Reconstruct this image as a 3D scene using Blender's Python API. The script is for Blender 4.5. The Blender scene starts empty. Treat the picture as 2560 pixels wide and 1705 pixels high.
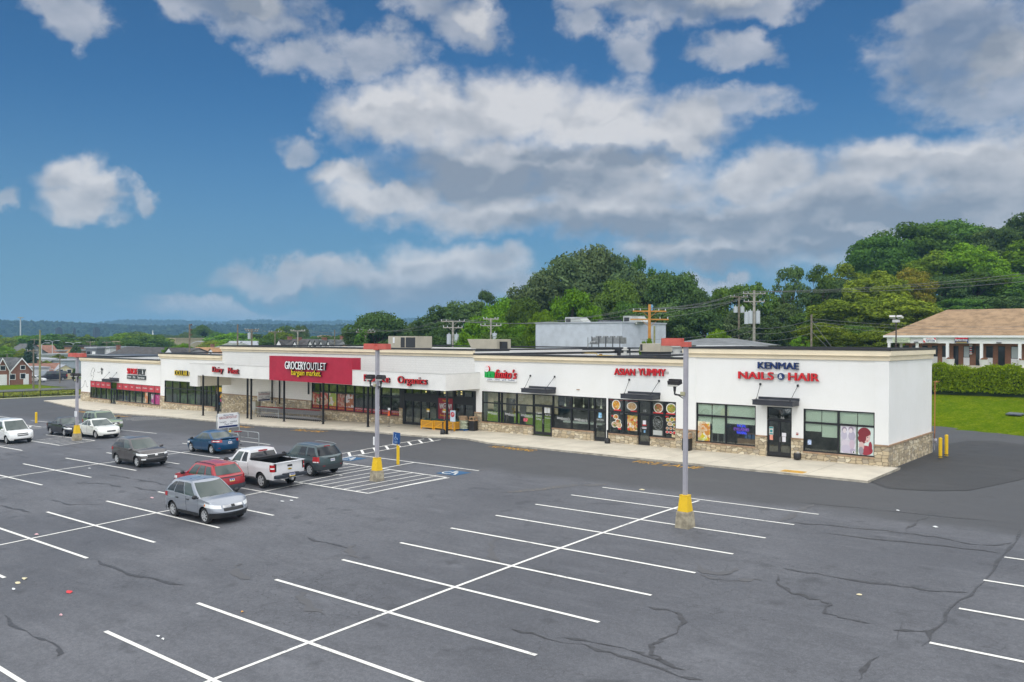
import bpy, bmesh, math, random
import numpy as np
from mathutils import Vector, Matrix
random.seed(7)
SC = bpy.context.scene
COL = SC.collection
R = math.radians

# ---------------------------------------------------------------- camera
CF, CP, CR_, CY, CH = 2105.543, 0.0027573, 0.0044997, 0.6943118, 8.0418
def cam_axes():
    c, s = math.cos(CY), math.sin(CY); cp, sp = math.cos(CP), math.sin(CP)
    right = Vector((c, s, 0)); fwd0 = Vector((-s, c, 0))
    fwd = fwd0*cp - Vector((0, 0, sp)); up = fwd0*sp + Vector((0, 0, cp))
    cr, sr = math.cos(CR_), math.sin(CR_)
    return right*cr + up*sr, -right*sr + up*cr, fwd
AX, AU, AF = cam_axes()
cd = bpy.data.cameras.new("camera"); cam = bpy.data.objects.new("camera", cd); COL.objects.link(cam)
cam.matrix_world = Matrix(((AX.x, AU.x, -AF.x, 0), (AX.y, AU.y, -AF.y, 0), (AX.z, AU.z, -AF.z, CH), (0, 0, 0, 1)))
cd.sensor_width = 36; cd.lens = CF/2560*36; cd.clip_start = 0.5; cd.clip_end = 20000
SC.camera = cam
def ray(px, py):
    return AF + AX*((px-1280)/CF) - AU*((py-852.5)/CF)
def onY(px, py, Y):
    d = ray(px, py); t = Y/d.y; return Vector((d.x*t, Y, CH+d.z*t))
def onX(px, py, X):
    d = ray(px, py); t = X/d.x; return Vector((X, d.y*t, CH+d.z*t))
def atD(px, py, D):
    d = ray(px, py); t = D/(d.x*-math.sin(CY)+d.y*math.cos(CY)); return Vector((d.x*t, d.y*t, CH+d.z*t))

# ---------------------------------------------------------------- sun, sky
SUN_DIR = Vector((0.30, -0.62, 0.80)).normalized()
SUN_EL = math.asin(SUN_DIR.z); SUN_AZ = math.atan2(SUN_DIR.x, SUN_DIR.y)
sd = bpy.data.lights.new("sun", 'SUN'); sd.energy = .85; sd.angle = R(14); sd.color = (1, .965, .92)
so = bpy.data.objects.new("sun", sd); COL.objects.link(so)
so.rotation_euler = (-SUN_DIR).to_track_quat('-Z', 'Y').to_euler()
SC.view_settings.view_transform = 'Standard'; SC.view_settings.look = 'None'
SC.view_settings.exposure = 0.0; SC.view_settings.gamma = 1.0; SC.view_settings.use_curve_mapping = False

W = bpy.data.worlds.new("World"); SC.world = W; W.use_nodes = True
class NT:
    def __init__(s, tree): s.t = tree; s.n = tree.nodes; s.l = tree.links
    def add(s, typ, **kw):
        nd = s.n.new(typ)
        for k, v in kw.items(): setattr(nd, k, v)
        return nd
    def put(s, sock, v):
        if v is None: return
        if isinstance(v, bpy.types.NodeSocket): s.l.new(v, sock)
        elif isinstance(v, bpy.types.Node): s.l.new(v.outputs[0], sock)
        else: sock.default_value = v
    def math(s, op, a, b=None, c=None, clamp=False):
        nd = s.add('ShaderNodeMath', operation=op); nd.use_clamp = clamp
        s.put(nd.inputs[0], a); s.put(nd.inputs[1], b)
        if c is not None: s.put(nd.inputs[2], c)
        return nd.outputs[0]
    def vec(s, op, a, b=None, sc=None):
        nd = s.add('ShaderNodeVectorMath', operation=op)
        s.put(nd.inputs[0], a); s.put(nd.inputs[1], b)
        if sc is not None: s.put(nd.inputs['Scale'], sc)
        return nd.outputs['Value'] if op in ('LENGTH', 'DOT_PRODUCT') else nd.outputs[0]
    def mix(s, f, a, b):
        nd = s.add('ShaderNodeMix', data_type='RGBA'); s.put(nd.inputs[0], f)
        for i, v in ((6, a), (7, b)):
            if isinstance(v, tuple) and len(v) == 3: v = v+(1,)
            s.put(nd.inputs[i], v)
        return nd.outputs[2]
    def ramp(s, f, lo, hi, a=0., b=1., smooth=True):
        nd = s.add('ShaderNodeMapRange'); nd.interpolation_type = 'SMOOTHSTEP' if smooth else 'LINEAR'
        s.put(nd.inputs[0], f); s.put(nd.inputs[1], lo); s.put(nd.inputs[2], hi); s.put(nd.inputs[3], a); s.put(nd.inputs[4], b)
        return nd.outputs[0]
    def noise(s, vec, scale, detail=4, rough=.55, col=False, dist=0.):
        nd = s.add('ShaderNodeTexNoise'); s.put(nd.inputs['Vector'], vec)
        nd.inputs['Scale'].default_value = scale; nd.inputs['Detail'].default_value = detail
        nd.inputs['Roughness'].default_value = rough; nd.inputs['Distortion'].default_value = dist
        return nd.outputs[1 if col else 0]

def build_sky():
    W.node_tree.nodes.clear(); g = NT(W.node_tree)
    sky = g.add('ShaderNodeTexSky', sky_type='NISHITA'); sky.sun_disc = False
    sky.sun_elevation = SUN_EL; sky.sun_rotation = SUN_AZ
    sky.air_density = 1.0; sky.dust_density = 0.6; sky.ozone_density = 2.5
    tc = g.add('ShaderNodeTexCoord'); d = g.vec('NORMALIZE', tc.outputs['Generated'])
    sep = g.add('ShaderNodeSeparateXYZ'); g.put(sep.inputs[0], d)
    el = g.math('ARCSINE', sep.outputs[2]); az = g.math('ARCTAN2', sep.outputs[1], sep.outputs[0])
    comb = g.add('ShaderNodeCombineXYZ'); g.put(comb.inputs[0], az); g.put(comb.inputs[1], el)
    n1 = g.noise(d, 9, 3, .6, True); n2 = g.noise(d, 34, 5, .62, True)
    w = g.vec('ADD', g.vec('SCALE', g.vec('SUBTRACT', n1, (.5,.5,.5)), sc=.085), g.vec('SCALE', g.vec('SUBTRACT', n2, (.5,.5,.5)), sc=.03))
    P = g.vec('ADD', comb.outputs[0], w)
    def blobs(lst, P):
        cur = None
        for (px, py, rx, ry) in lst:
            v = ray(px, py).normalized(); a = math.atan2(v.y, v.x); e = math.asin(v.z)
            dd = g.vec('MULTIPLY', g.vec('SUBTRACT', P, (a, e, 0)), (CF/rx, CF/ry, 0))
            q = g.math('SUBTRACT', 1.0, g.vec('LENGTH', dd))
            cur = q if cur is None else g.math('SMOOTH_MAX', cur, q, .12)
        return cur
    thick = blobs([(960,290,190,90),(1130,300,260,120),(1300,260,210,110),(1500,290,230,120),(1700,300,170,90),(1250,400,330,110),(1480,420,330,100),
        (880,445,110,45),(1000,500,200,60),(1200,540,300,70),(1550,540,360,80),(1500,470,380,90),(1900,560,430,110),(1900,440,170,80),(2150,580,420,120),(2240,420,240,80),(2480,440,260,110),(2440,560,300,120),
        (1250,460,300,100),(2080,520,200,120),(2550,500,200,160),(1800,620,380,60),
        (190,455,85,60),(240,480,70,55),(215,520,95,36),
        (900,700,260,55),(1060,690,150,80),(1190,675,150,65),(700,700,190,45),(560,780,230,35),(1120,740,350,70),(1750,700,80,28),(1820,695,60,25),
        (660,15,110,40),(1180,50,80,45),(1720,-5,220,45),(2530,150,150,110)], P)
    thin = blobs([(640,30,190,75),(500,0,270,50),(1170,60,120,75),(1060,20,120,55),(1700,10,270,70),(1560,0,200,60),(1900,0,170,55),(750,160,150,60),(940,150,170,70),(1600,130,90,70),(1860,120,130,50),(2290,60,90,50),(2330,150,90,40),
        (760,370,90,40),(2450,110,260,150),(2520,240,200,110),(2420,60,220,90),(180,50,90,60),(5,472,40,30),(345,500,35,35),(1830,260,180,60),(1480,60,90,40)], P)
    nf = g.noise(g.vec('MULTIPLY', d, (1,1,1.5)), 20, 8, .6)
    nb = g.noise(g.vec('MULTIPLY', d, (1,1,1.8)), 7, 4, .55)
    den = g.math('ADD', thick, g.math('MULTIPLY', g.math('SUBTRACT', nf, .5), .9))
    a1 = g.math('MULTIPLY', g.ramp(den, -.06, .62), .97)
    den2 = g.math('ADD', thin, g.math('MULTIPLY', g.math('SUBTRACT', nf, .5), 1.5))
    a2 = g.math('MULTIPLY', g.ramp(den2, .0, .6), .66)
    alpha = g.math('MAXIMUM', a1, a2)
    # light falls from above: compare with the same noise a little higher
    up = g.vec('ADD', g.vec('MULTIPLY', d, (1,1,1.6)), (-.006, .0, .022))
    nu = g.noise(up, 16, 3, .5); nl = g.noise(g.vec('MULTIPLY', d, (1,1,1.6)), 16, 3, .5)
    rel = g.math('MULTIPLY', g.math('SUBTRACT', nl, nu), 1.5)
    base = blobs([(1300,450,420,70),(1130,410,200,50),(1700,560,500,60),(2200,560,400,90),(1050,750,330,60),(1750,20,250,40),(600,20,200,35),(1500,380,300,40),(2400,140,200,120),(1900,650,400,40),(700,740,200,25),(1500,560,500,50)], P)
    sh = g.math('ADD', g.ramp(nb, .3, .7, .45, .85, False), rel)
    sh = g.math('SUBTRACT', sh, g.ramp(base, -.1, .7, 0, .62))
    bright = blobs([(1000,235,300,40),(1300,210,170,70),(1560,245,180,60),(210,430,110,40),(1500,330,250,50),(2300,370,260,35),(900,470,120,40),(1750,400,110,40),(1060,640,120,40),(2200,590,120,20)], P)
    sh = g.math('ADD', sh, g.ramp(bright, -.15, .6, 0, .45), clamp=True)
    cc = g.mix(sh, (.27,.305,.37), (.72,.71,.72))
    skyc = g.vec('MULTIPLY', sky.outputs[0], SKY_TINT)
    # paler, greyer air low down
    low = g.math('MULTIPLY', g.ramp(el, 0, .30, 1, 0), .55)
    skyc = g.mix(low, skyc, tuple(c/SKY_S for c in (.185,.31,.43)))
    # brighter cloud deck added out of view, overhead and behind, to light the scene
    nd = g.noise(d, 3.2, 5, .55)
    over = g.math('MAXIMUM', g.ramp(el, .43, .75), g.ramp(g.vec('DOT_PRODUCT', d, tuple(AF)), .62, .25))
    over = g.math('MULTIPLY', over, g.ramp(nd, .36, .52, .45, 1))
    over = g.math('MULTIPLY', over, g.ramp(sep.outputs[2], -.02, .08))
    deck = g.mix(nd, DECK_A, DECK_B)
    # clouds and deck are given in picture radiance: divide by the sky strength
    k = 1/SKY_S
    c1 = g.mix(alpha, skyc, g.vec('SCALE', cc, sc=k))
    c2 = g.mix(over, c1, g.vec('SCALE', deck, sc=k))
    bg = g.add('ShaderNodeBackground'); g.put(bg.inputs[0], c2); bg.inputs[1].default_value = SKY_S
    out = g.add('ShaderNodeOutputWorld'); g.l.new(bg.outputs[0], out.inputs[0])
HAZE_D = 0.0003
SKY_S = 0.1
SKY_TINT = (.19, .49, .735)
DECK_A = (1.45, 1.5, 1.55); DECK_B = (2.25, 2.22, 2.18)
build_sky()

# ---------------------------------------------------------------- materials
MATS = {}
def M(name, col=(.5,.5,.5), rough=.6, metal=0., var=0., vs=3., spec=.5, bump=0., bs=30., coat=0., col2=None, em=None, fine=0.):
    if name in MATS: return MATS[name]
    m = bpy.data.materials.new(name); m.use_nodes = True; g = NT(m.node_tree); g.n.clear()
    b = g.add('ShaderNodeBsdfPrincipled'); o = g.add('ShaderNodeOutputMaterial'); g.l.new(b.outputs[0], o.inputs[0])
    b.inputs['Base Color'].default_value = tuple(col)+(1,); b.inputs['Roughness'].default_value = rough
    b.inputs['Metallic'].default_value = metal; b.inputs['Specular IOR Level'].default_value = spec
    b.inputs['Coat Weight'].default_value = coat; b.inputs['Coat Roughness'].default_value = .05
    if var or bump or fine:
        tc = g.add('ShaderNodeTexCoord'); v = tc.outputs['Object']
        if var:
            n = g.noise(v, vs, 5, .6)
            c2 = col2 or tuple(min(1, c*(1-var)) for c in col); c1 = col if col2 else tuple(min(1, c*(1+var*.6)) for c in col)
            g.l.new(g.mix(g.ramp(n, .32, .68), c1, c2), b.inputs['Base Color'])
            g.l.new(g.ramp(n, .3, .7, max(.02, rough-.08), min(1, rough+.08)), b.inputs['Roughness'])
        if bump:
            bn = g.add('ShaderNodeBump'); bn.inputs['Strength'].default_value = bump; bn.inputs['Distance'].default_value = .02
            g.l.new(g.noise(v, bs, 4, .6), bn.inputs['Height']); g.l.new(bn.outputs[0], b.inputs['Normal'])
    if em:
        b.inputs['Emission Color'].default_value = tuple(em[:3])+(1,); b.inputs['Emission Strength'].default_value = em[3]
    MATS[name] = m; return m
def srgb(r, g, b): 
    f = lambda c: (c/255/12.92) if c/255 <= .04045 else ((c/255+.055)/1.055)**2.4
    return (f(r), f(g), f(b))

# ---------------------------------------------------------------- objects
def tag(o, label=None, cat=None, group=None, kind=None):
    if label: o['label'] = label
    if cat: o['category'] = cat
    if group: o['group'] = group
    if kind: o['kind'] = kind
    return o
def thing(name, label, cat, loc=(0,0,0), group=None, rz=0):
    o = bpy.data.objects.new(name, None); COL.objects.link(o); o.location = loc; o.rotation_euler = (0,0,rz)
    o.empty_display_size = .2
    return tag(o, label, cat, group)
def rootloc(p):
    while p.parent: p = p.parent
    return p.location
class MB:
    """collects faces and links them as one mesh object"""
    def __init__(s): s.v = []; s.f = []; s.m = []
    def poly(s, pts, mi=0):
        n = len(s.v); s.v += [tuple(p) for p in pts]; s.f.append(tuple(range(n, n+len(pts)))); s.m.append(mi); return s
    def add(s, vs, fs, mi=0):
        n = len(s.v); s.v += [tuple(p) for p in vs]; s.f += [tuple(i+n for i in f) for f in fs]; s.m += [mi]*len(fs); return s
    def box(s, x0, x1, y0, y1, z0, z1, mi=0):
        if x0 > x1: x0, x1 = x1, x0
        if y0 > y1: y0, y1 = y1, y0
        if z0 > z1: z0, z1 = z1, z0
        return s.add([(x0,y0,z0),(x1,y0,z0),(x1,y1,z0),(x0,y1,z0),(x0,y0,z1),(x1,y0,z1),(x1,y1,z1),(x0,y1,z1)],
            [(0,3,2,1),(4,5,6,7),(0,1,5,4),(1,2,6,5),(2,3,7,6),(3,0,4,7)], mi)
    def rbox(s, c, sx, sy, sz, rz=0, mi=0, rx=0, ry=0):
        M3 = Matrix.Rotation(rz, 3, 'Z') @ Matrix.Rotation(ry, 3, 'Y') @ Matrix.Rotation(rx, 3, 'X')
        c = Vector(c); vs = []
        for (a, b, d) in ((-1,-1,-1),(1,-1,-1),(1,1,-1),(-1,1,-1),(-1,-1,1),(1,-1,1),(1,1,1),(-1,1,1)):
            vs.append(c + M3 @ Vector((a*sx/2, b*sy/2, d*sz/2)))
        return s.add(vs, [(0,3,2,1),(4,5,6,7),(0,1,5,4),(1,2,6,5),(2,3,7,6),(3,0,4,7)], mi)
    def cyl(s, p0, p1, r0, r1=None, n=10, mi=0, caps=True):
        r1 = r0 if r1 is None else r1
        p0, p1 = Vector(p0), Vector(p1); d = (p1-p0).normalized()
        a = d.orthogonal().normalized(); b = d.cross(a)
        if n == 4: a, b = (a+b).normalized(), (b-a).normalized()
        vs = [p0+(a*math.cos(2*math.pi*i/n)+b*math.sin(2*math.pi*i/n))*r0 for i in range(n)] + \
             [p1+(a*math.cos(2*math.pi*i/n)+b*math.sin(2*math.pi*i/n))*r1 for i in range(n)]
        fs = [(i, (i+1) % n, n+(i+1) % n, n+i) for i in range(n)]
        if caps: fs += [tuple(range(n-1, -1, -1)), tuple(range(n, 2*n))]
        return s.add(vs, fs, mi)
    def tube(s, pts, r, n=6, mi=0):
        for a, b in zip(pts[:-1], pts[1:]): s.cyl(a, b, r, r, n, mi)
        return s
    def lathe(s, prof, c=(0,0,0), n=20, mi=0, axis='Z'):
        vs = []; fs = []
        for (r, h) in prof:
            for i in range(n):
                t = 2*math.pi*i/n; x, y = r*math.cos(t), r*math.sin(t)
                vs.append((c[0]+x, c[1]+y, c[2]+h) if axis == 'Z' else (c[0]+x, c[1]+h, c[2]+y))
        for j in range(len(prof)-1):
            for i in range(n):
                q = (j*n+i, j*n+(i+1) % n, (j+1)*n+(i+1) % n, (j+1)*n+i)
                fs.append(q if axis == 'Z' else q[::-1])
        return s.add(vs, fs, mi)
    def disc(s, c, r, nrm='-Y', n=20, mi=0, ry=None):
        ry = ry or r; pts = []
        for i in range(n):
            t = 2*math.pi*i/n; a, b = r*math.cos(t), ry*math.sin(t)
            if nrm == '-Y': pts.append((c[0]+a, c[1], c[2]+b))
            elif nrm == 'Z': pts.append((c[0]+a, c[1]+b, c[2]))
            elif nrm == 'X': pts.append((c[0], c[1]+a, c[2]+b))
        return s.poly(pts, mi)
    def ell(s, c, rx, ry, rz, n=12, m=8, mi=0):
        vs = []; fs = []
        for j in range(m+1):
            t = math.pi*j/m
            for i in range(n):
                u = 2*math.pi*i/n; vs.append((c[0]+rx*math.sin(t)*math.cos(u), c[1]+ry*math.sin(t)*math.sin(u), c[2]+rz*math.cos(t)))
        for j in range(m):
            for i in range(n): fs.append((j*n+i, (j+1)*n+i, (j+1)*n+(i+1) % n, j*n+(i+1) % n))
        return s.add(vs, fs, mi)
    def build(s, name, mats, parent=None, smooth=False, world=True, bevel=0):
        me = bpy.data.meshes.new(name)
        if parent is not None and world:
            o3 = rootloc(parent); vs = [(a-o3[0], b-o3[1], c-o3[2]) for a, b, c in s.v]
        else: vs = s.v
        me.from_pydata(vs, [], s.f)
        mats = mats if isinstance(mats, (list, tuple)) else [mats]
        for m in mats: me.materials.append(m)
        if len(mats) > 1: me.polygons.foreach_set('material_index', s.m)
        if smooth: me.polygons.foreach_set('use_smooth', [True]*len(s.f))
        me.update()
        o = bpy.data.objects.new(name, me); COL.objects.link(o)
        if parent is not None: o.parent = parent
        if bevel:
            bv = o.modifiers.new('bevel', 'BEVEL'); bv.width = bevel; bv.segments = 2; bv.limit_method = 'ANGLE'
        return o
def kids(o): return [c for c in bpy.data.objects if c.parent == o]
def copy_tree(o, parent=None):
    c = o.copy(); COL.objects.link(c); c.parent = parent
    for ch in o.children: copy_tree(ch, c)
    return c

TXT = {}
def text_mb(mb, s, x0, x1, z0, z1, y, depth=.06, bold=0., mi=0, shear=0., axis='-Y', side=None, flat=False):
    """writes s into the rectangle x0..x1, z0..z1 on the plane y (facing -Y); axis Z lays it on the ground"""
    key = (s, shear, flat)
    if key not in TXT:
        cu = bpy.data.curves.new('lettering', 'FONT'); cu.body = s; cu.size = 1; cu.offset = 0; cu.shear = shear
        cu.extrude = 0 if flat else .5; cu.resolution_u = 4
        ob = bpy.data.objects.new('lettering', cu); COL.objects.link(ob)
        me = bpy.data.meshes.new_from_object(ob)
        v = [tuple(a.co) for a in me.vertices]; f = [tuple(p.vertices) for p in me.polygons]; nz = [p.normal.z for p in me.polygons]
        bpy.data.objects.remove(ob); bpy.data.curves.remove(cu); bpy.data.meshes.remove(me)
        TXT[key] = (v, f, nz)
    v, f, nz = TXT[key]
    xs = [a[0] for a in v]; ys = [a[1] for a in v]; xa, xb, ya, yb = min(xs), max(xs), min(ys), max(ys)
    kx = (x1-x0)/(xb-xa); kz = (z1-z0)/(yb-ya)
    if axis == '-Y':
        # bold strokes: the outline repeated a little to each side
        sh_ = [0] if bold < .008 else ([-1, 1] if bold < .02 else [-1.6, 0, 1.6]); w = bold*(z1-z0)*.5; kx = (x1-x0-2*w*max(sh_))/(xb-xa)
        for c_, q_ in enumerate(sh_):
            vs = [(x0+w*(max(sh_)+q_)+(a[0]-xa)*kx, y-(a[2]+(0 if flat else .5))*depth-c_*.0015, z0+(a[1]-ya)*kz) for a in v]
            n = len(mb.v); mb.v += vs
            for ff, q in zip(f, nz):
                mb.f.append(tuple(i+n for i in ff)); mb.m.append(mi if (side is None or abs(q) > .5) else side)
    else:   # on the ground, y = function giving z
        vs = [(x0+(a[0]-xa)*kx, z0+(a[1]-ya)*kz, 0) for a in v]
        vs = [(a, b, y(a, b)) for a, b, c in vs]; mb.add(vs, f, mi)
    return mb
# ---------------------------------------------------------------- terrain
def gquad(x, y):
    X = (x+18.0185)/20; Y = (y-10.6661)/20
    return .3249635*X + .9259276*Y - .0204751*X*X - .0438414*X*Y - .2579742*Y*Y
SX = [-178,-141,-125,-119,-97,-85,-80,-65,-55,-46,-30,-14,0,62]
SZ = [-1.75,-1.22,-.80,-.71,-.60,-.2,-.12,.12,.45,.56,.65,.77,.85,.95]
def walkz(x): return float(np.interp(x, SX, SZ))
def sm(t, a, b):
    t = min(1, max(0, (t-a)/(b-a))); return t*t*(3-2*t)
def lotz(x, y):
    xx = min(62, max(-178, x)); yy = min(45., max(-14, y))
    c = walkz(xx) - .13 - gquad(xx, 45.)
    return gquad(xx, yy) + c*sm(y, 30, 44)
def terrain(x, y):
    z = lotz(x, y)
    D = -math.sin(CY)*x + math.cos(CY)*y; lat = math.cos(CY)*x + math.sin(CY)*y
    a = lat/max(D, 20)
    if y > 60:
        e = max(66., 80.4 - .645*(x+18.8))
        wr = sm(x, -60, -42)
        if y > e: z += wr*(float(np.interp(y, [e, max(88, e+4), max(93, e+6), max(97, e+8), max(104, e+12)], [.9, 2.3, 2.9, 3.3, 5.1]))-.9)
    if D > 90:
        z += sm(D, 112, 190)*float(np.interp(a, [-.16, 0, .2, .5, 1], [0, 3.5, 5, 11, 15]))*sm(y, 85, 120)
        wt = 1-sm(a, -.22, -.05)
        z -= wt*7*sm(D, 190, 520)
    return z
# one sheet to the horizon
def axis_pts(segs):
    out = []
    for a, b, st in segs:
        v = a
        while v < b-1e-6: out.append(v); v += st
    out.append(segs[-1][1]); return out
gx = axis_pts([(-9000,-3000,1000),(-3000,-1000,250),(-1000,-400,50),(-400,-180,10),(-180,30,3),(30,80,10),(80,400,40),(400,3000,400)])
gy = axis_pts([(-600,-100,100),(-100,-20,20),(-20,130,3),(130,260,8),(260,600,34),(600,2000,140),(2000,9000,1000)])
LOT = (-139.0, 60.0, -14.0, 66.0)
ZOFF = {}
def mat_ground():
    m = M('grass_ground'); g = NT(m.node_tree); g.n.clear()
    b = g.add('ShaderNodeBsdfPrincipled'); o = g.add('ShaderNodeOutputMaterial'); g.l.new(b.outputs[0], o.inputs[0])
    tc = g.add('ShaderNodeTexCoord'); v = tc.outputs['Object']
    n1 = g.noise(v, .35, 4, .6); n2 = g.noise(v, 6, 5, .75); n3 = g.noise(v, .05, 3, .5)
    n4 = g.noise(v, 1.7, 6, .8); c = g.mix(g.ramp(n1, .35, .65), (.12,.19,.004), (.20,.25,.006)); c = g.mix(g.math('MULTIPLY', g.ramp(n4, .4, .65), .55), c, (.075,.14,.003)); c = g.mix(g.math('MULTIPLY', g.ramp(n4, .5, .36), .35), c, (.28,.27,.06))
    c = g.mix(g.ramp(n2, .35, .7), c, (.055,.105,.003)); c = g.mix(g.math('MULTIPLY', g.ramp(g.noise(v, 3.1, 5, .8), .55, .68), .5), c, (.30,.34,.05)); c = g.mix(g.math('MULTIPLY', g.ramp(n3, .6, .72), .5), c, (.16,.14,.06))
    g.l.new(c, b.inputs['Base Color']); b.inputs['Roughness'].default_value = .95; b.inputs['Specular IOR Level'].default_value = .0
    bn = g.add('ShaderNodeBump'); bn.inputs['Strength'].default_value = .9; bn.inputs['Distance'].default_value = .12
    g.l.new(n2, bn.inputs['Height']); g.l.new(bn.outputs[0], b.inputs['Normal']); return m
def mat_asphalt(name, c1, c2, crack=1., lane=False):
    m = M(name); g = NT(m.node_tree); g.n.clear()
    b = g.add('ShaderNodeBsdfPrincipled'); o = g.add('ShaderNodeOutputMaterial'); g.l.new(b.outputs[0], o.inputs[0])
    tc = g.add('ShaderNodeTexCoord'); v = tc.outputs['Object']
    big = g.noise(v, .07, 5, .65); mid = g.noise(g.vec('MULTIPLY', v, (.5,1.6,1)), .8, 5, .65); fine = g.noise(v, 28, 3, .7)
    c = g.mix(g.ramp(big, .35, .66), c1, c2)
    c = g.mix(g.math('MULTIPLY', g.ramp(mid, .42, .72), .35), c, tuple(x*.62 for x in c1))
    c = g.mix(g.math('MULTIPLY', g.ramp(fine, .45, .8), .38), c, tuple(x*1.8 for x in c2))
    grit = g.noise(v, 7, 4, .8); c = g.mix(g.math('MULTIPLY', g.ramp(grit, .38, .62, 1, 0), .34), c, tuple(x*.55 for x in c1))
    drift = g.noise(g.vec('MULTIPLY', v, (.22,.9,1)), 1.1, 6, .7); c = g.mix(g.math('MULTIPLY', g.ramp(drift, .52, .75), .28), c, tuple(x*1.45 for x in c2))
    oil = g.noise(v, .9, 3, .5); c = g.mix(g.math('MULTIPLY', g.ramp(oil, .60, .74), .42), c, tuple(x*.4 for x in c1))
    if lane:     # resurfaced lane along the shops: newer, darker
        sp = g.add('ShaderNodeSeparateXYZ'); g.put(sp.inputs[0], v)
        yy = g.math('ADD', sp.outputs[1], g.math('MULTIPLY', g.math('SUBTRACT', g.noise(v, .35, 4, .6), .5), 3.0))
        c = g.mix(g.math('MULTIPLY', g.ramp(yy, 35.2, 37.5), .8), c, (.060,.061,.064))
    # hairline cracking in patches
    wv = g.vec('ADD', v, g.vec('SCALE', g.noise(v, 1.3, 4, .6, True), sc=.9))
    vo = g.add('ShaderNodeTexVoronoi', feature='DISTANCE_TO_EDGE'); vo.inputs['Scale'].default_value = 1.5; g.put(vo.inputs['Vector'], wv)
    patch = g.ramp(g.noise(v, .11, 3, .6), .55, .63)
    e = g.math('MULTIPLY', g.ramp(vo.outputs['Distance'], .004, .020, .8, 0), patch)
    vo2 = g.add('ShaderNodeTexVoronoi', feature='DISTANCE_TO_EDGE'); vo2.inputs['Scale'].default_value = .12
    g.put(vo2.inputs['Vector'], g.vec('ADD', v, g.vec('SCALE', g.noise(v, .25, 5, .6, True), sc=6.)))
    e2 = g.ramp(vo2.outputs['Distance'], .001, .0035, .45, 0)
    e = g.math('MULTIPLY', g.math('MAXIMUM', e, e2), .55*crack)
    c = g.mix(e, c, (.012,.012,.013))
    g.l.new(c, b.inputs['Base Color']); g.l.new(g.ramp(big, .3, .7, .62, .8), b.inputs['Roughness']); b.inputs['Specular IOR Level'].default_value = .35
    bn = g.add('ShaderNodeBump'); bn.inputs['Strength'].default_value = .35; bn.inputs['Distance'].default_value = .01
    g.l.new(fine, bn.inputs['Height']); g.l.new(bn.outputs[0], b.inputs['Normal']); return m
mat_ground()
ASPH = mat_asphalt('asphalt', (.084,.087,.098), (.142,.146,.160), 1.0, True)
ASPH_DARK = mat_asphalt('new_asphalt', (.042,.042,.044), (.058,.058,.060), .2)
ASPH_GREY = mat_asphalt('old_asphalt', (.10,.10,.10), (.13,.13,.13), .6)
def grid(name, xs, ys, mat, zf, test=None):
    mb = MB(); nx = len(xs)
    idx = {}
    for j, y in enumerate(ys):
        for i, x in enumerate(xs): idx[i, j] = len(mb.v); mb.v.append((x, y, zf(x, y)))
    for j in range(len(ys)-1):
        for i in range(nx-1):
            if test and not test((xs[i]+xs[i+1])/2, (ys[j]+ys[j+1])/2): continue
            mb.f.append((idx[i,j], idx[i+1,j], idx[i+1,j+1], idx[i,j+1])); mb.m.append(0)
    return mb.build(name, mat, None, smooth=True)
def inlot(x, y):
    if not (-138 < x < 80 and -14 < y < 200): return False
    if x > -16: return y < min(80.4 - .645*(x+18.8), 82)
    return y < 81
def gz_sheet(x, y):
    return terrain(x, y) - (.12 if (-140.5 < x < 83 and -70 < y < 84 and y < (80.4-.645*(x+18.8))+1) else 0.02)
tag(grid('ground', gx, gy, MATS['grass_ground'], gz_sheet), kind='structure')
lx = axis_pts([(-138,20,1.),(20,80,4)]); ly = axis_pts([(-66,-14,13),(-14,10,2),(10,82,1.)])
def lot_sheet():
    mb = MB(); rows = []
    for y in ly:
        row = []
        for x in lx:
            yy = min(y, 80.4-.645*(x+18.8)) if x > -19.5 else min(y, 81)
            row.append(len(mb.v)); mb.v.append((x, yy, lotz(x, yy)))
        rows.append(row)
    for j in range(len(ly)-1):
        for i in range(len(lx)-1):
            q = (rows[j][i], rows[j][i+1], rows[j+1][i+1], rows[j+1][i])
            if abs(mb.v[q[0]][1]-mb.v[q[3]][1]) < 1e-4 and abs(mb.v[q[1]][1]-mb.v[q[2]][1]) < 1e-4: continue
            mb.f.append(q); mb.m.append(0)
    return mb.build('parking_lot', ASPH, None, smooth=True)
tag(lot_sheet(), kind='structure')
def drape(pts, w, lift=.006, step=.8, mb=None, mi=0, z=lotz):
    """strip of width w (number or list) along pts, draped on the lot"""
    mb = mb or MB(); P = []; Wd = []
    ws = w if isinstance(w, list) else [w]*len(pts)
    for k in range(len(pts)-1):
        a, b = pts[k], pts[k+1]; L = math.dist(a, b); n = max(1, int(L/step))
        for i in range(n): t = i/n; P.append((a[0]+(b[0]-a[0])*t, a[1]+(b[1]-a[1])*t)); Wd.append(ws[k]+(ws[k+1]-ws[k])*t)
    P.append(pts[-1]); Wd.append(ws[-1]); n0 = len(mb.v)
    for i, (x, y) in enumerate(P):
        a = P[max(0, i-1)]; b = P[min(len(P)-1, i+1)]; dx, dy = b[0]-a[0], b[1]-a[1]; L = math.hypot(dx, dy) or 1
        nx_, ny_ = -dy/L*Wd[i]/2, dx/L*Wd[i]/2
        for sgn in (1, -1):
            X, Y = x+nx_*sgn, y+ny_*sgn; mb.v.append((X, Y, z(X, Y)+lift))
    for i in range(len(P)-1):
        mb.f.append((n0+2*i, n0+2*i+1, n0+2*i+3, n0+2*i+2)); mb.m.append(mi)
    return mb
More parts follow.
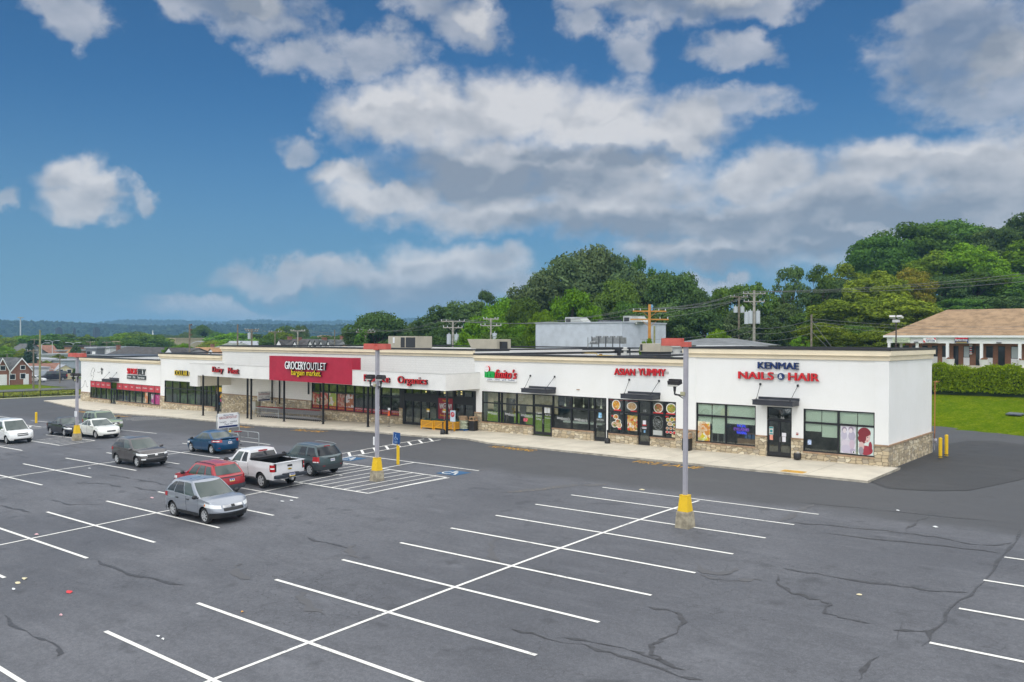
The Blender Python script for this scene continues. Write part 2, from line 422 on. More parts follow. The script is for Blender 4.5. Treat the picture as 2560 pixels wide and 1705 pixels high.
# surface of the lot mesh between its grid points differs a little from lotz: lift markings 12 mm
PAINT = M('white_paint', (.62,.61,.57), .7, var=.0)
def worn(name, col, under=(.10,.10,.10), amt=.62):
    m = M(name); g = NT(m.node_tree); g.n.clear()
    b = g.add('ShaderNodeBsdfPrincipled'); o = g.add('ShaderNodeOutputMaterial'); g.l.new(b.outputs[0], o.inputs[0])
    tc = g.add('ShaderNodeTexCoord'); v = tc.outputs['Object']
    n = g.noise(v, 7, 6, .75); n2 = g.noise(v, .5, 3, .6)
    f = g.math('MULTIPLY', g.ramp(g.math('ADD', n, g.math('MULTIPLY', n2, .5)), amt+.18, amt+.38), 1)
    g.l.new(g.mix(f, col, under), b.inputs['Base Color']); b.inputs['Roughness'].default_value = .75; return m
WPAINT = worn('worn_white_paint', (.78,.77,.72), (.2,.2,.2)); YPAINT = worn('worn_yellow_paint', (.62,.33,.02), amt=.58); BPAINT = worn('blue_paint', (.015,.09,.20)); 
CONC = M('sidewalk_concrete', (.58,.53,.43), .85, var=.12, vs=.6, bump=.15, bs=20)
lines = MB(); LW = .125
def seg(x0, y0, x1, y1, w=LW): drape([(x0, y0), (x1, y1)], w, .012, .9, lines)
# near double row
for k in range(-1, 10):
    y = 10.69+2.74*k - (.1 if k == 9 else 0)
    if k == 9: y = 35.3
    seg(-23.45, y, -12.65, y)
seg(-18.0, 5.0, -18.0, 35.0, LW)
for y in (19.3, 22.4, 25.5, 28.7, 32.0): seg(-5.3, y, 5.6, y)
# second double row
for y in (8.3, 11.03, 13.78, 16.35, 19.1, 21.75): seg(-41.85, y, -31.7, y)
seg(-36.9, 6, -36.9, 24.7); seg(-41.9, 24.7, -34.0, 24.7); seg(-41.2, 27.35, -31.95, 27.35); seg(-36.95, 24.7, -37.15, 27.35)
seg(-31.95, 27.35, -31.93, 32.85); seg(-31.93, 32.85, -41.2, 33.05); seg(-42.3, 30.1, -37.3, 30.06); seg(-37.6, 27.4, -37.75, 33)
for t in range(1, 7):
    x = -37.73+t*.96; seg(x, 27.4, x+.25, 32.85, .10)
for t in range(0, 3): seg(-38.5-t*.95, 30.2, -38.4-t*.95, 32.9, .09)
seg(-37.3, 33, -37.49, 35.71); seg(-42.9, 35.86, -32.1, 35.66)
# striped crossing to the shop doors
seg(-42.7, 34.2, -44.45, 45.1, .10); seg(-44.4, 35.7, -45.81, 44.7, .10)
for t in range(8):
    y = 35.6+t*1.25; x = -42.95-t*.175; seg(x, y-.35, x-1.5, y+.75, .17)
# third double row
for y in (19.2, 21.85, 24.5, 27.25, 30.05, 32.9): seg(-59.7, y, -49.8, y)
seg(-54.7, 16, -54.75, 33); seg(-53.7, 33.8, -50, 34.2, .09); seg(-60, 36.1, -52.8, 35.9)
# fourth and fifth rows
seg(-77.5, 19.1, -67.2, 19.1); seg(-77.5, 21.8, -67.2, 21.8); seg(-77, 24.5, -67.1, 24.5); seg(-72.2, 18, -71.9, 27.3)
seg(-72.9, 27.3, -67.4, 27.25); seg(-67.4, 27.25, -67.9, 30.1); seg(-76.6, 29.8, -68, 30.1); seg(-73, 27.3, -73.2, 30)
for t in range(1, 6): seg(-73+t*.92, 27.35, -73.3+t*.92, 30, .08)
seg(-69.5, 32.6, -68.2, 32.8); seg(-74.5, 35.25, -68.6, 35.5)
seg(-93.6, 35.0, -88.0, 35.15); seg(-89.9, 32.6, -84.5, 32.5); seg(-84.6, 30.6, -84.6, 33.2, .09); seg(-83.2, 30.6, -83.4, 34, .09)
seg(-95, 30, -86, 29.9); seg(-95, 27.3, -86, 27.2); seg(-90, 22, -90, 32); seg(-95, 24.6, -86, 24.5); seg(-109, 35.6, -100, 35.3); seg(-109,32.6,-104,32.5); seg(-106, 26, -106.5, 35.4)
for x in (-87.3, -86, -84.5, -83.2): seg(x, 40.5, x+.8, 44.0, .11)
tag(lines.build('parking_lines', WPAINT), kind='structure')
def gl(x, y): return lotz(x, y)+.014
yl = MB()
def gtext(s, x0, x1, y0, y1): text_mb(yl, s, x0, x1, y0, y1, gl, axis='Z', flat=True, bold=.02)
gtext('NO PARKING', -38.9, -35.1, 44.1, 45.0); gtext('FIRE LANE', -27.2, -22.8, 44.1, 45.0)
gtext('NO PARKING', -69.6, -66.3, 42.6, 43.5); gtext('FIRE LANE', -60.5, -56.5, 43.1, 44.1)
gtext('NO PARKING', -103.2, -99.6, 43.2, 44.1); gtext('FIRE LANE', -92.4, -89.2, 42.5, 43.4)
tag(yl.build('pavement_lettering', YPAINT), kind='structure')
def wheelchair(cx, cy):
    o = thing('accessible_parking_symbol', 'blue painted square with white wheelchair symbol '+('beside the striped bays nearest the salon' if cx > -40 else 'behind the dark teal SUV'), 'parking symbol', (cx, cy, lotz(cx, cy)))
    mb = MB(); drape([(cx-.75, cy), (cx+.75, cy)], 1.35, .012, .3, mb); mb.build('blue_square', BPAINT, o)
    mb = MB(); z = lotz(cx, cy)+.02
    f = lambda a, b: (cx+a, cy+b, lotz(cx+a, cy+b)+.018)
    pts = [( -.28+.33*math.cos(t), -.12+.33*math.sin(t)) for t in [math.pi*.55+i*math.pi*1.35/14 for i in range(15)]]
    drape([(cx+a, cy+b) for a, b in pts], .09, .018, .2, mb)
    drape([(cx-.2, cy+.38), (cx-.15, cy+.02), (cx+.25, cy+.02), (cx+.42, cy-.4), (cx+.55, cy-.38)], .1, .018, .3, mb)
    drape([(cx-.17, cy+.2), (cx+.2, cy+.18)], .08, .018, .3, mb)
    mb.add([f(-.22+.1*math.cos(t*.628), .5+.1*math.sin(t*.628)) for t in range(10)], [tuple(range(10))])
    mb.build('wheelchair_mark', WPAINT, o)
wheelchair(-32.7, 34.2); wheelchair(-42.0, 34.5)
# tar crack sealing, patches and tyre marks traced on the lot
TAR = M('tar_seal', (.050,.050,.054), .55, var=.2, vs=4)
TYRE = M('tyre_mark', (.092,.092,.097), .7)
PXT = 2560/2354
def gnd(px, py):
    d = ray(px, py); lo, hi = 1, 500
    t = 4.
    while t < 400:
        if CH + d.z*t < lotz(d.x*t, d.y*t): break
        t += .05 if t < 80 else .2
    return (d.x*t, d.y*t)
def traced(name, sets, w, mat, lift=.004):
    mb = MB(); rr = random.Random(3)
    for (ox, oy, k, pts) in sets:
        g = [gnd(ox+a*k, oy+b*k) for a, b in pts]
        # soften the corners a little
        q = []
        for i in range(len(g)-1):
            for t in (0, .33, .66):
                x = g[i][0]+(g[i+1][0]-g[i][0])*t; y = g[i][1]+(g[i+1][1]-g[i][1])*t
                q.append((x+rr.uniform(-.11, .11), y+rr.uniform(-.11, .11)))
        q.append(g[-1]); ws = [w*rr.choice((.12,.4,.7,1.0,1.25)) for _ in q]; ws[0] = ws[-1] = .01
        drape(q, ws, lift+.006, .5, mb)
    return tag(mb.build(name, mat), kind='structure')
A4 = (1280, 1200, 1280/2355); A3 = (0, 1300, 1280/2355); A5 = (0, 1000, 640/2355)
traced('crack_sealant', [A4+([(1230,440),(1225,470),(1265,515),(1340,535),(1440,560),(1455,580),(1430,605),(1500,630),(1650,665)],),
    A4+([(640,585),(735,605),(820,655),(690,735),(640,765),(640,800),(700,850),(800,880)],), A4+([(0,685),(150,725),(400,780),(560,830),(700,880),(880,925)],),
    A4+([(190,728),(330,740),(500,775),(620,810),(760,870)],), A4+([(1290,100),(1600,130),(1900,160),(2355,205)],),
    A4+([(1290,195),(1500,215),(1720,232),(1800,245),(1960,265),(2100,295),(2250,300),(2300,290)],), A4+([(1800,250),(1830,215),(1850,200),(1915,165)],),
    A4+([(1400,240),(1700,275),(2000,305),(2250,340)],), A4+([(2350,235),(2280,310),(2200,420),(2130,500),(2030,590),(1950,680),(1880,770)],),
    A4+([(1260,405),(1400,435),(1600,465),(1800,490),(1940,515),(2100,520)],), A4+([(1785,650),(1772,740)],), A4+([(1770,695),(1850,695),(1920,700)],),
    A4+([(1690,820),(1620,880),(1590,925)],), A3+([(440,185),(560,240),(700,270),(850,300)],), A3+([(1420,75),(1450,95),(1600,130)],),
    A3+([(0,440),(100,500),(180,550),(260,590),(260,630)],), A5+([(0,970),(120,1000),(290,1035)],), A5+([(430,920),(520,925),(650,965),(950,960)],),
    A5+([(980,680),(1060,700),(1200,725),(1400,755),(1550,785)],), A5+([(690,760),(830,765),(1000,775),(1110,805)],), A5+([(1230,800),(1300,815),(1440,840)],),
    A5+([(40,490),(150,510),(270,530)],), A5+([(600,425),(750,435),(1000,470)],), A5+([(1500,615),(1600,630),(1740,655)],)], .13, TAR)
traced('tyre_marks', [A4+([(850,380),(880,420),(940,432),(1000,425),(1035,405)],), A4+([(1240,195),(1290,160),(1340,135),(1390,112)],), A4+([(870,440),(1000,465),(1100,465),(1145,455)],),
    A3+([(1385,330),(1380,365),(1430,410),(1500,440)],), A3+([(2300,80),(2260,110),(2255,160),(2300,190)],), A3+([(1630,110),(1605,130),(1620,165),(1660,185)],), A3+([(1110,195),(1080,220),(1095,250),(1150,275)],)], .28, TYRE)
traced('dirt_streaks', [(1160,820,640/2355,[(300,1520),(560,1500),(750,1475),(1000,1450),(1230,1442)]),(1160,820,640/2355,[(60,1312),(150,1305),(270,1296)]),(1160,820,640/2355,[(960,1440),(1150,1450),(1330,1440)])], .55, worn('sand_streak', (.095,.096,.10), (.26,.19,.11), .62), .003)
def patch_poly(pts, mat, name, lift):
    mb = MB(); c = (sum(p[0] for p in pts)/len(pts), sum(p[1] for p in pts)/len(pts)); n = len(pts)
    P = []
    for i in range(n):
        a, b = pts[i], pts[(i+1) % n]
        for t in range(4): P.append((a[0]+(b[0]-a[0])*t/4, a[1]+(b[1]-a[1])*t/4))
    rings = 6
    vs = [(c[0], c[1], lotz(*c)+lift)]
    for r in range(1, rings+1):
        for q in P:
            x = c[0]+(q[0]-c[0])*r/rings; y = c[1]+(q[1]-c[1])*r/rings; vs.append((x, y, lotz(x, y)+lift))
    m = len(P); fs = [(0, 1+i, 1+(i+1) % m) for i in range(m)]
    for r in range(rings-1):
        for i in range(m): fs.append((1+r*m+i, 1+(r+1)*m+i, 1+(r+1)*m+(i+1) % m, 1+r*m+(i+1) % m))
    mb.add(vs, fs); tag(mb.build(name, mat, smooth=True), kind='structure')
patch_poly([(-14.2,46.3),(-12.4,44.3),(-10.6,44.9),(-9.2,46.2),(-8.4,49.2),(-7.6,52.5),(-6.2,58),(-7,64),(-9.6,68.8),(-12.2,70.6),(-14.0,69.2),(-15.0,64),(-14.1,58),(-14.1,52)], ASPH_DARK, 'asphalt_patch', .016)

# ---------------------------------------------------------------- sidewalk with its kerb
def walk():
    mb = MB(); xs = [x for x in np.arange(-124, -13.75, 1.0)]+[-13.7]
    def front(x):
        return float(np.interp(x, [-124,-121,-116,-104.5,-93,-81.5,-80,-77,-64,-57,-53,-50,-46,-44.5,-43,-40,-13.7], [48.0,47.6,46.6,44.9,44.3,44.3,44.2,44.2,44.3,45.0,45.3,45.2,45.4,46.2,46.3,45.4,45.3]))
    pr = None
    for x in xs:
        y0 = front(x); z = walkz(x)
        back = 50.9 if x > -119 else 55
        prof = [(x, y0, lotz(x, y0)-.05), (x, y0+.03, z-.01), (x, y0+.05, z), (x, y0+.2, z+.002), (x, back, z+.03)]
        n = len(mb.v); mb.v += prof
        if pr is not None:
            for j in range(4): mb.f.append((pr+j, n+j, n+j+1, pr+j+1)); mb.m.append(0 if j > 0 else 1)
        else: mb.poly([(x,y0,lotz(x,y0)-.05),(x,back,z-.3),(x,back,z+.03),(x,y0,z)])
        pr = n
    x = -13.7; mb.poly([(x,45.3,.4),(x,51.2,.4),(x,51.2,.80),(x,45.35,walkz(x))], 1)
    # end beside the last unit and scored joints
    for x in np.arange(-122, -14, 3.0):
        y0 = front(x)+.03; z = walkz(x); mb.add([(x,y0,z+.003),(x+.02,y0,z+.003),(x+.02,50.8,z+.034),(x,50.8,z+.034)], [(0,1,2,3)], 2)
    return mb.build('sidewalk', [CONC, M('kerb_concrete', (.36,.33,.27), .9, var=.3, vs=2), M('joint', (.20,.17,.13), .9)])
tag(walk(), kind='structure')
mb = MB(); mb.add([(-18.5,45.5,0),(-17.2,45.5,0),(-17.2,46.3,0),(-18.5,46.3,0)], [(0,1,2,3)])
mb.v = [(a,b,walkz(a)+.006) for a,b,c in mb.v]; tag(mb.build('ramp_paint', YPAINT), kind='structure')
STAIN = M('walk_stain', (.27,.23,.17), .9, var=.35, vs=1.2)

# ---------------------------------------------------------------- shop row
FY = 50.87
def mat_stone():
    m = M('stacked_stone'); g = NT(m.node_tree); g.n.clear()
    b = g.add('ShaderNodeBsdfPrincipled'); o = g.add('ShaderNodeOutputMaterial'); g.l.new(b.outputs[0], o.inputs[0])
    tc = g.add('ShaderNodeTexCoord'); s = g.add('ShaderNodeSeparateXYZ'); g.put(s.inputs[0], tc.outputs['Object'])
    c = g.add('ShaderNodeCombineXYZ'); g.put(c.inputs[0], g.math('ADD', s.outputs[0], s.outputs[1])); g.put(c.inputs[1], s.outputs[2])
    v = g.vec('ADD', c.outputs[0], g.vec('SCALE', g.noise(c.outputs[0], 4, 2, .5, True), sc=.10))
    v = g.vec('MULTIPLY', v, (2.7, 5.0, 1))
    def vor(feat):
        n = g.add('ShaderNodeTexVoronoi', feature=feat, distance='CHEBYCHEV'); n.voronoi_dimensions = '2D'; n.inputs['Scale'].default_value = 1; n.inputs['Randomness'].default_value = .78; g.put(n.inputs['Vector'], v); return n
    a1 = vor('F1'); a2 = vor('F2'); sc_ = g.add('ShaderNodeSeparateXYZ'); g.put(sc_.inputs[0], a1.outputs['Color']); t = sc_.outputs[0]
    c1 = g.mix(g.ramp(t, 0, .5, smooth=False), (.33,.28,.20), (.60,.49,.32)); c1 = g.mix(g.ramp(t, .5, 1, smooth=False), c1, (.80,.73,.56))
    c1 = g.mix(g.math('MULTIPLY', g.math('GREATER_THAN', sc_.outputs[1], .78), .7), c1, (.30,.27,.23))
    n = g.noise(v, 3, 4, .7); c1 = g.mix(g.ramp(n, .3, .75, 0, .6), c1, (.46,.36,.23))
    mo = g.ramp(g.math('SUBTRACT', a2.outputs['Distance'], a1.outputs['Distance']), .03, .12, 1, 0)
    c1 = g.mix(g.math('MULTIPLY', mo, .8), c1, (.20,.16,.11)); g.l.new(c1, b.inputs['Base Color']); b.inputs['Roughness'].default_value = .9
    bn = g.add('ShaderNodeBump'); bn.inputs['Strength'].default_value = .9; bn.inputs['Distance'].default_value = .04
    g.l.new(g.math('ADD', g.math('SUBTRACT', 1, mo), g.math('MULTIPLY', n, .5)), bn.inputs['Height']); g.l.new(bn.outputs[0], b.inputs['Normal']); return m
STONE = mat_stone()
def mat_block(name, col, mort=.92):
    """painted block wall: faint courses, slight dirt"""
    m = M(name); g = NT(m.node_tree); g.n.clear()
    b = g.add('ShaderNodeBsdfPrincipled'); o = g.add('ShaderNodeOutputMaterial'); g.l.new(b.outputs[0], o.inputs[0])
    tc = g.add('ShaderNodeTexCoord'); s = g.add('ShaderNodeSeparateXYZ'); g.put(s.inputs[0], tc.outputs['Object'])
    c = g.add('ShaderNodeCombineXYZ'); g.put(c.inputs[0], g.math('ADD', s.outputs[0], s.outputs[1])); g.put(c.inputs[1], s.outputs[2])
    n = g.add('ShaderNodeTexBrick'); g.put(n.inputs['Vector'], c.outputs[0]); n.inputs['Scale'].default_value = 1
    n.inputs['Brick Width'].default_value = .4; n.inputs['Row Height'].default_value = .2; n.inputs['Mortar Size'].default_value = .012
    n.inputs['Color1'].default_value = col+(1,); n.inputs['Color2'].default_value = tuple(x*.97 for x in col)+(1,); n.inputs['Mortar'].default_value = tuple(x*mort for x in col)+(1,)
    d = g.noise(g.vec('MULTIPLY', tc.outputs['Object'], (1.2,1.2,.25)), 1.3, 5, .65)
    g.l.new(g.mix(g.math('MULTIPLY', g.ramp(d, .5, .8), .28), n.outputs[0], tuple(x*y for x, y in zip(col, (.80,.77,.70)))), b.inputs['Base Color'])
    b.inputs['Roughness'].default_value = .8; return m
def mat_stucco():
    m = M('white_stucco'); g = NT(m.node_tree); g.n.clear(); b = g.add('ShaderNodeBsdfPrincipled'); o = g.add('ShaderNodeOutputMaterial'); g.l.new(b.outputs[0], o.inputs[0])
    tc = g.add('ShaderNodeTexCoord'); v = tc.outputs['Object']; st = g.noise(g.vec('MULTIPLY', v, (1.6,1.6,.16)), 1.6, 6, .7); bl = g.noise(v, .45, 4, .6)
    c = g.mix(g.ramp(bl, .3, .7), (.80,.80,.775), (.835,.835,.82)); c = g.mix(g.math('MULTIPLY', g.ramp(st, .54, .78), .30), c, (.66,.64,.57)); g.l.new(c, b.inputs['Base Color']); b.inputs['Roughness'].default_value = .85
    bn = g.add('ShaderNodeBump'); bn.inputs['Strength'].default_value = .12; bn.inputs['Distance'].default_value = .02; g.l.new(g.noise(v, 25, 3, .6), bn.inputs['Height']); g.l.new(bn.outputs[0], b.inputs['Normal']); return m
WALL = mat_stucco()
WALLB = mat_block('white_block', (.80,.79,.755), .88)
SOFF = mat_block('soffit_panel', (.72,.68,.58), .9)
CORN = M('cornice_tan', (.80,.70,.52), .8, var=.06, vs=.7)
COPE = M('coping_black', (.022,.022,.026), .45)
CAP = M('stone_cap', (.36,.24,.15), .85, var=.3, vs=3)
FRAME = M('black_frame', (.012,.012,.014), .4)
ROOFM = M('roof_membrane', (.045,.046,.05), .75, var=.4, vs=.35)
def mat_glass(name, tint, refl=.08):
    m = M(name); g = NT(m.node_tree); g.n.clear(); o = g.add('ShaderNodeOutputMaterial')
    t = g.add('ShaderNodeBsdfTransparent'); t.inputs[0].default_value = tint+(1,)
    gl_ = g.add('ShaderNodeBsdfGlossy'); gl_.inputs['Roughness'].default_value = .015; gl_.inputs[0].default_value = (.9,.92,.9,1)
    fr = g.add('ShaderNodeLayerWeight'); fr.inputs[0].default_value = .5
    tc = g.add('ShaderNodeTexCoord'); bn = g.add('ShaderNodeBump'); bn.inputs['Strength'].default_value = .12; bn.inputs['Distance'].default_value = .05
    g.l.new(g.noise(tc.outputs['Object'], .9, 2, .5), bn.inputs['Height']); g.l.new(bn.outputs[0], gl_.inputs['Normal'])
    mx = g.add('ShaderNodeMixShader'); g.l.new(g.math('ADD', g.math('MULTIPLY', g.math('POWER', fr.outputs[1], 4), .7), refl, clamp=True), mx.inputs[0])
    g.l.new(t.outputs[0], mx.inputs[1]); g.l.new(gl_.outputs[0], mx.inputs[2]); g.l.new(mx.outputs[0], o.inputs[0]); return m
GLASS = mat_glass('shop_glass', (.87,.91,.88), .09)
INT_D = M('interior_wall', (.16,.15,.12), .8, var=.75, vs=.9); INT_F = M('interior_floor', (.12,.11,.10), .5)  # warm uneven tone of the wall replaces reflections in the shop glass

def store(name, label, x0, x1, ztop, depth, openings, capz, wallmat, coping=.15, cz=None, sides=(True, True), extra_stone=None):
    """openings: (xa, xb, zbottom, ztop). Wall of piers, stone foot, cornice bands, coping, roof"""
    zb = min(walkz(x0), walkz(x1))-.35
    t = thing(name, label, 'store building', (x0, FY, walkz((x0+x1)/2)))
    ops = sorted(openings); w = MB(); st = MB(); cp = MB(); y1 = FY+.3
    ch = cz
    def stone(a, b, z1, cap=True):
        q = MB(); q.box(a, b, FY-.07, FY+.25, zb, z1-.09); q.build('stone_base', STONE, t)
        q = MB(); q.box(a, b, FY-.11, FY+.25, z1-.09, z1); q.build('stone_cap', CAP, t)
    cur = x0
    def pier(a, b):
        if b-a < .01: return
        if capz is not None and b-a > .12: stone(a, b, capz); w.box(a, b, FY, y1, capz, ztop-.2)
        else: w.box(a, b, FY, y1, zb, ztop-.2)
    for (a, b, za, zt) in ops:
        pier(cur, a); cur = b
        w.box(a, b, FY, y1, zt, ztop-.2)
        if za > walkz((a+b)/2)+.2: stone(a, b, za)
    pier(cur, x1)
    # sides and back
    yb = FY+depth
    if sides[0]: w.box(x0, x0+.3, FY+.3, yb, zb, ztop-.2)
    if sides[1]:
        z_ = capz if name == 'nail_salon' else zb
        w.box(x1-.3, x1, FY+.3, yb, z_, ztop-.2)
        if name == 'nail_salon': st.box(x1-.3, x1+.07, FY-.068, yb, zb, capz-.09); cp.box(x1-.3, x1+.11, FY-.108, yb, capz-.09, capz)
    w.box(x0+.3, x1-.3, yb-.3, yb, zb, ztop-.25)
    w.build('wall', wallmat, t)
    if st.v: st.build('stone_base', STONE, t); cp.build('stone_cap', CAP, t)
    # cornice: two bands, upper one further out
    c = MB(); zc = cz; zm = (ztop-.13+zc)/2
    e0 = .12 if sides[0] == 1 else 0; e1 = .12 if sides[1] == 1 else 0
    c.box(x0-e0, x1+e1, FY-.10, FY+.0, zc, zm+.0); c.box(x0-e0-.08*(e0>0), x1+e1+.08*(e1>0), FY-.20, FY+.0, zm, ztop-.13)
    c.box(x0-e0, x1+e1, FY-.235, FY+.0, zm-.03, zm+.015)
    for on, xx, sg in ((sides[0], x0, -1), (sides[1], x1, 1)):
        if on == 1:
            L = yb if name == 'nail_salon' else FY+3
            c.box(xx, xx+sg*.10, FY+.0, L, zc, zm); c.box(xx, xx+sg*.20, FY+.0, L+.1, zm, ztop-.13)
    c.build('cornice', CORN, t)
    k = MB(); k.box(x0-e0*1.8, x1+e1*1.8, FY-.24, FY+.32, ztop-.13, ztop)
    k.box(x0-e0*1.8, x0+.32, FY+.32, yb, ztop-.13, ztop); k.box(x1-.32, x1+e1*1.8, FY+.32, yb, ztop-.13, ztop); k.box(x0, x1, yb-.3, yb+.05, ztop-.13, ztop)
    k.build('coping', COPE, t)
    r = MB(); r.box(x0+.31, x1-.31, FY+.31, yb-.31, ztop-.75, ztop-.62); r.build('roof', ROOFM, t)
    # dark room behind the glass
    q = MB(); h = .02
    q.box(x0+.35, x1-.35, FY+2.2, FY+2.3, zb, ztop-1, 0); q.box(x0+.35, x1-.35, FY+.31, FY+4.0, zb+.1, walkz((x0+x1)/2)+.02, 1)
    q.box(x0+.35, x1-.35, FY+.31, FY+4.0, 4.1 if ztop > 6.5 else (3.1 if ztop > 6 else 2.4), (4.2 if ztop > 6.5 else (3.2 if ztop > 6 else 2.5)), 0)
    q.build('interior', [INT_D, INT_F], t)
    return t
def window(t, xs, zs, mull=.055, depth=.16, glass=None, y=FY, name='window'):
    """frame with vertical bars at xs and rails at zs, one glass pane sheet"""
    f = MB(); m = mull
    for i, x in enumerate(xs): f.box(x-m if i else x, x+m if i < len(xs)-1 else x, y+.02, y+depth, zs[0], zs[-1])
    for i, z in enumerate(zs):
        a = z-(m if i else 0); b = z+(m if i < len(zs)-1 else 0)
        if i == 0: b = z+.07
        if i == len(zs)-1: a = z-.07
        for xa, xb in zip(xs[:-1], xs[1:]): f.box(xa+(m if xa != xs[0] else 0), xb-(m if xb != xs[-1] else 0), y+.03, y+depth-.01, a, b)
    fo = f.build(name, FRAME, t)
    g = MB(); g.box(xs[0], xs[-1], y+.085, y+.095, zs[0], zs[-1]); g.build('glass', glass or GLASS, fo)
    return fo
def door(t, x0, x1, z0, z1, leaves=2, y=FY, handle=True):
    f = MB(); n = leaves; w = (x1-x0)/n
    for i in range(n):
        a = x0+i*w; b = a+w
        for c0, c1 in ((a, a+.07), (b-.07, b)): f.box(c0, c1, y+.0, y+.12, z0, z1)
        f.box(a+.07, b-.07, y+.005, y+.115, z1-.10, z1); f.box(a+.07, b-.07, y+.005, y+.115, z0, z0+.24)
    d = f.build('door', FRAME, t)
    g = MB(); g.box(x0+.05, x1-.05, y+.055, y+.065, z0+.1, z1-.05); g.build('glass', GLASS, d)
    if handle:
        h = MB(); xm = (x0+x1)/2 if n == 2 else x0+.12; zc = z0+1.05
        h.tube([(xm+.10, y-.0, zc-.16), (xm+.10, y-.09, zc-.13), (xm+.10, y-.09, zc+.13), (xm+.10, y, zc+.16)], .018)
        h.build('handle', M('steel', (.5,.5,.5), .3, 1), d)
    return d
def awning(t, x0, x1, zb, rods):
    """flat dark canopy with upturned edge at the wall, hung on two rods"""
    yf = 49.8; a = MB(); h = .29
    a.box(x0, x1, yf, yf+.05, zb, zb+h); a.box(x0, x0+.05, yf+.05, FY-.01, zb, zb+h); a.box(x1-.05, x1, yf+.05, FY-.01, zb, zb+h)
    a.box(x0-.03, x1+.03, yf-.03, FY-.01, zb+h, zb+h+.035); a.box(x0+.05, x1-.05, yf+.05, FY-.01, zb+.08, zb+.12)
    a.box(x0-.03, x1+.03, FY-.09, FY-.005, zb+h+.035, zb+h+.17)
    ao = a.build('awning', M('awning_grey', (.033,.035,.045), .5, var=.15, vs=2), t)
    for (xf, xw, zw) in rods:
        r = MB(); r.cyl((xf, yf+.12, zb+h+.03), (xw, FY-.02, zw), .018, n=6); r.box(xw-.06, xw+.06, FY-.05, FY-.003, zw-.06, zw+.08)
        r.cyl((xf, yf+.12, zb+h+.03), (xf, yf+.12, zb+h+.10), .04, n=6); r.build('hanger_rod', FRAME, ao)
    return ao

# nail salon at the right end
salon = store('nail_salon', 'tall white nail and hair salon unit at the right end of the shop row', -27.13, -14.30, 7.57, 9.75,
    [(-26.40,-22.24,1.27,3.86), (-21.50,-19.92,.80,3.86), (-19.19,-15.03,1.27,3.86)], 2.03, WALL, cz=6.87)
for a, b in ((-27.13,-26.42), (-15.01,-14.24)):
    mb = MB(); mb.box(a, b, FY-.045, FY-.0, 2.03, 6.87); mb.build('pilaster', WALL, salon)
w1 = window(salon, [-26.40,-24.30,-22.24], [1.27,3.03,3.86]); w2 = window(salon, [-19.19,-17.11,-15.03], [1.27,3.03,3.86])
window(salon, [-21.50,-19.92], [3.06,3.86], name='transom'); door(salon, -21.46, -19.96, .82, 3.05)
awning(salon, -22.0, -19.46, 4.01, [(-21.8,-21.94,5.24),(-19.65,-19.54,5.24)])
BL = M('blind_slats', (.80,.86,.76), .6)
def blinds(p, x0, x1, z0, z1, y=FY+.12):
    mb = MB(); z = z1
    while z > z0: mb.add([(x0,y+.03,z),(x1,y+.03,z),(x1,y,z-.045),(x0,y,z-.045)], [(0,3,2,1)]); z -= .05
    mb.box(x0, x1, y+.035, y+.04, z0, z1); return mb.build('blind', BL, p)
blinds(w1, -26.3, -25.35, 2.55, 3.8); blinds(w1, -25.28, -24.36, 1.95, 3.8); blinds(w1, -24.24, -22.3, 2.62, 3.8)
blinds(w2, -19.1, -18.15, 2.55, 3.8); blinds(w2, -18.1, -17.17, 2.25, 3.8); blinds(w2, -17.05, -16.05, 1.35, 3.8); blinds(w2, -16.0, -15.1, 1.35, 3.8)
def poster(p, x0, x1, z0, z1, mat, y=FY+.075, name='poster'):
    mb = MB(); mb.box(x0, x1, y-.004, y, z0, z1); return mb.build(name, mat, p)
def mat_food(name, cols, bg, scale=6):
    m = M(name); g = NT(m.node_tree); g.n.clear()
    b = g.add('ShaderNodeBsdfPrincipled'); o = g.add('ShaderNodeOutputMaterial'); g.l.new(b.outputs[0], o.inputs[0]); b.inputs['Roughness'].default_value = .35
    tc = g.add('ShaderNodeTexCoord'); vo = g.add('ShaderNodeTexVoronoi'); vo.inputs['Scale'].default_value = scale
    v = g.vec('ADD', tc.outputs['Object'], g.vec('SCALE', g.noise(tc.outputs['Object'], 5, 3, .6, True), sc=.22)); g.put(vo.inputs['Vector'], v)
    s = g.add('ShaderNodeSeparateXYZ'); g.put(s.inputs[0], vo.outputs['Color']); c = bg; n = len(cols)
    for i, cc in enumerate(cols): c = g.mix(g.math('GREATER_THAN', s.outputs[0], (i+1)/(n+1)), c, cc)
    c = g.mix(g.ramp(g.noise(v, 14, 3, .6), .35, .65, 0, .45), c, tuple(x*.35 for x in cols[0])); g.l.new(c, b.inputs['Base Color']); return m
poster(w1, -26.3, -25.42, 1.33, 2.62, mat_food('nail_poster', [(.75,.62,.03),(.62,.22,.05),(.70,.50,.35),(.85,.8,.6)], (.80,.82,.70), 5))
mb = MB(); text_mb(mb, 'NAILS', -26.25, -25.6, 1.38, 1.55, FY+.068, .004, .02); mb.build('poster_lettering', M('lime', (.55,.7,.02), .5), w1)
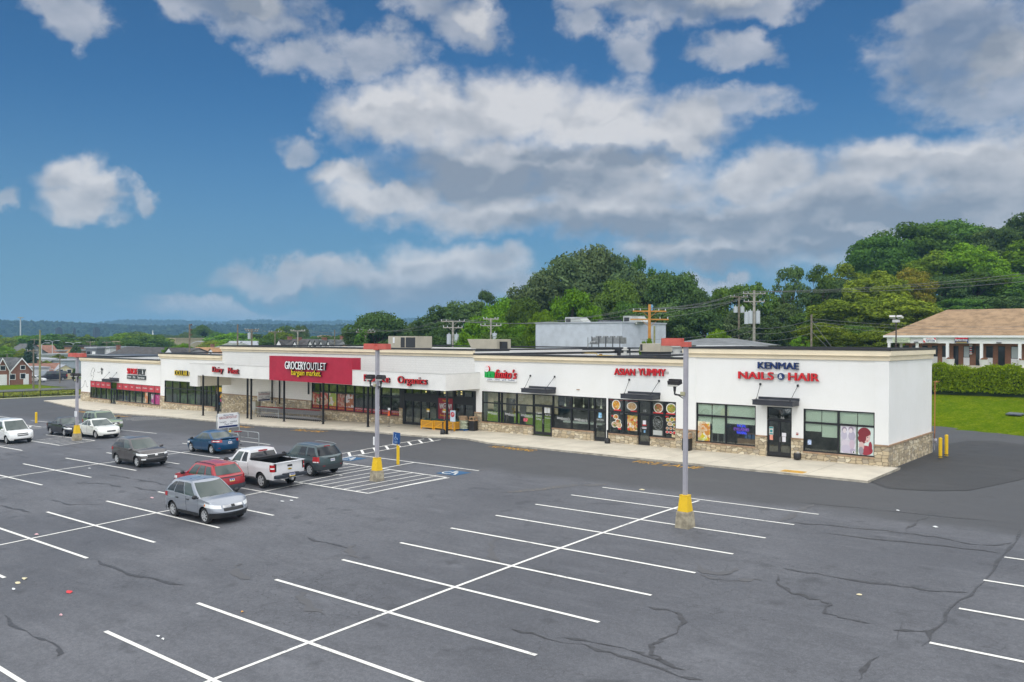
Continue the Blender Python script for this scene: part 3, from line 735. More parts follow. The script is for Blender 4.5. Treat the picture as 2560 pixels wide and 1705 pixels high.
# portraits of hair styles
pp = poster(w2, -16.98, -16.1, 1.36, 2.98, M('poster_pale', (.62,.60,.66), .4, var=.2, vs=3)); 
def shapes(p, lst, name='poster_print'):
    mats = []; mb = MB()
    for (x, z, rx, rz_, c) in lst:
        key = 'ink_%02x%02x%02x' % tuple(int(255*q) for q in c); m = M(key, c, .45)
        if m not in mats: mats.append(m)
        mb.disc((x, FY+.066-.0006*len(mb.f), z), rx, '-Y', 18, mats.index(m), rz_)
    return mb.build(name, mats, p)
dk = (.27,.22,.30); fc = (.66,.60,.62); ml = (.46,.43,.53)
shapes(pp, [(-16.78,2.42,.17,.26,ml),(-16.33,2.40,.20,.28,(.40,.37,.47)),(-16.76,2.76,.14,.16,dk),(-16.75,2.68,.10,.14,fc),(-16.38,2.80,.14,.15,dk),(-16.39,2.71,.10,.14,fc),(-16.70,1.95,.24,.20,(.58,.53,.60)),(-16.66,1.62,.28,.24,(.50,.46,.56)),(-16.32,1.90,.15,.28,(.52,.42,.50)),(-16.28,1.52,.16,.15,(.40,.35,.46)),(-16.22,1.46,.08,.08,(.75,.75,.72)),(-16.22,1.46,.04,.06,(.03,.03,.03))])
pp = poster(w2, -15.98, -15.1, 1.34, 2.98, M('poster_mint', (.62,.72,.68), .4))
hr = (.20,.02,.03)
shapes(pp, [(-15.54,1.62,.40,.28,(.33,.03,.05)),(-15.62,2.62,.36,.33,hr),(-15.72,2.30,.26,.30,hr),(-15.50,2.38,.21,.30,(.66,.47,.44)),(-15.62,2.60,.30,.20,hr),(-15.66,2.34,.15,.24,hr),(-15.44,2.38,.05,.02,(.08,.05,.06)),(-15.46,2.18,.06,.025,(.45,.05,.07)),(-15.78,1.85,.16,.26,(.60,.42,.40)),(-15.80,1.58,.14,.24,(.28,.26,.30)),(-15.28,1.85,.10,.30,(.28,.02,.04))])
NEON = M('blue_neon', (.02,.04,.6), .4, em=(.03,.06,1.0,1.1)); NEONV = M('violet_neon', (.2,.04,.5), .4, em=(.25,.08,.75,.8))
mb = MB(); text_mb(mb, 'FACIAL', -23.55, -22.95, 2.42, 2.60, FY+.15, .02, .03); text_mb(mb, 'WAXING', -23.6, -22.9, 1.98, 2.16, FY+.15, .02, .03)
text_mb(mb, 'EYELASHES', -23.78, -22.74, 2.19, 2.37, FY+.15, .02, .02, 1); mb.build('neon_lettering', [NEON, NEONV], w1)
SHELF = M('shelf_wood', (.30,.17,.10), .6); BLUEB = M('blue_box', (.05,.13,.30), .5)
mb = MB(); mb.box(-23.7,-22.3,FY+.5,FY+1.2,1.2,1.65,0); mb.box(-23.7,-22.3,FY+.6,FY+.9,1.95,2.0,0)
for i in range(4): mb.box(-23.2+i*.24,-23.02+i*.24,FY+.5,FY+.6,1.68,1.95,1)
for i in range(3): mb.box(-24.9-i*.45,-24.8-i*.45,FY+1,FY+1.1,1.2,2.0,2)
mb.build('shelving', [SHELF, BLUEB, PAINT], w1)
mb = MB(); text_mb(mb, '16', -20.62, -20.42, 3.12, 3.28, FY+.075, .006, .02); mb.build('door_number', PAINT, salon)
mb = MB(); mb.box(-21.37,-21.10,FY+.035,FY+.04,2.10,2.62,0); mb.box(-21.33,-21.12,FY+.03,FY+.035,1.78,2.1,1); mb.box(-20.55,-20.28,FY+.035,FY+.04,2.05,2.28,2); mb.box(-20.53,-20.3,FY+.035,FY+.04,1.72,2.03,2)
mb.box(-21.35,-21.12,FY+.03,FY+.034,2.50,2.60,3); mb.box(-21.35,-21.12,FY+.03,FY+.034,2.12,2.2,3); mb.disc((-21.23,FY+.03,2.34),.09,'-Y',12,3)
mb.build('door_notices', [PAINT, M('salmon', (.75,.30,.22), .6), M('paper', (.72,.70,.74), .6), M('teal_ink', (.02,.25,.27), .5)], salon)
mb = MB(); mb.box(-19.62,-19.50,FY-.06,FY-.002,2.22,2.36,0); mb.box(-19.60,-19.52,FY-.065,FY-.055,2.28,2.33,1); mb.build('alarm_strobe', [M('alarm_red', (.3,.02,.02), .5), PAINT], salon)
mb = MB(); mb.box(-18.95,-18.72,FY+.07,FY+.075,1.68,1.98); mb.build('window_notice', M('notice_blue', (.45,.55,.75), .6, var=.5, vs=9), w2)

# pizza restaurant and the Asian restaurant share one lower block: two units side by side
A_OPS = [(-45.50,-40.22,1.34,3.80), (-40.22,-38.33,.70,3.80), (-38.33,-34.56,1.34,3.80), (-34.56,-33.50,.72,3.80)]
pizza = store('pizza_restaurant', 'low white pizza and pasta restaurant unit right of the grocery', -46.27, -33.44, 6.84, 26, A_OPS, 2.07, WALL, cz=6.25, sides=(2, 0))
asian = store('takeaway_restaurant', 'low white Asian takeaway unit with food pictures, left of the salon', -33.44, -27.13, 6.84, 26, [(-33.36,-30.86,1.32,3.80), (-30.86,-29.86,.70,3.80), (-29.86,-27.90,1.32,3.80)], 2.03, WALL, cz=6.25, sides=(False, False))
wa = window(pizza, [-45.50,-43.75,-43.45,-41.91,-40.22], [1.34,2.88,3.80]); window(pizza, [-40.22,-38.33], [2.95,3.80], name='transom')
wb = window(pizza, [-38.33,-36.62,-35.06,-34.56], [1.34,2.88,3.80]); window(pizza, [-34.56,-33.50], [2.88,3.80], name='transom')
dp = door(pizza, -40.15, -38.40, .70, 2.95); d2 = door(pizza, -34.50, -33.56, .72, 2.88, 1)
wc = window(asian, [-33.36,-32.10,-30.86], [1.32,2.88,3.80]); wd = window(asian, [-29.86,-28.83,-27.90], [1.32,2.88,3.80])
window(asian, [-30.86,-29.86], [2.82,3.80], name='transom'); d3 = door(asian, -30.80, -29.92, .70, 2.82, 1)
awning(pizza, -40.54, -38.04, 3.95, [(-40.3,-40.48,5.18),(-38.3,-38.14,5.18)]); awning(asian, -31.63, -29.12, 3.93, [(-31.4,-31.58,5.18),(-29.35,-29.20,5.18)])
mb = MB(); GREENW = M('green_counter', (.30,.45,.03), .6)
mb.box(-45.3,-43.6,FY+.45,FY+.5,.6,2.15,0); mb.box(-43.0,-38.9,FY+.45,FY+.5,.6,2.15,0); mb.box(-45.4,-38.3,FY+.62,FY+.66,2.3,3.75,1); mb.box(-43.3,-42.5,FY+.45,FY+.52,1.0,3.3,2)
mb.box(-41.9,-41.3,FY+.45,FY+.52,1.0,2.9,2); mb.box(-44.7,-43.9,FY+.55,FY+.61,2.2,3.0,3); mb.build('counter_and_reflection', [GREENW, M('beige_reflection', (.80,.64,.46), .8, var=.25, vs=2), M('taupe', (.16,.14,.13), .8), M('picture', (.30,.32,.18), .6, var=.6, vs=4)], pizza)  # upper beige panel near the glass stands in for a reflection in the panes
mb = MB(); mb.box(-37.9,-34.4,FY+.75,FY+1.3,1.72,1.84,0); mb.build('white_counter', M('counter_white', (.75,.76,.72), .5), pizza)
for x in (-37.6,-36.8,-35.9,-35.1,-34.35):
    mb = MB(); mb.ell((x,FY+.6,3.05),.07,.07,.11,10,6); mb.cyl((x,FY+.6,3.15),(x,FY+.6,4.1),.01,n=5); mb.build('pendant_lamp', M('lamp_glow', (.8,.8,.6), .5, em=(1,.95,.7,.25)), pizza)
DEC = M('white_decal', (.62,.63,.62), .6); mb = MB()
for x in (-44.9,-43.1,-41.45,-37.95,-36.35): text_mb(mb, 'im', x, x+.32, 2.02, 2.2, FY+.075, .004, .04); text_mb(mb, "finito's", x+.34, x+1.15, 1.95, 2.2, FY+.075, .004, 0, shear=.3)
text_mb(mb, 'Open', -39.95,-39.4,2.26,2.45,FY+.04,.004,.02); text_mb(mb, 'Every', -39.95,-39.4,2.02,2.22,FY+.04,.004,.02); text_mb(mb, 'Day', -39.9,-39.45,1.78,1.98,FY+.04,.004,.02)
text_mb(mb, 'Thank You', -39.1,-38.55,2.2,2.33,FY+.04,.004,.02); text_mb(mb, 'Welcome', -39.1,-38.55,1.98,2.08,FY+.04,.004,.01)
mb.box(-39.15,-38.88,FY+.036,FY+.04,2.4,2.8); mb.box(-38.85,-38.6,FY+.036,FY+.04,2.4,2.8)
text_mb(mb, 'Exit Only', -34.35,-33.75,2.12,2.28,FY+.04,.004,.02); text_mb(mb, '15', -30.45,-30.25,2.98,3.14,FY+.07,.004,.03)
mb.build('window_lettering', DEC, pizza)
mb = MB(); mb.box(-34.2,-33.92,FY+.036,FY+.04,2.35,2.72); mb.build('door_notice', M('notice_cyan', (.25,.5,.75), .6, var=.6, vs=8), pizza)
mb = MB(); mb.box(-41.2,-40.8,FY+.07,FY+.075,1.62,1.88); mb.build('window_notice', M('notice_pink', (.65,.12,.16), .6, var=.6, vs=9), wa)
mb = MB(); mb.box(-36.1,-35.85,FY-.06,FY-.002,4.28,4.34); mb.build('conduit_stub', CAP, pizza)
# food pictures on the takeaway windows
F1 = mat_food('food_gold', [(.70,.32,.02),(.75,.45,.05),(.55,.15,.03)], (.70,.6,.4), 9); F2 = mat_food('food_noodle', [(.60,.34,.14),(.65,.42,.20)], (.70,.55,.35), 12)
F3 = mat_food('food_meat', [(.42,.12,.05),(.50,.22,.08),(.12,.3,.05)], (.6,.45,.3), 9); F4 = mat_food('food_green', [(.20,.30,.03),(.55,.42,.05),(.45,.15,.03)], (.3,.35,.08), 12)
PLATE = M('plate', (.78,.77,.72), .4); REDP = M('red_print', (.62,.03,.03), .5)
def plates(p, lst, name='food_picture'):
    mats = [PLATE, F1, F2, F3, F4, REDP]; mb = MB(); y = FY+.078
    for (x, z, rx, rz_, k) in lst:
        mb.disc((x, y, z), rx, '-Y', 20, 0, rz_); mb.disc((x, y-.003, z), rx*.82, '-Y', 20, k, rz_*.82); y -= .0008
    return mb.build(name, mats, p)
plates(wc, [(-32.72,3.35,.36,.38,1)]); plates(wc, [(-31.42,3.32,.42,.30,2)]); plates(wd, [(-29.30,3.33,.37,.35,3)]); plates(wd, [(-28.30,3.34,.40,.36,4)])
plates(wc, [(-32.75,2.50,.22,.18,1),(-32.55,2.18,.25,.19,3),(-32.85,1.95,.25,.22,3),(-32.48,1.93,.25,.22,2)])
plates(wd, [(-28.55,2.55,.16,.14,4),(-28.25,2.60,.16,.18,4),(-28.02,2.62,.15,.13,1),(-28.40,2.28,.2,.14,2),(-28.05,2.25,.16,.13,4)]+[(-28.6+i*.27,1.98,.11,.10,3) for i in range(3)]+[(-28.6+i*.27,1.72,.12,.09,5) for i in range(3)])
poster(wc, -31.78, -30.97, 1.60, 2.68, mat_food('menu_poster', [(.62,.05,.02),(.60,.35,.05),(.25,.35,.05),(.7,.5,.2)], (.75,.7,.6), 6))
mb = MB()
for i in range(28):
    t = i*2*math.pi/28; mb.box(-29.32+.36*math.cos(t)-.02,-29.32+.36*math.cos(t)+.02,FY+.07,FY+.075,2.3+.45*math.sin(t)-.02,2.3+.45*math.sin(t)+.02)
for i in range(60):
    t = random.uniform(0, 6.28); r = random.uniform(.08, .8); x = -29.32+.36*r*math.cos(t); z = 2.3+.45*r*math.sin(t); mb.box(x-.03,x+.02,FY+.07,FY+.075,z-.008,z+.01)
mb.box(-29.7,-28.98,FY+.07,FY+.075,1.45,1.78); mb.build('window_print', M('white_sketch', (.45,.47,.45), .6), wd)
mb = MB(); mb.box(-33.3,-30.9,FY+.08,FY+.0805,3.68,3.70); 
for (a, b, z) in ((-32.9,-32.3,2.93),(-31.5,-31.0,2.93),(-29.7,-28.9,2.92),(-28.7,-28.0,2.92),(-33.1,-32.95,2.5),(-32.55,-32.3,1.62),(-28.75,-28.5,2.72),(-28.15,-27.98,1.56)): mb.box(a, b, FY+.07, FY+.075, z, z+.1)
mb.build('red_print', REDP, asian)
mb = MB(); mb.box(-30.5,-30.25,FY+.036,FY+.04,2.12,2.4,0); mb.box(-30.55,-30.2,FY+.036,FY+.04,2.04,2.1,1); mb.box(-30.55,-30.2,FY+.036,FY+.04,1.9,1.94,0); mb.box(-30.55,-30.2,FY+.036,FY+.04,1.82,1.86,0); mb.box(-30.42,-30.28,FY+.036,FY+.04,1.55,1.72,2)
mb.build('door_notices', [M('paper', (.72,.70,.74), .6), REDP, M('notice_cyan', (.25,.5,.75), .6)], asian)
mb = MB(); mb.box(-27.99,-28.25,FY+.07,FY+.075,1.38,1.62); mb.build('window_notice', M('tan_paper', (.6,.5,.3), .6), wd)

# grocery with long canopy
G_OPS = [(-67.89,-55.24,1.12,3.64), (-54.83,-46.30,.50,3.75)]
groc = store('grocery_store', 'long white block grocery store with flat canopy in the middle of the row', -83.86, -46.27, 7.18, 26, G_OPS, 1.89, WALLB, cz=6.52, sides=(True, 2))
wg = window(groc, [-67.89,-66.62,-65.30,-64.05,-62.80,-61.50,-60.2,-59.0,-57.75,-56.48,-55.24], [1.12,2.81,3.64])
MAR = M('maroon_print', (.30,.012,.03), .5); YEL = M('yellow_print', (.75,.48,.02), .5)
mb = MB()
xs = [-67.89,-66.62,-65.30,-64.05,-62.80,-61.50,-60.2,-59.0,-57.75,-56.48,-55.24]
for i in range(10): mb.box(xs[i]+.06, xs[i+1]-.06, FY+.07, FY+.078, 1.19, 1.58 if i > 4 else 1.52)
mb.build('maroon_strip', MAR, wg)
mb = MB(); 
for i in range(5, 10): text_mb(mb, 'GROCERYOUTLET', xs[i]+.12, xs[i+1]-.12, 1.42, 1.53, FY+.069, .003, .02, 0); text_mb(mb, 'bargain market', xs[i]+.3, xs[i+1]-.3, 1.27, 1.37, FY+.069, .003, .0, 1)
for i, s in enumerate(['SAVE MORE', 'GREAT SAVINGS', 'FRESH PICKS', 'QUALITY meats', 'BRANDS']): text_mb(mb, s, xs[i]+.2, xs[i+1]-.2, 1.3, 1.42, FY+.069, .003, .02, 1)
mb.build('strip_lettering', [DEC, YEL], wg)
for i, m in enumerate([mat_food('produce_picture', [(.45,.05,.03),(.12,.22,.04),(.6,.35,.2)], (.65,.6,.5), 4), mat_food('dairy_picture', [(.6,.4,.28),(.55,.08,.06),(.65,.5,.35)], (.72,.62,.5), 4),
        mat_food('cheese_picture', [(.65,.45,.08),(.35,.5,.08)], (.75,.72,.66), 3), mat_food('meat_picture', [(.42,.10,.07),(.5,.22,.14),(.15,.1,.08)], (.5,.35,.28), 5), mat_food('egg_picture', [(.42,.14,.06)], (.70,.69,.70), 3)]):
    poster(wg, xs[i]+.06, xs[i+1]-.06, 1.53, 2.76, m)
mb = MB(); mb.box(-54.83,-46.3,FY+.0,FY+.2,2.66,3.18)
for x in (-54.83,-50.63,-48.75,-46.36): mb.box(x, x+.22, FY-.02, FY+.21, .5, 3.75)
for x in (-55.25,): mb.box(x, x+.42, FY-.03, FY+.22, 1.12, 3.75)
mb.build('entrance_frame', FRAME, groc)
window(groc, [-54.6,-53.69,-52.64,-51.61,-50.63], [3.18,3.75], name='transom'); window(groc, [-48.5,-47.61,-46.61,-46.3], [3.18,3.75], name='transom')
for a, b in ((-54.6,-52.62),(-52.62,-50.63),(-48.53,-46.4)): door(groc, a, b, walkz((a+b)/2)+.03, 2.66, 2, handle=False)
mb = MB(); mb.box(-50.41,-48.75,FY-.03,FY+.15,1.0,3.0); bn = mb.build('maroon_banner', MAR, groc); window(groc, [-50.41,-48.75], [3.0,3.75], name='transom')
mb = MB(); text_mb(mb, 'Home of', -49.9,-49.15,2.72,2.9,FY-.032,.006,.01,1); text_mb(mb, 'W', -50.3,-49.85,2.1,2.55,FY-.032,.006,.05,0); text_mb(mb, 'W!', -49.4,-48.85,2.1,2.55,FY-.032,.006,.05,0)
mb.disc((-49.62,FY-.036,2.33),.28,'-Y',20,0); mb.disc((-49.62,FY-.040,2.33),.2,'-Y',20,2); text_mb(mb, '50', -49.76,-49.48,2.24,2.42,FY-.043,.006,.04,0)
text_mb(mb, 'Savings', -50.0,-49.1,1.72,1.95,FY-.032,.006,.03,0); text_mb(mb, 'Every Day!', -50.2,-48.95,1.42,1.66,FY-.032,.006,.02,1); mb.build('banner_lettering', [DEC, YEL, MAR], bn)
# warm lights deep in the store
mb = MB()
for x in (-53.6,-52.1,-51.3,-51.0,-49.9,-49.3,-50.2):
    for z in (3.3, 3.5): mb.box(x-.06, x+.06, FY+1.6, FY+1.66, z-.05, z+.04)
mb.build('ceiling_light', M('warm_glow', (.8,.6,.2), .5, em=(1,.75,.3,1.6)), groc)
mb = MB(); mb.box(-67.7,-55.4,FY+.8,FY+.86,2.9,3.6,0); mb.build('inner_reflection', M('olive_reflection', (.42,.40,.22), .8, var=.6, vs=1.4), groc)  # olive panel added behind the upper panes in place of their reflection
mb = MB(); mb.box(-54.9,-46.5,FY+1.6,FY+1.7,.5,2.0); mb.build('inner_partition', M('partition', (.34,.31,.24), .7, var=.4, vs=1.5), groc)
# canopy
c = MB(); CFY = 46.9; x0, x1 = -83.63, -45.73
c.box(x0, -69.03, CFY, CFY+.15, 4.03, 5.26); c.box(-56.92, x1, CFY, CFY+.15, 3.96, 5.24)
c.box(x1-.15, x1, CFY+.15, FY-.01, 3.96, 5.24); c.box(x0, x0+.15, CFY+.15, FY-.01, 4.03, 5.26)
c.box(x0+.15, -82.1, CFY+.15, CFY+.25, 2.86, 4.03); c.box(-83.6, -82.05, CFY+.0, CFY+.3, 2.86, 4.03)
c.box(x0+.15, x1-.15, CFY+.15, FY-.01, 4.15, 4.25)
cano = c.build('canopy', [M('canopy_white', (.80,.79,.76), .8, var=.06, vs=.5)], groc)
mb = MB(); mb.box(x0+.15, x1-.15, CFY+.16, FY-.03, 4.95, 5.02); mb.build('canopy_roof', ROOFM, cano)
mb = MB(); mb.box(-82.05, -82.2, CFY+.3, FY-.01, 2.88, 4.14); mb.build('drop_panel', SOFF, cano)
mb = MB(); mb.box(x0-.02,x1+.02,CFY-.03,CFY+.17,5.26,5.30)
mb.box(x1-.17,x1+.02,CFY+.17,FY-.01,5.26,5.30); mb.build('canopy_edge', M('canopy_trim', (.62,.61,.58), .6), cano)
for (x, y) in ((-80.93,46.9),(-78.26,47.0),(-73.86,47.6),(-72.6,47.2),(-67.6,47.5),(-61.8,47.6),(-55.43,47.4),(-45.9,47.25)):
    mb = MB(); z = walkz(x); mb.box(x-.07,x+.07,y-.07,y+.07,z-.02,4.14); mb.box(x-.13,x+.13,y-.13,y+.13,z-.01,z+.04); mb.build('canopy_post', FRAME, groc)
for (x, y) in ((-74.3,50.2),(-73.0,50.2),(-68.2,50.2)):
    mb = MB(); mb.box(x-.05,x+.05,FY-.2,FY-.08,1.3 if x<-70 else 2.5,4.14); mb.build('downspout', FRAME, groc)
mb = MB(); mb.box(-78.0,-77.15,FY-.22,FY-.06,.42,1.32); mb.build('electrical_cabinet', M('cabinet_grey', (.50,.50,.46), .6), groc)
mb = MB(); mb.box(-77.0,-76.4,FY-.3,FY-.06,.1,1.45,1); mb.build('meter_box', [FRAME, M('khaki', (.20,.18,.12), .7)], groc)

dollar = store('dollar_store', 'low white discount store unit with yellow sign, left of the grocery canopy', -97.44, -83.86, 6.17, 24, [(-96.46,-85.27,.30,2.88), (-85.27,-83.90,-.14,2.83)], 1.0, WALL, cz=5.5, sides=(True, False))
wdl = window(dollar, [-96.46,-94.73,-93.03,-91.33,-89.60,-88.4,-87.2,-86.2,-85.27], [.30,2.0,2.88])
door(dollar, -85.2, -83.95, -.13, 2.0, 2); window(dollar, [-85.27,-83.90], [2.0,2.83], name='transom')
mb = MB(); mb.box(-84.95,-83.95,FY+.0,FY+.012,2.05,2.5,0)
for (x, z, c_) in ((-84.9,1.7,1),(-84.75,1.45,2),(-84.3,1.35,2),(-84.15,1.5,0),(-84.8,1.1,1),(-84.2,.95,3),(-84.75,.75,1),(-84.6,.6,4)): mb.box(x,x+.22,FY-.02,FY-.01,z,z+.25,c_)
mb.build('door_notices', [YEL, DEC, M('orange_paper', (.7,.2,.03), .6), M('magenta_paper', (.5,.05,.2), .6), M('blue_paper', (.05,.2,.4), .6)], dollar)
mb = MB(); mb.box(-96.3,-85.4,FY+1.4,FY+1.5,.0,1.3,0); mb.box(-90.2,-88.6,FY+.6,FY+.9,.3,1.6,1); mb.build('shelving', [M('green_reflection', (.16,.23,.08), .8, var=.8, vs=.8), INT_F], dollar)  # long green slab is coloured to imitate greenery reflected in the glass

S_OPS = [(-116.29,-110.33,-.14,2.16), (-110.33,-108.75,-.72,2.16), (-108.75,-97.40,-.20,2.13)]
shoe = store('shoe_store', 'low white shoe store unit with tan cornice at the left end', -119.10, -97.44, 5.33, 22, S_OPS, .55, WALL, cz=4.74, sides=(True, False))
ws = window(shoe, [-116.29,-114.78,-113.30,-111.80,-110.33], [-.14,1.31,2.16]); wt_ = window(shoe, [-108.75,-107.07,-105.37,-103.80,-102.12,-100.52,-98.90,-97.40], [-.20,1.28,2.13])
door(shoe, -110.28, -108.8, -.72, 1.3, 2); window(shoe, [-110.33,-108.75], [1.3,2.16], name='transom')
awning(shoe, -110.55, -108.05, 2.29, [(-110.3,-110.74,3.41),(-108.3,-108.66,3.42)])
SR = M('shoe_red', (.50,.035,.05), .5); mb = MB()
for a, b in [(-116.29,-114.78),(-114.78,-113.30),(-113.30,-111.80),(-111.80,-110.33),(-108.75,-107.07),(-107.07,-105.37),(-105.37,-103.80),(-103.80,-102.12),(-102.12,-100.52),(-100.52,-98.90),(-98.90,-97.40)]:
    mb = MB(); mb.box(a+.06, b-.06, FY+.02, FY+.083, 1.31, 2.08); mb.build('red_panel', SR, shoe)
mb = MB()
for s, x in (('comfort',-115.5),('casual',-114.0),('fashion',-112.5),('orthopedic',-111.05),('work',-107.9),('outdoor',-106.2),('safety',-104.6),('diabetic shoes',-102.95),('arch supports',-101.3),('athletic',-99.7),('kids',-98.15)):
    w_ = .075*len(s)+.1; text_mb(mb, s, x-w_/2, x+w_/2, 1.62, 1.84, FY+.015, .004, .03)
mb.build('panel_lettering', DEC, shoe)
poster(wt_, -101.4, -100.6, -.05, 1.2, mat_food('shoe_picture', [(.55,.22,.08),(.65,.5,.4)], (.5,.12,.1), 2)); poster(wt_, -99.8, -98.96, -.1, 1.1, mat_food('shoe_picture_pink', [(.35,.03,.2),(.1,.1,.12)], (.55,.5,.5), 2)); poster(wt_, -98.8, -97.5, -.1, 1.05, mat_food('shoe_picture_magenta', [(.40,.02,.16),(.6,.55,.55)], (.42,.04,.2), 2))
mb = MB(); mb.box(-108.6,-107.9,FY+.8,FY+1,-.3,.4,1)
for x in (-116,-114.3,-112.4,-107.6,-105.9): mb.box(x, x+.12, FY+.5, FY+.6, -.2, 1.2, 0)
mb.box(-105.2,-102.3,FY+.9,FY+1.3,-.2,.45,0); mb.box(-116.2,-110.4,FY+1.0,FY+1.1,-.6,1.2,2); mb.box(-108.7,-97.5,FY+1.4,FY+1.5,-.6,.9,2)
mb.build('shelving', [M('pale_wood', (.45,.42,.28), .7), BLUEB, M('green_reflection')], shoe)  # green slabs among the shelves imitate a reflection in the windows
# wall graphic: a dashed flight path with a little fly
mb = MB(); 
path = [(-118.9,1.05),(-118.4,1.3),(-118.1,1.6),(-118.05,1.95),(-117.8,2.1),(-117.5,1.8),(-117.45,1.4),(-117.2,1.25),(-116.8,1.3)]
path2 = [(-115.6,2.3),(-115.2,2.9),(-115.3,3.2),(-114.9,3.7),(-115.4,3.9),(-115.8,3.6),(-116.1,3.2),(-116.0,2.75),(-115.6,2.9)]
path3 = [(-114.9,3.7),(-115.0,3.3)]; path4 = [(-114.2,3.35),(-113.8,3.3),(-113.4,3.4),(-113.1,3.45)]
for pa in (path, path2, path3, path4):
    for (a, b), (c_, d_) in zip(pa[:-1], pa[1:]):
        for t in (0, .5):
            x, z = a+(c_-a)*t, b+(d_-b)*t; X, Z = a+(c_-a)*(t+.28), b+(d_-b)*(t+.28); mb.cyl((x,FY-.006,z),(X,FY-.006,Z),.03,n=4)
mb.disc((-112.95,FY-.012,3.75),.22,'-Y',12); mb.disc((-112.85,FY-.014,3.3),.2,'-Y',12,0,.26); mb.disc((-112.6,FY-.012,3.7),.12,'-Y',10,0,.2)
mb.build('wall_graphic', M('graphic_black', (.03,.03,.03), .6), shoe)
# ---------------------------------------------------------------- shop signs
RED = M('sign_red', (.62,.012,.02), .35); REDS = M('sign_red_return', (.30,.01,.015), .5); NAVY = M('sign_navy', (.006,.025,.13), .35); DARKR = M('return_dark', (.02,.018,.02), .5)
WHITE = M('sign_white', (.82,.83,.83), .4); SGREEN = M('sign_green', (.0,.33,.05), .35); SYEL = M('sign_yellow', (.80,.58,.0), .35); RACE = M('raceway_grey', (.50,.49,.46), .6)
def sign(name, label, x, z, y=FY): return thing(name, label, 'sign', (x, y, z))
s = sign('shop_sign', 'navy KENMAE over red NAILS & HAIR lettering on the salon wall', -20.8, 5.5)
mb = MB(); text_mb(mb, 'KENMAE', -22.08, -19.46, 6.24, 6.65, FY-.03, .12, .05, 0, side=1); mb.build('navy_lettering', [NAVY, M('navy_return', (.004,.01,.05), .5)], s)
mb = MB(); text_mb(mb, 'NAILS', -23.38, -21.03, 5.55, 6.02, FY-.04, .12, .06, 0, side=1); mb.build('red_lettering', [RED, REDS], s); mb = MB(); text_mb(mb, 'HAIR', -20.11, -18.2, 5.55, 6.03, FY-.04, .12, .06, 0, side=1); mb.build('red_lettering', [RED, REDS], s)
mb = MB(); mb.box(-23.2,-18.3,FY-.035,FY-.003,5.70,5.92); mb.build('raceway', RACE, s)
mb = MB(); mb.disc((-20.57,FY-.16,5.78),.21,'-Y',24,0); mb.cyl((-20.57,FY-.158,5.78),(-20.57,FY-.04,5.78),.21,n=24,mi=0); text_mb(mb,'&',-20.68,-20.46,5.66,5.9,FY-.162,.01,.02,1); mb.build('round_badge', [NAVY, WHITE], s)
s = sign('shop_sign', 'red ASIAN YUMMY lettering on the low white wall', -30.7, 5.5)
mb = MB(); text_mb(mb, 'ASIAN', -32.78, -31.05, 5.50, 5.98, FY-.04, .12, .045, 0, side=1); mb.build('red_lettering', [RED, REDS], s); mb = MB(); text_mb(mb, 'YUMMY', -30.8, -28.64, 5.52, 6.02, FY-.04, .12, .045, 0, side=1); mb.build('red_lettering', [RED, REDS], s)
mb = MB(); mb.box(-32.6,-28.45,FY-.035,FY-.003,5.68,5.85); mb.build('raceway', RACE, s)
s = sign('shop_sign', "green and red infinito's pizza sign with round pizza dot", -43.4, 4.8)
mb = MB(); mb.box(-45.05,-44.79,FY-.2,FY-.06,4.92,5.42); mb.box(-44.74,-44.42,FY-.2,FY-.06,4.92,5.42); mb.box(-44.37,-44.02,FY-.2,FY-.06,4.92,5.36); mb.box(-44.42,-44.37,FY-.2,FY-.06,5.24,5.42); mb.box(-44.37,-44.12,FY-.2,FY-.06,5.36,5.42); mb.build('green_lettering', SGREEN, s)
mb = MB(); text_mb(mb, "finito's", -43.98, -41.75, 4.88, 5.62, FY-.06, .14, .03, 0, shear=.25, side=1); mb.build('red_lettering', [RED, REDS], s)
mb = MB(); mb.cyl((-44.83,FY-.2,5.60),(-44.83,FY-.03,5.60),.25,n=24,mi=0); mb.disc((-44.83,FY-.204,5.60),.24,'-Y',24,1)
for a, b in ((-.1,.08),(.08,.1),(0,-.02),(-.13,-.08),(.12,-.05),(.03,-.15),(-.02,.17)): mb.disc((-44.83+a,FY-.21,5.60+b),.03,'-Y',8,0)
mb.build('pizza_badge', [RED, WHITE], s)
mb = MB(); mb.box(-44.95,-41.8,FY-.16,FY-.01,4.68,4.88); bx = mb.build('tagline_board', WHITE, s)
mb = MB(); text_mb(mb, 'pizza - pasta - grill - buffet', -44.75, -41.95, 4.70, 4.84, FY-.162, .006, .02); mb.build('tagline_lettering', NAVY, bx)
s = sign('shop_sign', 'wide crimson GROCERY OUTLET bargain market sign panel over the canopy', -63, 4, 46.8)
GROC_RED = M('panel_crimson', (.42,.008,.038), .5, var=.08, vs=1)
mb = MB(); mb.box(-69.03,-56.92,CFY-.08,CFY+.3,4.02,6.32); mb.build('panel', GROC_RED, s)
mb = MB(); mb.box(-57.6,-56.925,CFY+.3,CFY+.95,5.27,6.31); mb.build('panel_return', GROC_RED, s)
mb = MB(); text_mb(mb, 'GROCERY', -66.25, -63.0, 5.14, 5.86, CFY-.12, .18, .05, 0, side=1); text_mb(mb, 'OUTLET', -62.95, -60.19, 5.16, 5.83, CFY-.12, .18, 0, 0, side=1); mb.build('white_lettering', [WHITE, DARKR], s)
mb = MB(); text_mb(mb, 'bargain market.', -65.29, -60.9, 4.45, 5.12, CFY-.12, .16, .022, 0, shear=.12, side=1); mb.build('yellow_lettering', [SYEL, DARKR], s)
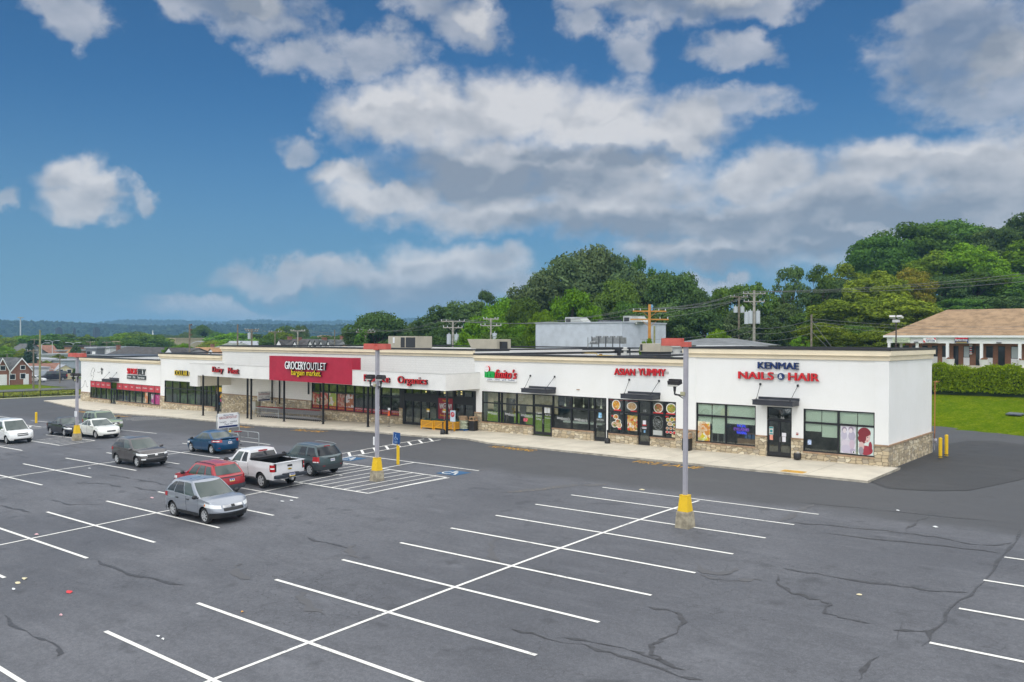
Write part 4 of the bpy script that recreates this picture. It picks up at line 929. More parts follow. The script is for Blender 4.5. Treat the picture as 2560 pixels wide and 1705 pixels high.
for txt, a, b, z0, z1, lab in (('Dairy', -78.92, -76.95, 4.30, 5.05, 'red Dairy lettering on the white canopy edge'), ('Meat', -76.0, -74.13, 4.42, 5.02, 'red Meat lettering on the white canopy edge'),
        ('Produce', -55.2, -52.0, 4.38, 4.98, 'red Produce lettering on the canopy, half hidden by the light pole'), ('Organics', -51.02, -47.62, 4.2, 4.97, 'red Organics lettering near the right end of the canopy')):
    mb = MB(); text_mb(mb, txt, a, b, z0, z1, CFY-.04, .16, .025, 0, side=1); tag(mb.build('canopy_lettering', [RED, DARKR]), lab, 'sign')
s = sign('shop_sign', 'red and black SHOE FLY lettering with black tagline board', -103, 3.3)
mb = MB(); text_mb(mb, 'SHOE', -105.58, -102.94, 3.39, 4.10, FY-.04, .14, .022, 0); mb.build('red_lettering', RED, s)
mb = MB(); text_mb(mb, 'FLY', -102.66, -100.9, 3.36, 4.08, FY-.04, .14, .022, 0); mb.build('black_lettering', M('letter_charcoal', (.035,.045,.045), .5), s)
mb = MB(); mb.box(-105.65,-100.89,FY-.14,FY-.01,2.77,3.26); bx = mb.build('tagline_board', M('board_charcoal', (.028,.036,.036), .5), s)
mb = MB(); text_mb(mb, 'Style', -105.5,-104.5,2.86,3.16,FY-.142,.01,.02); text_mb(mb, 'Fit', -104.0,-103.4,2.88,3.16,FY-.142,.01,.02); text_mb(mb, 'Service', -102.85,-101.1,2.88,3.16,FY-.142,.01,.02); mb.build('tagline_lettering', WHITE, bx)
s = sign('shop_sign', 'yellow DOLLAR GENERAL lettering partly hidden by the canopy', -90, 3.6)
mb = MB(); text_mb(mb, 'DOLLAR', -93.69, -90.81, 3.57, 4.18, FY-.04, .2, .022, 0, side=1); text_mb(mb, 'GENERAL', -90.5, -87.0, 3.57, 4.18, FY-.04, .2, .022, 0, side=1); mb.build('yellow_lettering', [SYEL, DARKR], s)

# ---------------------------------------------------------------- light poles of the lot
POLE = M('pole_grey', (.36,.35,.39), .5, var=.08, vs=2); HEAD = M('head_red', (.52,.10,.075), .5, var=.12, vs=3); BASEC = M('base_concrete', (.34,.30,.22), .95, var=.35, vs=4, bump=.3, bs=12); YELC = M('safety_yellow', (.78,.50,.01), .5, var=.05, vs=3)
def frustum(mb, c, w0, w1, z0, z1, mi=0):
    x, y = c; a, b = w0/2, w1/2
    return mb.add([(x-a,y-a,z0),(x+a,y-a,z0),(x+a,y+a,z0),(x-a,y+a,z0),(x-b,y-b,z1),(x+b,y-b,z1),(x+b,y+b,z1),(x-b,y+b,z1)], [(0,3,2,1),(4,5,6,7),(0,1,5,4),(1,2,6,5),(2,3,7,6),(3,0,4,7)], mi)
def lamp_pole(label, x, y, zb, zc, zy, zt, w, heads, pw, floods, fz, notice=None, hh=.30):
    t = thing('parking_lot_light', label, 'light pole', (x, y, zb), 'light poles of the parking lot')
    mb = MB(); frustum(mb, (x,y), w, w*.84, zb-.1, zc); mb.build('concrete_base', BASEC, t, bevel=.03)
    mb = MB(); frustum(mb, (x,y), w*.72, w*.52, zc, zy); mb.box(x-w*.28,x+w*.28,y-w*.28,y+w*.28,zy,zy+.03); mb.build('yellow_cover', YELC, t, bevel=.01)
    mb = MB(); mb.box(x-pw/2,x+pw/2,y-pw/2,y+pw/2,zy+.03,zt); p = mb.build('pole', POLE, t, bevel=.01)
    for (dx, L) in heads:
        mb = MB(); a = x+dx*.16; b = x+dx*(.16+L); 
        m = [(a,y-.15,zt-.04),(b-dx*.1,y-.27,zt-.04),(b,y-.16,zt-.04),(b,y+.16,zt-.04),(b-dx*.1,y+.27,zt-.04),(a,y+.15,zt-.04)]
        up = [(q[0],q[1]*.9+y*.1,zt-.04+hh) for q in m]
        mb.add(m+up, [tuple(range(6))[::-1], tuple(range(6, 12))]+[(i,(i+1)%6,6+(i+1)%6,6+i) for i in range(6)]); h = mb.build('lamp_head', HEAD, t)
        mb = MB(); mb.box(min(a,b)+.12,max(a,b)-.12,y-.13,y+.13,zt-.055,zt-.042); mb.build('lens', M('lens', (.5,.5,.45), .3), h)
    mb = MB(); mb.box(x-.16,x+.16,y-.15,y+.15,zt-.08,zt+.12); mb.build('head_mount', HEAD, t)
    for dx in floods:
        mb = MB(); c = (x+dx*.42, y-.12, fz); mb.rbox(c, .50, .28, .17, dx*.05, 0, rx=.25); mb.rbox((c[0],c[1]-.1,c[2]-.11), .44, .22, .03, 0, 1, rx=.3)
        for i in range(6): mb.rbox((c[0]-.2+i*.08, c[1], c[2]+.1), .02, .24, .06, 0, 0)
        mb.cyl((c[0],c[1],fz-.08),(c[0],c[1],fz-.36),.07,.05,8,0); mb.tube([(c[0],c[1],fz-.36),(c[0],c[1],fz-.48),(x,y,fz-.52)],.035,6,0); mb.tube([(c[0]-dx*.05,c[1],fz-.45),(x,y,fz-.68)],.02,6,0)
        mb.build('floodlight', [M('flood_bronze', (.035,.033,.035), .5), M('lens', (.5,.5,.45), .3)], t)
    mb = MB(); mb.box(x-.15,x+.02,y-.17,y-.1,fz-.5,fz-.36); mb.build('junction_box', M('box_khaki', (.42,.40,.26), .6), t)
    if notice:
        mb = MB(); z0, z1, dx = notice; mb.box(x-.22+dx,x+.22+dx,y-pw/2-.03,y-pw/2-.01,z0,z1,0); nb = mb.build('notice_board', WHITE, t)
        mb = MB()
        for i in range(4): mb.box(x-.15+dx,x+.15+dx,y-pw/2-.035,y-pw/2-.031,z0+.08+i*.09,z0+.1+i*.09)
        mb.build('notice_print', M('ink_blue', (.10,.14,.3), .6), nb)
    return t
lamp_pole('grey light pole with a single red head, in front of the salon', -15.89, 29.75, .67, 1.31, 1.92, 7.83, .62, [(-1,.86)], .155, [-1], 6.35)
t = lamp_pole('grey light pole with two red heads beside the dark teal SUV', -34.38, 30.04, .40, .96, 1.62, 7.48, .60, [(-1,.78),(1,.72)], .17, [-1,1], 5.95)
mb = MB(); mb.box(-34.60,-34.49,29.95,30.0,2.3,2.75); mb.build('notice_board', WHITE, t)
lamp_pole('far grey light pole with two red heads beside the white sedan', -69.74, 29.48, -.22, .32, .95, 6.47, .60, [(-1,1.0),(1,1.05)], .19, [-1,1], 5.0, (1.67,2.1,.06))

# ---------------------------------------------------------------- posts, bollards
def rpost(name, label, x, y, z0, z1, r, cat='bollard', group=None, mat=None):
    t = thing(name, label, cat, (x, y, z0), group); mb = MB(); mb.lathe([(r,-.1),(r,z1-z0-r*.6),(r*.8,z1-z0-.02),(0,z1-z0)], (x,y,z0), 16); mb.build('post', mat or YELC, t, smooth=False)
    mb = MB(); mb.lathe([(r*1.5,-.02),(r*1.5,.012),(0,.014)], (x,y,z0), 14); mb.build('footing', TAR, t); return t
rpost('bollard', 'left of the two yellow bollards behind the salon corner', -13.05, 57.5, .83, 2.0, .105, group='yellow bollards at the salon corner')
rpost('bollard', 'right of the two yellow bollards behind the salon corner', -12.95, 58.6, .84, 2.1, .105, group='yellow bollards at the salon corner')
rpost('bollard', 'lone yellow bollard with black stripe beyond the white minivan', -89.69, 34.01, -.55, .55, .11)
mb = MB(); mb.box(-89.76,-89.62,33.89,33.9,-.1,.2)
t = rpost('accessible_parking_sign', 'yellow post with blue wheelchair sign right of the middle light pole', -37.71, 34.61, .42, 1.72, .095, 'sign')
mb = MB(); mb.rbox((-37.72,34.5,2.02), .52, .03, .70, .12, 0, ry=.05); mb.rbox((-37.80,34.53,1.95), .5, .02, .72, .12, 1, ry=.05); pl = mb.build('sign_plate', [M('sign_blue', (.01,.07,.25), .4), WHITE], t)
mb = MB(); y = 34.45; mb.disc((-37.75,y,2.24),.035,'-Y',8); mb.tube([(-37.75,y,2.19),(-37.74,y,2.04),(-37.64,y,2.04),(-37.60,y,1.94)],.016,5); mb.tube([(-37.79,y,2.10),(-37.85,y,2.0),(-37.80,y,1.92),(-37.72,y,1.92)],.013,5)
for i in range(3): mb.box(-37.86,-37.6,y-.003,y+.003,1.74+i*.045,1.755+i*.045)
mb.build('sign_print', M('print_light', (.35,.5,.7), .5), pl)
# gas service at the salon corner
t = thing('gas_meter', 'grey gas meter at the back corner of the salon', 'gas meter', (-14.1,60.3,.8)); mb = MB(); mb.box(-14.12,-13.92,60.2,60.45,1.35,1.6,0); mb.ell((-13.95,60.15,1.5),.12,.12,.12,8,6,0); mb.cyl((-14.05,60.3,.85),(-14.05,60.3,1.35),.03,n=6,mi=0); mb.cyl((-14.05,60.3,1.6),(-14.05,60.3,1.95),.04,n=6,mi=1); mb.build('meter_body', [POLE, M('pipe_brown', (.20,.08,.035), .6)], t)
t = thing('gas_pipe', 'thin copper coloured pipe up the back corner of the salon', 'pipe', (-14.15,60.75,.8)); mb = MB(); mb.tube([(-14.12,60.68,1.9),(-14.12,60.68,5.3),(-14.05,60.85,5.35)],.035,6); mb.cyl((-14.2,60.68,5.32),(-13.85,60.68,5.32),.025,n=6); mb.build('pipe', M('pipe_orange', (.42,.16,.05), .5), t)

# ---------------------------------------------------------------- bins and small things on the walk
BLKP = M('black_plastic', (.014,.014,.016), .45); TANL = M('lid_tan', (.42,.27,.16), .7, var=.15, vs=6)
def square_bin(label, x, y, lid_high):
    z = walkz(x); t = thing('trash_can', label, 'trash can', (x, y, z), 'square black trash cans with tan lids'); mb = MB(); mb.rbox((x,y,z+.42), .52,.52,.84, .12); mb.build('body', BLKP, t, bevel=.02)
    mb = MB(); mb.rbox((x,y,z+.87), .58,.58,.07, .12); 
    for a, b in ((-1,-1),(1,-1),(1,1),(-1,1)): mb.rbox((x+a*.2,y+b*.2,z+1.0), .06,.06,.22, .12)
    mb.rbox((x,y,z+1.13), .5,.5,.07, .12); mb.build('lid', TANL, t)
square_bin('square black trash can with tan lid at the left corner of the pizza restaurant', -45.95, 50.35, 1); square_bin('square black trash can with tan lid between takeaway and salon', -26.75, 50.3, 0)
def ash(label, x, y, z=None):
    z = walkz(x) if z is None else z; t = thing('smoking_urn', label, 'ashtray', (x, y, z)); mb = MB()
    mb.lathe([(0,0),(.20,0),(.215,.05),(.205,.30),(.14,.36),(.05,.42),(.045,.85),(.065,.87),(.065,.95),(.0,.98)], (x,y,z), 16); mb.build('urn_body', BLKP, t, smooth=True)
ash('black long necked smoking urn by the Exit Only door', -32.95, 50.2); ash('black long necked smoking urn beside the right canopy post', -46.1, 47.0)
t = thing('planter_pot', 'short black round ash pot right of the salon door', 'ashtray', (-19.35, 50.35, .81)); mb = MB(); x, y, z = -19.35, 50.35, .81
mb.lathe([(0,0),(.21,0),(.225,.08),(.225,.34),(.20,.37),(.18,.34),(0,.34)], (x,y,z), 18); mb.build('pot', BLKP, t, smooth=True); mb = MB(); mb.disc((x,y,z+.352),.17,'Z',16); mb.ell((x+.03,y,z+.4),.09,.07,.07,8,5); mb.build('sand', M('sand', (.45,.42,.38), .9), t)
# yellow produce bins
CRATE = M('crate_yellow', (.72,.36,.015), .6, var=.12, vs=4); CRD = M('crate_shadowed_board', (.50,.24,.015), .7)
PROD = M('produce_dark', (.022,.032,.028), .6, var=.5, vs=6, col2=(.04,.13,.12)); rc = random.Random(4)
def crate(label, x0, x1, y0, y1, z, boards):
    t = thing('produce_bin', label, 'produce bin', ((x0+x1)/2,(y0+y1)/2,z), 'yellow produce bins at the store entrance'); mb = MB(); h = .78
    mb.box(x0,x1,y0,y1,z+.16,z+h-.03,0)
    for a in (x0-.02, x1-.07):
        for b in (y0-.02, y1-.07): mb.box(a,a+.09,b,b+.09,z,z+h,1)
    for zz in (z+.16, z+h-.1): mb.box(x0+.08,x1-.08,y0-.018,y0,zz,zz+.08,1); mb.box(x1,x1+.018,y0+.08,y1-.08,zz,zz+.08,1); mb.box(x0-.018,x0,y0+.08,y1-.08,zz,zz+.08,1)
    L = math.hypot(x1-x0-.2, h-.3); mb.rbox(((x0+x1)/2,y0-.012,z+h/2+.06), L,.014,.07, 0, 1, ry=-math.atan2(h-.3, x1-x0-.2)); mb.build('bin_box', [CRD, CRATE], t)
    for i in range(boards):
        mb = MB(); mb.ell((rc.uniform(x0+.15,x1-.15),rc.uniform(y0+.15,y1-.15),z+h+rc.uniform(-.02,.06)),rc.uniform(.1,.2),rc.uniform(.09,.15),rc.uniform(.05,.12),8,5); tag(mb.build('produce_bag', PROD), 'dark bag of produce heaped in the yellow bins', 'produce bag', 'dark produce bags heaped in the yellow bins')
crate('yellow wooden produce bin, front left of the three at the entrance', -50.6, -49.2, 49.0, 50.1, walkz(-50), 11); crate('yellow wooden produce bin, middle of the three at the entrance', -49.15, -48.0, 49.1, 50.2, walkz(-48.6), 9); crate('yellow wooden produce bin, right one behind the round logo sign', -47.95, -46.95, 49.2, 50.3, walkz(-47.5), 7)
for (x, z) in ((-50.9, 1.72), (-49.0, 1.78)):
    t = thing('price_card', 'yellow and white price card on a stick at the '+('left' if x < -50 else 'middle')+' of the produce bins', 'price card', (x,50.1,walkz(x))); mb = MB(); mb.box(x-.17,x+.17,50.1,50.11,z+.1,z+.38,0); mb.box(x-.15,x+.15,50.094,50.1,z+.12,z+.24,1); mb.cyl((x,50.11,.6),(x,50.11,z+.1),.012,n=5,mi=1); mb.build('card', [YEL, WHITE], t)
t = thing('pavement_sign', 'white stand sign with round red logo beside the canopy post', 'sign', (-46.6,48.6,walkz(-46.6))); z = walkz(-46.6); mb = MB(); mb.box(-46.85,-46.30,48.58,48.62,z+.85,z+1.75); pl = mb.build('sign_board', M('board_pale_blue', (.55,.66,.75), .5), t)
mb = MB(); mb.disc((-46.58,48.575,z+1.42),.21,'-Y',20,0); mb.tube([(-46.66,48.565,z+1.33),(-46.6,48.565,z+1.5),(-46.5,48.565,z+1.52),(-46.52,48.565,z+1.36)],.018,5,1); mb.build('round_logo', [M('logo_red', (.55,.02,.04), .4), WHITE], pl)
mb = MB(); mb.cyl((-46.58,48.62,z),(-46.58,48.62,z+.85),.015,n=6); mb.box(-46.8,-46.35,48.45,48.75,z,z+.03); mb.build('stand', POLE, t)
# pallet of sacks
t = thing('pallet', 'blue pallet under the stacked sacks by the pizza restaurant corner', 'pallet', (-46.9,50.2,walkz(-47))); z = walkz(-47)+.01; mb = MB()
for i in range(5): mb.box(-47.35,-46.4,49.75+i*.2,49.88+i*.2,z+.1,z+.13)
for i in range(3): mb.box(-47.35+i*.43,-47.25+i*.43,49.75,50.68,z,z+.1)
mb.build('pallet_deck', M('pallet_blue', (.02,.11,.30), .7), t)
SACK = M('sack_green_white', (.52,.56,.42), .8, var=.4, vs=7); SACK2 = M('sack_tan', (.50,.35,.22), .8, var=.3, vs=6)
for i in range(9):
    mb = MB(); zz = z+.2+i*.115; mb.ell((-46.87+rc.uniform(-.05,.05),50.15,zz),.47 if i<6 else .38,.42,.085,12,6); tag(mb.build('sack', SACK if i < 6 else SACK2, smooth=True), 'stacked '+('pale green' if i < 6 else 'tan')+' sack on the blue pallet', 'sack', ('pale green' if i < 6 else 'tan')+' sacks stacked on the pallet')
# cones on stands
for x, lab in ((-56.6,'left'),(-54.1,'right')):
    y = 49.6 if x < -55 else 48.6; z = walkz(x); t = thing('cone_topped_sign', 'thin stand with orange cone and white card, '+lab+' of the two under the canopy', 'sign stand', (x,y,z)); mb = MB(); mb.cyl((x,y,z),(x,y,z+1.0),.015,n=6,mi=0); mb.lathe([(.18,0),(.18,.02),(0,.03)],(x,y,z),12,0); mb.build('stand', FRAME, t)
    mb = MB(); mb.lathe([(.15,0),(.12,.03),(.03,.45),(0,.46)],(x,y,z+.95),12); mb.build('cone', M('cone_orange', (.75,.10,.01), .5), t); mb = MB(); mb.box(x-.14,x+.14,y-.01,y+.01,z+1.42,z+1.62); mb.build('card', WHITE, t)

# ---------------------------------------------------------------- carts
WIRE = M('cart_wire', (.30,.30,.31), .4, .5); GALV = M('galvanized', (.42,.45,.46), .45, .3); CARTR = M('cart_red', (.34,.02,.03), .5)
def make_cart(label, group):
    t = thing('shopping_cart', label, 'shopping cart', (0,0,0), group)
    b = MB(); top = [(-.42,-.27,1.0),(-.42,.27,1.0),(.45,.20,.93),(.45,-.20,.93)]; bot = [(-.34,-.22,.58),(-.34,.22,.58),(.38,.16,.62),(.38,-.16,.62)]
    L = lambda p, q, t_: tuple(a+(c-a)*t_ for a, c in zip(p, q))
    for k in range(4):
        b.cyl(top[k], top[(k+1)%4], .013, n=4); b.cyl(bot[k], bot[(k+1)%4], .011, n=4)
        n = 8 if k % 2 else 5
        for i in range(n+1): b.cyl(L(top[k],top[(k+1)%4],i/n), L(bot[k],bot[(k+1)%4],i/n), .008, n=3, caps=False)
        for h in (.33,.66): b.cyl(L(top[k],bot[k],h), L(top[(k+1)%4],bot[(k+1)%4],h), .008, n=3, caps=False)
    for i in range(1, 6): b.cyl(L(bot[0],bot[3],i/6), L(bot[1],bot[2],i/6), .008, n=3, caps=False)
    b.build('basket', WIRE, t, world=False)
    f = MB()
    for s_ in (-1, 1):
        f.tube([(-.45,s_*.25,1.0),(-.38,s_*.24,.5),(-.20,s_*.24,.22),(-.42,s_*.25,.12)], .016, 5); f.tube([(-.38,s_*.24,.35),(.40,s_*.2,.18),(.42,s_*.2,.10)], .016, 5)
    f.cyl((-.25,-.24,.26),(-.25,.24,.26),.012,n=4); f.cyl((.3,-.2,.2),(.3,.2,.2),.012,n=4); f.build('chassis', WIRE, t, world=False)
    h = MB(); h.cyl((-.50,-.28,1.03),(-.50,.28,1.03),.03,n=6); h.box(-.45,-.2,-.22,.22,.98,1.01); h.build('handle', CARTR, t, world=False)
    for (x, y) in ((-.42,-.25),(-.42,.25),(.42,-.2),(.42,.2)):
        w = MB(); w.cyl((x,y-.02,.06),(x,y+.02,.06),.06,n=8); w.build('caster', BLKP, t, world=False)
    return t
cart0 = make_cart('red handled shopping cart nested in the long row by the wall', 'nested shopping carts along the wall')
cx0 = -74.3; ncart = 30
for i in range(ncart):
    c = cart0 if i == 0 else copy_tree(cart0)
    x = cx0+i*.33; c.location = (x, 49.55, walkz(x)+.01)
    if i == ncart-1: c['label'] = 'rightmost cart of the nested row, its red child seat showing'
c = copy_tree(cart0); c['label'] = 'shopping cart with red handle standing in the corral behind the blue sedan'; del c['group']; c.location = (-54.9, 34.4, lotz(-54.9, 34.4)+.01); c.rotation_euler = (0,0,2.9)
def hoop_rail(name, label, pts, z, r=.028):
    """rails between end points with rounded hoops"""
    t = thing(name, label, 'cart corral', (pts[0][0], pts[0][1], z(*pts[0])))
    for i in range(0, len(pts), 2):
        a, b = pts[i], pts[i+1]; mb = MB(); za, zb = z(*a), z(*b); L = math.dist(a, b); u = ((b[0]-a[0])/L, (b[1]-a[1])/L)
        q = [(a[0],a[1],za),(a[0],a[1],za+.85),(a[0]+u[0]*.05,a[1]+u[1]*.05,za+.93),(a[0]+u[0]*.15,a[1]+u[1]*.15,za+.98),(b[0]-u[0]*.15,b[1]-u[1]*.15,zb+.98),(b[0]-u[0]*.05,b[1]-u[1]*.05,zb+.93),(b[0],b[1],zb+.85),(b[0],b[1],zb)]
        mb.tube(q, r, 6); mb.cyl((a[0],a[1],za+.52),(b[0],b[1],zb+.52),r*.85,n=6); m_ = ((a[0]+b[0])/2,(a[1]+b[1])/2); mb.cyl((m_[0],m_[1],(za+zb)/2+.52),(m_[0],m_[1],(za+zb)/2+.97),r*.85,n=6); mb.build('rail', GALV, t)
    return t
def ad_board(t, cx, cy, z0, w, h, rz, stand):
    """two sided white advertisement board on a stand"""
    M3 = Matrix.Rotation(rz, 3, 'Z'); P = lambda a, b, c_: tuple(Vector((cx, cy, z0))+M3 @ Vector((a, b, c_)))
    mb = MB(); mb.rbox((cx,cy,z0+h/2), w,.05,h, rz); b = mb.build('advert_board', WHITE, t)
    mb = MB(); 
    def txt(s, a0, a1, c0, c1, mi):
        m = MB(); text_mb(m, s, a0, a1, c0, c1, -.03, .004, .01); mb.add([P(*v) for v in m.v], m.f, mi)
    txt("We're Your", -w*.25, w*.25, h*.82, h*.93, 2); txt('GROCERYOUTLET', -w*.44, w*.44, h*.63, h*.79, 0); txt('bargain', -w*.42, -w*.1, h*.35, h*.48, 1); txt('market', w*.1, w*.42, h*.35, h*.48, 1); txt('Thank You', -w*.2, w*.2, h*.22, h*.31, 2)
    q = [P(-w*.46,-.032,h*.03),P(w*.46,-.032,h*.03),P(w*.46,-.032,h*.16),P(-w*.46,-.032,h*.16)]; mb.poly(q, 2)
    mb.build('advert_print', [MAR, M('ink_grey', (.25,.25,.28), .6), NAVY], b)
    return b
zc = lambda x, y: walkz(x)+.01
t = hoop_rail('cart_corral', 'galvanized cart rail with white advert board at the left end of the cart row', [(-74.8,48.95),(-70.6,48.95)], zc)
mb = MB(); z = walkz(-74); mb.tube([(-74.4,49.5,z),(-74.4,49.5,z+1.5),(-74.3,49.6,z+1.62),(-73.4,50.3,z+1.62),(-73.2,50.4,z+1.5),(-73.2,50.4,z)],.025,6); mb.build('hoop', GALV, t)
ad_board(t, -74.4, 49.85, z+1.62, 1.6, .95, R(96), None)
# the corral on the lot behind the blue sedan
lz = lambda x, y: lotz(x, y)+.01
t = hoop_rail('cart_corral', 'galvanized cart corral with raised white advert board behind the blue sedan', [(-55.6,33.75),(-53.5,33.75),(-55.6,35.0),(-52.7,34.9)], lz)
z = lotz(-55.7, 34.3)
mb = MB(); mb.tube([(-55.7,33.35,z),(-55.7,33.35,z+2.2),(-55.7,33.5,z+2.32)],.028,6); mb.tube([(-55.7,35.2,z),(-55.7,35.2,z+2.2),(-55.7,35.05,z+2.32)],.028,6); mb.cyl((-55.7,33.35,z+1.25),(-55.7,35.2,z+1.25),.02,n=6); mb.cyl((-55.7,34.3,z+1.0),(-55.7,34.3,z+1.4),.05,n=6); mb.build('board_frame', GALV, t)
ad_board(t, -55.65, 34.25, z+1.25, 1.85, 1.08, R(98), None)
rpost('bollard', 'short yellow post under the advert board of the corral', -55.8, 34.5, z, z+1.05, .09)
# ---------------------------------------------------------------- cars
TYRE_M = M('tyre_rubber', (.018,.018,.019), .8); RIM = M('alloy', (.66,.67,.68), .35, .5); RIMD = M('rim_dark', (.012,.012,.012), .7)
CGL = M('car_glass', (.055,.075,.070), .05, spec=.6); CGD = M('car_privacy_glass', (.018,.021,.025), .05, spec=.5); TRIM = M('car_black_trim', (.018,.019,.021), .5); SEAM = M('panel_gap', (.012,.012,.014), .6)
CLAD = M('car_grey_cladding', (.055,.062,.075), .6); CHROME = M('chrome', (.6,.6,.6), .15, .9); HLAMP = M('headlamp', (.80,.82,.82), .1, .0, spec=.9); AMBER = M('amber_lens', (.75,.22,.02), .2); TLAMP = M('tail_lamp', (.42,.006,.01), .15, spec=.8, coat=.5); UNDER = M('under_black', (.006,.006,.006), .9)
PLT = M('plate_white', (.62,.62,.64), .5); PLY = M('plate_yellow', (.72,.50,.06), .5); PLB = M('plate_blue', (.05,.08,.3), .5)
def paint(name, col, metal=.25, rough=.28): return M(name, col, rough, metal, coat=.6)
def lerp(tab, x):
    return float(np.interp(x, [a for a, b in tab], [b for a, b in tab]))
class Car:
    """body swept around a rounded outline, glasshouse above it; +x is the nose"""
    def __init__(s, **k):
        d = dict(L=4.6, W=1.82, F=None, wb=2.65, wr=.34, zs=.30, cornf=.55, cornr=.40, bowf=.12, bowr=.06, tum=.10, nose=.10, tail=.06, archk=1.2)
        d.update(k); s.__dict__.update(d)
        s.xf = s.L*s.F if s.F else s.L/2; s.xr = s.xf-s.L; s.hw = s.W/2
        s.ax = [(s.wb/2), -(s.wb/2)]
        s.top = s.top
        # half outline, front centre -> rear centre
        pts = []
        for v in (0, .22, .45, .62, .76, .86, .93, .975, 1.0):
            pts.append((s.xf-s.bowf*v*v-s.cornf*(1-(1-v**3.2)**(1/3.2)), v*s.hw))
        x0 = pts[-1][0]; xr0 = s.xr+s.bowr+s.cornr; xs = []
        x = x0-.06
        while x > xr0+.04:
            near = min(abs(abs(x-a)) for a in s.ax); st = .045 if near < s.wr*s.archk+.06 else .12
            xs.append(x); x -= st
        for x in xs: pts.append((x, s.hw))
        for v in (1.0, .975, .93, .86, .76, .62, .45, .22, 0):
            pts.append((s.xr+s.bowr*v*v+s.cornr*(1-(1-v**3.2)**(1/3.2)), v*s.hw))
        s.o = pts; s.nf = 9; s.n = len(pts)
        s.side0 = s.nf-1; s.side1 = s.n-9
    def outl(s, t):
        i = min(s.n-2, max(0, int(t))); f = t-i; a, b = s.o[i], s.o[i+1]
        return (a[0]+(b[0]-a[0])*f, a[1]+(b[1]-a[1])*f)
    def tx(s, x):      # outline index of a side station
        for i in range(s.side0, s.side1):
            if s.o[i][0] >= x >= s.o[i+1][0]: return i+(s.o[i][0]-x)/(s.o[i][0]-s.o[i+1][0]+1e-9)
        return s.side0 if x > 0 else s.side1
    def tf(s, v):      # front, v = share of the half width
        for i in range(0, s.nf-1):
            if s.o[i][1] <= v*s.hw <= s.o[i+1][1]: return i+(v*s.hw-s.o[i][1])/(s.o[i+1][1]-s.o[i][1])
        return s.nf-1
    def tr(s, v):
        for i in range(s.side1, s.n-1):
            if s.o[i][1] >= v*s.hw >= s.o[i+1][1]: return i+(s.o[i][1]-v*s.hw)/(s.o[i][1]-s.o[i+1][1])
        return s.side1
    def zt(s, x): return lerp(s.top, x)
    def zb(s, x, y):
        z = s.zs
        if y > s.hw*.8:
            R_ = s.wr*s.archk
            for a in s.ax:
                d = abs(x-a)
                if d < R_: z = max(z, s.wr+math.sqrt(R_*R_-d*d)*.98)
        if x > s.xf-.5: z = max(z, s.zs-.04)
        return z
    def P(s, t, z, sg=1, off=0.):
        x, y = s.outl(t); zt = s.zt(x); h = (z-s.zs)/max(.2, zt-s.zs)
        k = 1 - .05*max(0, .35-h)/.35 - s.tum*.5*max(0, h-.62)**1.3 - .012*math.cos(min(1, max(0, h))*6.28*1)*0
        if t > s.side0 and t < s.side1:      # shoulder crease and waist
            k += .012*math.exp(-((h-.72)/.09)**2) - .010*math.exp(-((h-.42)/.14)**2)
            xx = min(abs(x-a) for a in s.ax)
            if xx < s.wr*s.archk+.10 and h < .8: k += .020*(1-max(0, xx-s.wr*.9)/(s.wr*s.archk+.10-s.wr*.9))*(1 if h < .6 else (.8-h)/.2)
        wf = max(0, min(1, (s.side0-t)/3.)) if t < s.side0 else 0
        wr_ = max(0, min(1, (t-s.side1)/3.)) if t > s.side1 else 0
        dx = -wf*s.nose*max(0, h-.45)**1.4*2.2 - wf*.06*max(0, .3-h)/.3 + wr_*s.tail*max(0, h-.55)*2 + wr_*.05*max(0, .3-h)/.3
        # outward direction
        a = s.outl(t-.3); b = s.outl(t+.3); nx, ny = -(b[1]-a[1]), (b[0]-a[0]); L = math.hypot(nx, ny) or 1; nx, ny = -nx/L, -ny/L
        if nx*x+ny*y < 0 and abs(nx) > .5: nx, ny = -nx, -ny
        if ny < 0: ny = -ny
        return Vector((x+dx+nx*off, sg*(y*k+ny*off), z))
    def patch(s, mb, t0, t1, z0, z1, sg=1, off=.008, mi=0, nt=6, nz=3, thick=True):
        f0 = z0 if callable(z0) else (lambda q: z0); f1 = z1 if callable(z1) else (lambda q: z1)
        g = []
        for i in range(nt+1):
            t = t0+(t1-t0)*i/nt; q = i/nt; g.append([s.P(t, f0(q)+(f1(q)-f0(q))*j/nz, sg, off) for j in range(nz+1)])
        n = len(mb.v)
        for r in g: mb.v += [tuple(p) for p in r]
        for i in range(nt):
            for j in range(nz):
                a = n+i*(nz+1)+j; q = (a, a+nz+1, a+nz+2, a+1); mb.f.append(q if sg > 0 else q[::-1]); mb.m.append(mi)
        return mb
    def front(s, mb, v0, v1, z0, z1, **k):
        """across the nose; v from -1 to 1"""
        for sg in (1, -1):
            a, b = (max(0, v0), v1) if sg > 0 else (max(0, -v1), -v0)
            if b > a+1e-4: s.patch(mb, s.tf(a), s.tf(b), z0, z1, sg, **k)
    def rear(s, mb, v0, v1, z0, z1, **k):
        for sg in (1, -1):
            a, b = (max(0, v0), v1) if sg > 0 else (max(0, -v1), -v0)
            if b > a+1e-4: s.patch(mb, s.tr(b), s.tr(a), z0, z1, sg, **k)
